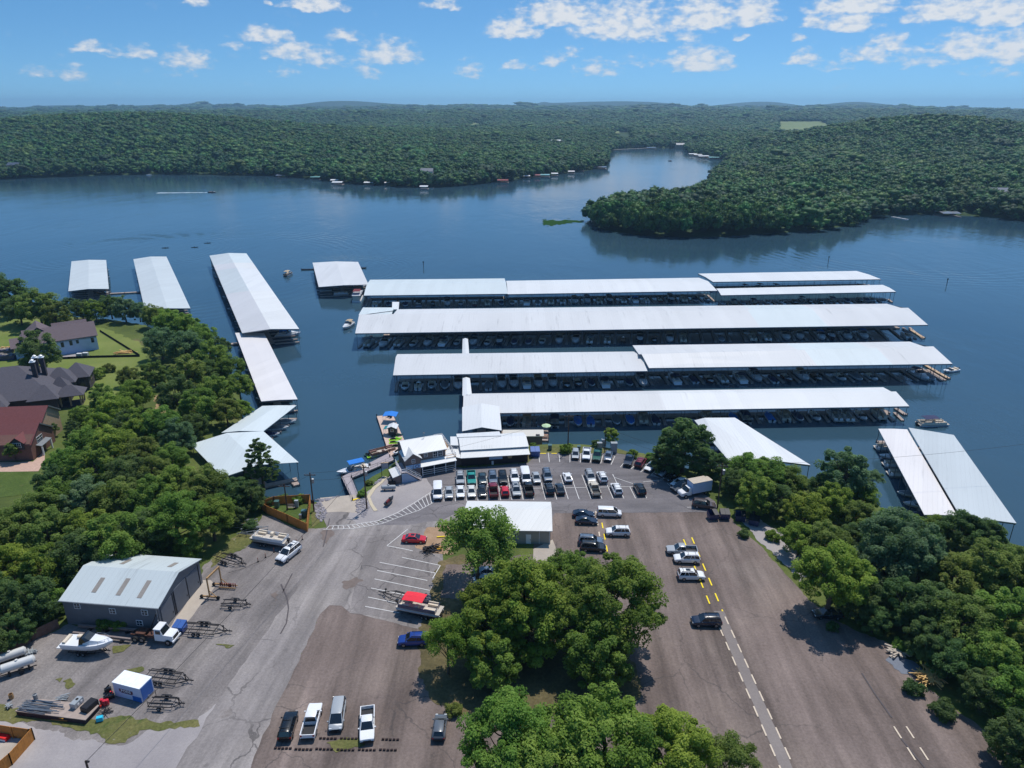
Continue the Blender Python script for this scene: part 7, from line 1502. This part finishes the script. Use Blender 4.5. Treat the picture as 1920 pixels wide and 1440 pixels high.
# ------------------------------------------------------------------ trees
def leaf_mat(name, c0, c1, c2, hue=.02, trans=.5):
    """c0 dark clump .. c2 light clump; per-clump tone from the 'tone' attribute, slight variation from tree to tree"""
    m = bpy.data.materials.new(name); m.use_nodes = True; kk = N(m.node_tree); kk.n.clear()
    o = kk.new('ShaderNodeOutputMaterial'); at_ = kk.new('ShaderNodeAttribute', attribute_name='tone')
    oi = kk.new('ShaderNodeObjectInfo')
    c = kk.ramp(at_.outputs['Fac'], [(.0, c0), (.5, c1), (1.0, c2)])
    v = kk.math('MULTIPLY_ADD', oi.outputs['Random'], .6 if name.startswith('leaf_far') else .34, .70 if name.startswith('leaf_far') else .88); h = kk.math('MULTIPLY_ADD', kk.math('FRACT', kk.math('MULTIPLY', oi.outputs['Random'], 7.31)), hue*2, .5-hue)
    ps = kk.new('ShaderNodeNewGeometry').outputs['Position']; fa = name.startswith('leaf_far'); v = kk.math('MULTIPLY', v, kk.math('MULTIPLY_ADD', kk.noise(ps, .006, 4, .6), 1.2 if fa else .3, .44 if fa else .9)); h = kk.math('ADD', h, kk.math('MULTIPLY', kk.math('SUBTRACT', kk.noise(ps, .011, 3), .5), .05 if fa else .02))
    hs_ = kk.new('ShaderNodeHueSaturation', i={'Hue': h, 'Saturation': 1.0, 'Value': v, 'Color': c})
    d = kk.new('ShaderNodeBsdfPrincipled', i={'Base Color': hs_.outputs[0], 'Roughness': .62, 'Specular IOR Level': .22})
    t = kk.new('ShaderNodeBsdfTranslucent', i={'Color': kk.mix(.55 if not name.startswith('leaf_far') else .2, hs_.outputs[0], (.24,.40,.06))})
    mx = kk.new('ShaderNodeMixShader', i={0: trans, 1: d.outputs[0], 2: t.outputs[0]}); kk.l.new(mx.outputs[0], o.inputs[0]); return m
LEAF = {'l': leaf_mat('leaf_bright_green', (.070,.132,.020), (.160,.260,.040), (.255,.350,.068)), 'g': leaf_mat('leaf_green', (0.067,0.128,0.022), (0.159,0.262,0.044), (0.262,0.366,0.073)), 'y': leaf_mat('leaf_yellow_green', (0.090,0.144,0.017), (0.200,0.282,0.038), (0.305,0.385,0.067)),
 'd': leaf_mat('leaf_dark', (0.035,0.070,0.025), (0.085,0.145,0.048), (0.147,0.222,0.073)), 'o': leaf_mat('leaf_olive', (0.080,0.112,0.023), (0.160,0.212,0.046), (0.240,0.295,0.076)),
 'b': leaf_mat('leaf_blue_green', (0.051,0.101,0.053), (0.120,0.205,0.106), (0.196,0.293,0.149)), 'f': leaf_mat('leaf_far', (.020,.064,.020), (.046,.122,.032), (.088,.188,.046), .035, .22)}
M_BARK = mat('bark', rgb(92,78,66), .95, 0, .25, 3)
def crown_np(seed, R, Rz, zc, ncl, nleaf, ls, crad=(.24,.40), zmin=-.45, cone=0.0, shell=(.5,1.0), flat=.75, up=.85):
    g = np.random.default_rng(seed); cs = []
    while len(cs) < ncl:
        d = g.normal(size=3); d /= np.linalg.norm(d)
        if d[2] < zmin: continue
        rad = g.uniform(*shell)**.8
        p = d*rad*np.array([R, R, Rz])
        if cone: 
            t = (p[2]/Rz+1)/2; p[:2] *= max(.08, (1-t*cone)*1.25)
        cs.append((p, R*g.uniform(*crad)*(1-.5*cone*((p[2]/Rz+1)/2)), g.random()))
    per = nleaf//ncl; V = []; T = []
    for p, r, tn in cs:
        d = g.normal(size=(per, 3)); d[:, 2] += .35; d /= np.linalg.norm(d, axis=1)[:, None]
        pos = p+d*r*np.array([1, 1, flat])*g.uniform(.55, 1.05, size=(per, 1))
        nrm = d*.8+g.normal(size=(per, 3))*.55+np.array([0, 0, up]); nrm /= np.linalg.norm(nrm, axis=1)[:, None]
        a = np.cross(nrm, g.normal(size=(per, 3))); a /= np.linalg.norm(a, axis=1)[:, None]; b = np.cross(nrm, a)
        s = ls*g.uniform(.6, 1.35, size=(per, 1)); pos = pos+np.array([0, 0, zc])
        q = np.stack([pos-a*s*.75, pos-b*s*.45+nrm*s*.12, pos+a*s*.75, pos+b*s*.45+nrm*s*.12], 1)
        V.append(q.reshape(-1, 3)); T.append(np.clip(tn*.75+g.normal(size=per)*.16+.12, 0, 1))
    return np.concatenate(V), np.concatenate(T), cs
def crown_mesh(name, *a, mat_=None, **kw):
    V, T, cs = crown_np(*a, **kw); n = len(V)//4; q = np.arange(n*4).reshape(n, 4)
    o = np_mesh(name, V, q, mat_ or LEAF['g'], False); me = o.data; bpy.data.objects.remove(o)
    at_ = me.attributes.new('tone', 'FLOAT', 'FACE'); at_.data.foreach_set('value', T.astype(np.float32)); return me, cs
def trunk_mesh(name, H, r0, cs, zc, nl=9, seed=1, lean=0):
    mb = MB(); rr = random.Random(seed); pts = [Vector((0,0,-.4)), Vector((rr.uniform(-.2,.2), rr.uniform(-.2,.2), H*.3)), Vector((rr.uniform(-.4,.4)+lean, rr.uniform(-.4,.4), H*.6)), Vector((lean*1.4, rr.uniform(-.3,.3), H*.86))]
    rad = [r0*1.15, r0*.8, r0*.5, r0*.15]; n = 8
    for i in range(3): mb.cyl(pts[i], pts[i+1], rad[i], rad[i+1], n, False)
    for i, (p, r, t) in enumerate(cs[:nl]):
        t0 = rr.uniform(.25,.75); k_ = t0*3; b = pts[int(k_)].lerp(pts[int(k_)+1], k_-int(k_)); e = Vector((p[0],p[1],p[2]+zc)); m_ = b.lerp(e,.5)+Vector((0,0,-.4))
        mb.cyl(b, m_, r0*.34, r0*.22, 6, False); mb.cyl(m_, e, r0*.22, r0*.06, 5, False)
    o = mb.build(name, M_BARK, None, True); me = o.data; bpy.data.objects.remove(o); return me
# unit trees about 14 m high (crown radius 6.5 m)
KIND = {}
def kind(n, seed, R, Rz, zc, ncl, nleaf, ls, H, r0, **kw):
    me, cs = crown_mesh('crown', seed, R, Rz, zc, ncl, nleaf, ls, **kw); KIND[n] = (me, trunk_mesh('trunk', H, r0, cs, zc, seed=seed), R, zc)
kind('a', 1, 6.4, 5.8, 7.4, 115, 24000, .33, 13, .42, crad=(.11,.29), zmin=-.85, shell=(.45,1.13)); kind('b', 2, 6.0, 6.6, 8.0, 120, 24000, .33, 14, .45, crad=(.11,.28), zmin=-.85, shell=(.45,1.13)); kind('c', 3, 6.8, 5.4, 7.0, 110, 23000, .33, 12, .40, crad=(.10,.28), zmin=-.8, shell=(.45,1.14))
kind('w', 4, 6.6, 5.6, 8.4, 75, 13000, .31, 14, .34, crad=(.16,.28), shell=(.35,1.0)); kind('p', 5, 5.8, 5.8, 6.2, 110, 17000, .38, 11.5, .45, cone=.35, crad=(.15,.27), zmin=-.95)
kind('cedar', 6, 5.0, 7.4, 8.2, 150, 15000, .30, 15.5, .36, cone=.62, crad=(.10,.20), flat=.4, zmin=-.9); kind('big', 7, 6.6, 5.6, 8.8, 180, 40000, .26, 14, .5, crad=(.07,.26), shell=(.45,1.12)); kind('big2', 8, 6.4, 6.0, 9.0, 175, 39000, .26, 15, .5, crad=(.07,.27), shell=(.45,1.12))
kind('young', 9, 6.0, 7.0, 8.4, 40, 3600, .7, 15, .3, crad=(.22,.34)); kind('bush', 10, 6.5, 4.2, 4.0, 40, 4200, .72, 6, .2, zmin=-.8)
def tree(kd, tone, x, y, s, label, group=None, rz=0.0, name='broadleaf_tree', cat='tree', zs=1.0, z=0.0):
    me, tm, R, zc = KIND[kd]
    r = thing(name, label, cat, (x, y, z), rz, group); r.scale = (s, s, s*zs)
    c = sub('crown', me, r)
    if LEAF[tone] is not me.materials[0]: c.material_slots[0].link = 'OBJECT'; c.material_slots[0].material = LEAF[tone]
    sub('trunk', tm, r); return r
rt = random.Random(11)
def ptree(cx, cy, wpx, tone, label, group=None, kd=None, name='broadleaf_tree', zs=1.0, hmax=None):
    """crown centre and crown width in photo px"""
    kd = kd or rt.choice('abc'); me, tm, R, zc = KIND[kd]; s = 1.0
    for _ in range(4):
        p = G(cx, cy, zc*s*zs); s = wpx*depth(p)/F/(2*R*1.12)
    p = G(cx, cy, zc*s*zs); return tree(kd, tone, p.x, p.y, s, label, group, rt.uniform(0, 6.28), name, 'tree', zs)
# --- named, easily told trees
T1 = [(893,1015,168,'g','willowy loose tree leaning over the white storage building','w'),(1150,1128,196,'l','big bright green tree overhanging the main lot, largest of the middle clump','big'),(985,1120,170,'y','broad yellow-green tree in the middle of the central clump','big2'),(1065,1085,122,'l','tree at the top of the central clump by the dark suv','big'),
 (838,1205,105,'y','slim yellow-green tree at the west edge of the central clump, beside the deep blue suv','w'),(920,1180,130,'y','tree behind the slim western one in the central clump','b'),(990,1172,134,'y','yellowish shaded tree at the heart of the central clump','b'),(922,1236,104,'g','mid green tree on the south west of the central clump, above the grey hatchback','b'),(1078,1170,128,'l','bright tree filling the gap between the largest tree and the yellow-green one','big2'),(1122,1222,132,'g','ivy-clad tree at the south east of the central clump','b'),(905,1125,90,'y','small yellowish crown on the north west of the central clump','c'),
 (955,1392,190,'l','tree cut by the bottom edge, left of two','big2'),(1130,1396,230,'l','tree cut by the bottom edge with the widest bright crown','big'),(1260,1412,170,'y','tree cut by the bottom edge, third from left','big2'),(1370,1432,120,'o','olive tree at the bottom edge nearest the white dashes','w'),(1040,1450,200,'g','tree mostly below the bottom edge between two bright crowns','big'),
 (1283,835,118,'d','tall dark pine at the car park end of the east dock','p'),(1330,872,70,'d','dark pine leaning beside the tall one','p'),(1250,862,62,'d','lower dark pine on the water side of the tall one','p'),(1146,818,30,'y','small bright green tree on the grass bank between cabinets','young'),(488,868,78,'d','tall sparse cedar beside the kite-shaped dock roof','cedar'),(70,660,78,'d','dark olive tree in front of the unfinished house','b'),
 (98,805,24,'d','slender young tree beside the red roofed house','young'),(25,846,34,'o','small brownish tree before the red roofed house','young'),(138,812,46,'d','dark conifer behind the red roofed house lawn','cedar'),(178,582,44,'y','bright yellow-green tree at the water edge behind the unfinished house','a'),(72,577,82,'o','broad olive tree behind the roof peak of the unfinished house','c'),
 (318,606,62,'y','bright yellow-green tree under the second west dock roof','a'),(1585,890,98,'b','tall blue-green tree standing out against the water on the east bank','b'),(1690,1020,150,'b','huge dusty blue-green crown in the middle of the east woods','big'),(1562,1082,140,'y','big yellow-green tree jutting over the main lot from the east woods','big2'),(1638,898,42,'b','leaning branchy tree over the water by the narrow east dock','w'),
 (240,705,44,'o','rusty olive tree on the slope below the mansion','c'),(1118,832,20,'d','dark bush beside the small bright tree on the bank','bush'),(395,968,90,'l','bright green tree nearest the trailers at the edge of the west wood','big'),(330,975,115,'l','full round green tree right behind the grey warehouse','big2')]
for x, y, w_, tn, lb, kd in T1: ptree(x, y, w_, tn, lb, None, kd, {'p':'pine_tree','cedar':'cedar_tree','bush':'shrub','young':'young_tree'}.get(kd,'broadleaf_tree'), 1.25 if (tn, kd) in (('y','w'),) else 1.0)
# --- woods: trees that nothing tells apart share their label
TONE = {'g':'mid green','y':'yellow-green','d':'dark green','o':'olive green','b':'blue-green'}
def wood(L, where, grp):
    for x, y, w_, tn in L: ptree(x, y, w_, tn, f'{TONE[tn]} broadleaf tree {where}', f'{TONE[tn]} {grp}')
wood([(8,552,88,'d'),(34,580,60,'d'),(104,592,50,'o'),(128,572,34,'b'),(152,580,42,'d'),(206,574,46,'d'),(232,578,44,'b'),(260,584,38,'b'),(288,592,46,'o'),(344,612,58,'y'),(378,630,56,'g')], 'along the water north of the houses', 'trees along the north west shore')
wood([(300,642,66,'b'),(346,652,72,'b'),(396,672,66,'g'),(352,702,70,'o'),(330,742,74,'d'),(432,690,56,'g'),(448,724,56,'g'),(404,732,66,'g'),(372,764,70,'g'),(424,772,62,'o'),(452,768,44,'y'),(386,700,60,'d'),(288,700,50,'o'),(410,650,44,'d')], 'on the bank beside the pinkish dock roof', 'trees beside the pinkish dock')
wood([(300,800,80,'g'),(252,742,72,'y'),(214,772,74,'y'),(190,745,50,'g'),(186,800,64,'y'),(160,832,66,'g'),(214,838,84,'y'),(262,800,70,'y'),(262,850,76,'o'),(332,818,66,'b'),(322,862,66,'g'),(284,886,76,'o'),(236,890,84,'d'),(176,880,84,'g'),(122,872,70,'g'),(96,905,64,'d'),(360,800,54,'d'),(150,778,40,'g'),(236,800,60,'d')], 'on the slope between the red roofed house and the kite-shaped dock', 'trees on the slope below the houses')
wood([(70,962,96,'o'),(112,936,84,'g'),(164,934,96,'b'),(222,938,96,'o'),(280,936,84,'g'),(334,908,84,'g'),(392,912,84,'o'),(440,924,70,'d'),(470,930,54,'d'),(24,990,100,'o'),(92,1006,96,'o'),(152,994,96,'y'),(212,1002,96,'g'),(270,992,92,'g'),(372,930,70,'o'),(440,968,46,'d'),(18,1062,104,'y'),(84,1066,86,'y'),(146,1056,84,'d'),(196,1050,66,'d'),(246,1034,62,'d'),(300,1020,60,'d'),(64,1124,90,'d'),(8,1134,88,'d'),(102,1128,52,'g'),(26,1180,64,'d'),(80,1162,40,'d'),(352,1024,56,'g'),(-40,1010,110,'o'),(-50,1110,110,'d'),(-40,1210,90,'d'),(420,950,60,'g')], 'in the thick wood behind the grey warehouse', 'trees behind the warehouse')
wood([(152,1042,108,'d'),(212,1022,114,'g'),(272,1008,104,'d')], 'leaning over the back of the grey warehouse roof', 'trees over the warehouse roof')
wood([(1402,884,84,'g'),(1444,892,76,'g'),(1482,902,70,'o'),(1380,905,60,'d'),(1420,925,76,'g'),(1460,938,74,'d'),(1512,962,84,'y'),(1562,942,72,'y'),(1620,930,58,'g'),(1612,972,76,'o'),(1540,915,60,'d'),(1500,1012,76,'y'),(1552,1018,84,'o'),(1600,1008,66,'d'),(1660,990,66,'y'),(1528,1040,60,'o')], 'in the east woods between dumpsters and narrow dock', 'trees in the east woods above the lot')
wood([(1648,1068,110,'b'),(1732,1040,92,'b'),(1802,994,90,'d'),(1850,1004,76,'d'),(1756,990,60,'g'),(1714,985,50,'g'),(1602,1116,104,'d'),(1786,1082,110,'o'),(1852,1068,104,'o'),(1902,1064,96,'o'),(1742,1142,110,'d'),(1806,1170,124,'o'),(1880,1158,116,'g'),(1694,1128,92,'d'),(1858,1232,116,'g'),(1786,1236,96,'d'),(1902,1300,116,'g'),(1846,1296,84,'d'),(1906,1388,100,'d'),(1944,1204,110,'o'),(1966,1340,120,'g'),(1980,1120,110,'o'),(1960,1050,90,'g'),(1640,1160,60,'d'),(1740,1200,80,'d'),(2010,1250,120,'d'),(1980,1440,120,'d')], 'deep in the east woods below the silvery dock', 'trees in the lower east woods')
# shrubs and understorey
def shrub(x, y, w_, tn, lb): ptree(x, y, w_, tn, lb, None, 'bush', 'shrub')
for a_ in [(196,1170,34,'g','big leaved shrub against the warehouse wall, left'),(224,1172,30,'g','big leaved shrub against the warehouse wall, right'),(1062,841,28,'y','low bright bush on the lip of the grass bank'),(1185,851,24,'y','low bush at the water edge by the red suv'),(560,936,26,'y','light green bush behind the cedar fence'),(530,934,22,'g','mid green bush behind the cedar fence by the cedar'),(692,905,16,'o','yellowing bush at the water edge below the office'),(680,925,20,'g','green bush beside the gangway foot'),(1450,1005,30,'y','yellow bush by the shaded dumpsters'),(1220,858,26,'g','green bush at the water edge beneath the dark pine'),(850,1330,34,'o','low olive shrub at the foot of the central clump'),(1715,1290,40,'d','dark shrub behind the yellow lumber'),(1770,1330,50,'d','dark shrub at the edge of the lot, lower east woods'),(1690,1210,34,'g','green shrub by the pale rubble heap'),(1560,1175,26,'d','dark shrub by the car in the east woods shade'),(180,700,34,'g','round green shrub east of the mansion'),(205,690,26,'o','olive shrub on the mansion lawn edge'),(500,940,26,'d','dark shrub left of the cedar fence'),(470,985,30,'d','dark shrub at the edge of the trailers grass'),(1395,1000,24,'d','dark shrub by the gravel in dumpster shade'),(1000,835,14,'g','small bush at the store corner')]: shrub(*a_)

# ------------------------------------------------------------------ woods across the lake
import bmesh
def ico(sub_):
    bm = bmesh.new(); bmesh.ops.create_icosphere(bm, subdivisions=sub_, radius=1.0); bm.verts.ensure_lookup_table()
    v = np.array([x.co[:] for x in bm.verts]); f = np.array([[q.index for q in x.verts] for x in bm.faces]); bm.free(); return v, f
def lobed(name, seed, R, Rz, zc, nl, sub_, crad, nq=120, ls=1.1, rough=.16):
    """a crown of many small rounded boughs with loose leaf sprays over them"""
    g = np.random.default_rng(seed); bv, bf = ico(sub_); V = []; Fc = []; T = []; o = 0
    for _ in range(nl):
        d = g.normal(size=3); d /= np.linalg.norm(d)
        if d[2] < -.5: d[2] *= -.6
        p = d*g.uniform(.35, 1.0)**.7*np.array([R, R, Rz])*.8+np.array([0, 0, zc]); r = R*g.uniform(*crad); tn = g.random()
        v = bv*(1+g.normal(size=(len(bv), 1))*rough)*r*np.array([1, 1, .8])+p; V.append(v); Fc.append(bf+o); o += len(v); T.append(np.clip(tn+g.normal(size=len(bf))*.12, 0, 1))
        m_ = max(3, nq//nl); dd = g.normal(size=(m_, 3)); dd[:, 2] += .5; dd /= np.linalg.norm(dd, axis=1)[:, None]; c = p+dd*r*1.06; nn = dd+g.normal(size=(m_, 3))*.5; nn /= np.linalg.norm(nn, axis=1)[:, None]
        a_ = np.cross(nn, g.normal(size=(m_, 3))); a_ /= np.linalg.norm(a_, axis=1)[:, None]; b_ = np.cross(nn, a_); s_ = ls*g.uniform(.5, 1.2, size=(m_, 1))
        V.append(np.stack([c-a_*s_*.6, c+a_*s_*.6, c+b_*s_*.9], 1).reshape(-1, 3)); Fc.append(np.arange(m_*3).reshape(m_, 3)+o); o += m_*3; T.append(np.clip(tn+.1+g.normal(size=m_)*.2, 0, 1))
    ob = np_mesh(name, np.concatenate(V), np.concatenate(Fc), LEAF['f'], False); me = ob.data; bpy.data.objects.remove(ob)
    at_ = me.attributes.new('tone', 'FLOAT', 'FACE'); at_.data.foreach_set('value', np.concatenate(T).astype(np.float32)); return me
def small_crown(name, seed, n): return lobed(name, seed, 5.2, 5.0, 5.6, 16, 1, (.26,.44))
FAR = [small_crown('crown', 21+i, 560) for i in range(6)]
LEAF['fy'] = leaf_mat('leaf_far_yellow', (.036,.078,.016), (.074,.142,.028), (.122,.200,.045), .03, .2); LEAF['fd'] = leaf_mat('leaf_far_dark', (.014,.044,.020), (.030,.078,.030), (.054,.120,.044), .03, .2)
for i_, t_ in ((3,'fd'),(4,'f'),(5,'fy')): FAR[i_].materials[0] = LEAF[t_]
MIDC = [lobed('crown', 41+i, 5.2, 5.8, 6.2, 46, 1, (.14,.28), 1500, .75) for i in range(3)]
gen_ = np.random.default_rng(5)
pts = []
bands = [(430,900,6.6),(900,1400,6.6),(1400,2000,8.0),(2000,3000,11.4),(3000,4500,17),(4500,8000,36)]
for r0, r1, sp in bands:
    area = math.radians(88)*(r1*r1-r0*r0)/2; n = int(area/(sp*sp)*1.25)
    rr_ = np.sqrt(gen_.uniform(r0*r0, r1*r1, n)); aa = np.radians(gen_.uniform(-44, 44, n)); x, y = rr_*np.sin(aa), rr_*np.cos(aa)
    z, d = far_h(x, y); ok = d > 1.5
    for P in FIELDS: ok &= (sdist(x, y, P) < 4) & (sdist(x, y+np.where(P[:, 1].min() < 2300, 260, 120), P) < 0)
    for (fx, fr, fw) in [(796,870,14),(922,1950,20),(1042,1500,20),(1272,1560,22),(1905,640,14),(3,960,12),(1620,1850,20)]:
        c = RX(fx, fr); ok &= ~((np.abs(x-c.x) < fw*.7) & (y-c.y < 8) & (y-c.y > -22))
    cl = fbm(x, y, 260, 3, 20)
    ok &= ~((cl > .62) & (r0 > 1900))
    sc_ = max(sp*1.12, 7.6)/9.2*np.exp(gen_.normal(.05, .33, n))*(1+.3*fbm(x, y, 60, 2, 4))
    pts.append(np.stack([x, y, z, sc_, rr_, d], 1)[ok])
pts = np.concatenate(pts)
# individual trees: the nearest ones on the far shores, first rows by the water
nearm = (pts[:, 4] < 640) & (pts[:, 5] < 60)
cand = np.where(nearm)[0]; cand = cand[np.argsort(pts[cand, 4])][:150]
mask = np.zeros(len(pts), bool); mask[cand] = True
for i, (x, y, z, s, r_, d) in enumerate(pts[cand]):
    o = bpy.data.objects.new('broadleaf_tree', MIDC[i % 3]); COL.objects.link(o); o.location = (x, y, z-.5); o.rotation_euler = (0, 0, gen_.uniform(0, 6.28)); q = min(max(s, .72), 1.12)*1.32; o.scale = (q, q, q*gen_.uniform(.95, 1.2))
    if x > 0: tag(o, 'broadleaf tree in the front rows of the wooded point across the water', 'tree', 'trees on the wooded point')
    else: tag(o, 'broadleaf tree in the front rows of the far west shore', 'tree', 'trees on the far west shore')
rest = pts[~mask]
me = bpy.data.meshes.new('forest'); me.vertices.add(len(rest)); me.vertices.foreach_set('co', (rest[:, :3]-np.array([0,0,.5])).astype(np.float32).ravel())
q_ = rest[:, 3]*1.18; a_ = me.attributes.new('sc', 'FLOAT_VECTOR', 'POINT'); a_.data.foreach_set('vector', np.stack([q_, q_, np.minimum(q_, .95+.2*q_)*gen_.uniform(.9, 1.25, len(q_))], 1).astype(np.float32).ravel())
fo = bpy.data.objects.new('forest', me); COL.objects.link(fo); tag(fo, kind='stuff')
# three sample trees of the wood; the forest repeats their meshes
samples = []
for i, j in enumerate(np.argsort(rest[:, 4])[[200, 420, 700, 900, 1100, 1300]]):
    x, y, z, s, r_, d = rest[j]; o = bpy.data.objects.new('broadleaf_tree', FAR[i]); COL.objects.link(o); o.location = (x+3, y+4, z-.5); tag(o, 'broadleaf tree in the front rows of the wooded point across the water' if x > 0 else 'broadleaf tree in the front rows of the far west shore', 'tree', 'trees on the wooded point' if x > 0 else 'trees on the far west shore'); samples.append(o)
ng = bpy.data.node_groups.new('forest_scatter', 'GeometryNodeTree'); ng.is_modifier = True
ng.interface.new_socket('Geometry', in_out='INPUT', socket_type='NodeSocketGeometry'); ng.interface.new_socket('Geometry', in_out='OUTPUT', socket_type='NodeSocketGeometry')
gi, go_ = ng.nodes.new('NodeGroupInput'), ng.nodes.new('NodeGroupOutput'); iop = ng.nodes.new('GeometryNodeInstanceOnPoints'); jg = ng.nodes.new('GeometryNodeGeometryToInstance')
for o in [samples[j_] for j_ in (0,1,2,3,4,5,0,1,3,4,3,0,1,2,4,3)]:
    oi = ng.nodes.new('GeometryNodeObjectInfo'); oi.inputs['Object'].default_value = o; oi.inputs['As Instance'].default_value = False; ng.links.new(oi.outputs['Geometry'], jg.inputs[0])
na_ = ng.nodes.new('GeometryNodeInputNamedAttribute'); na_.data_type = 'FLOAT_VECTOR'; na_.inputs[0].default_value = 'sc'
rv = ng.nodes.new('FunctionNodeRandomValue'); rv.data_type = 'FLOAT_VECTOR'; rv.inputs[0].default_value = (0,0,0); rv.inputs[1].default_value = (0,0,6.28)
ri = ng.nodes.new('FunctionNodeRandomValue'); ri.data_type = 'INT'
for s_ in ri.inputs:
    if s_.name == 'Min' and s_.type == 'INT': s_.default_value = 0
    if s_.name == 'Max' and s_.type == 'INT': s_.default_value = 15
ri.inputs['Seed'].default_value = 3
iop.inputs['Pick Instance'].default_value = True
L_ = ng.links.new; L_(gi.outputs[0], iop.inputs['Points']); L_(jg.outputs[0], iop.inputs['Instance']); L_(rv.outputs[0], iop.inputs['Rotation'])
L_([s_ for s_ in na_.outputs if s_.enabled and s_.name == 'Attribute'][0], iop.inputs['Scale']); L_([s_ for s_ in ri.outputs if s_.enabled][0], iop.inputs['Instance Index']); L_(iop.outputs[0], go_.inputs[0])
md = fo.modifiers.new('scatter', 'NODES'); md.node_group = ng
print('far trees', len(rest))
# ------------------------------------------------------------------ summer haze
HAZE = 1.0e-4
hm = bpy.data.materials.new('haze_air'); hm.use_nodes = True; kk = N(hm.node_tree); kk.n.clear()
o_ = kk.new('ShaderNodeOutputMaterial'); pv = kk.new('ShaderNodeVolumePrincipled'); pv.inputs['Color'].default_value = (.42,.71,1.0,1); pv.inputs['Density'].default_value = HAZE; pv.inputs['Anisotropy'].default_value = .35
kk.l.new(pv.outputs[0], o_.inputs['Volume'])
mb = MB(); mb.box((0, 6500, 104.25), (30000, 13600, 221.5)); tag(mb.build('haze', hm), kind='stuff')
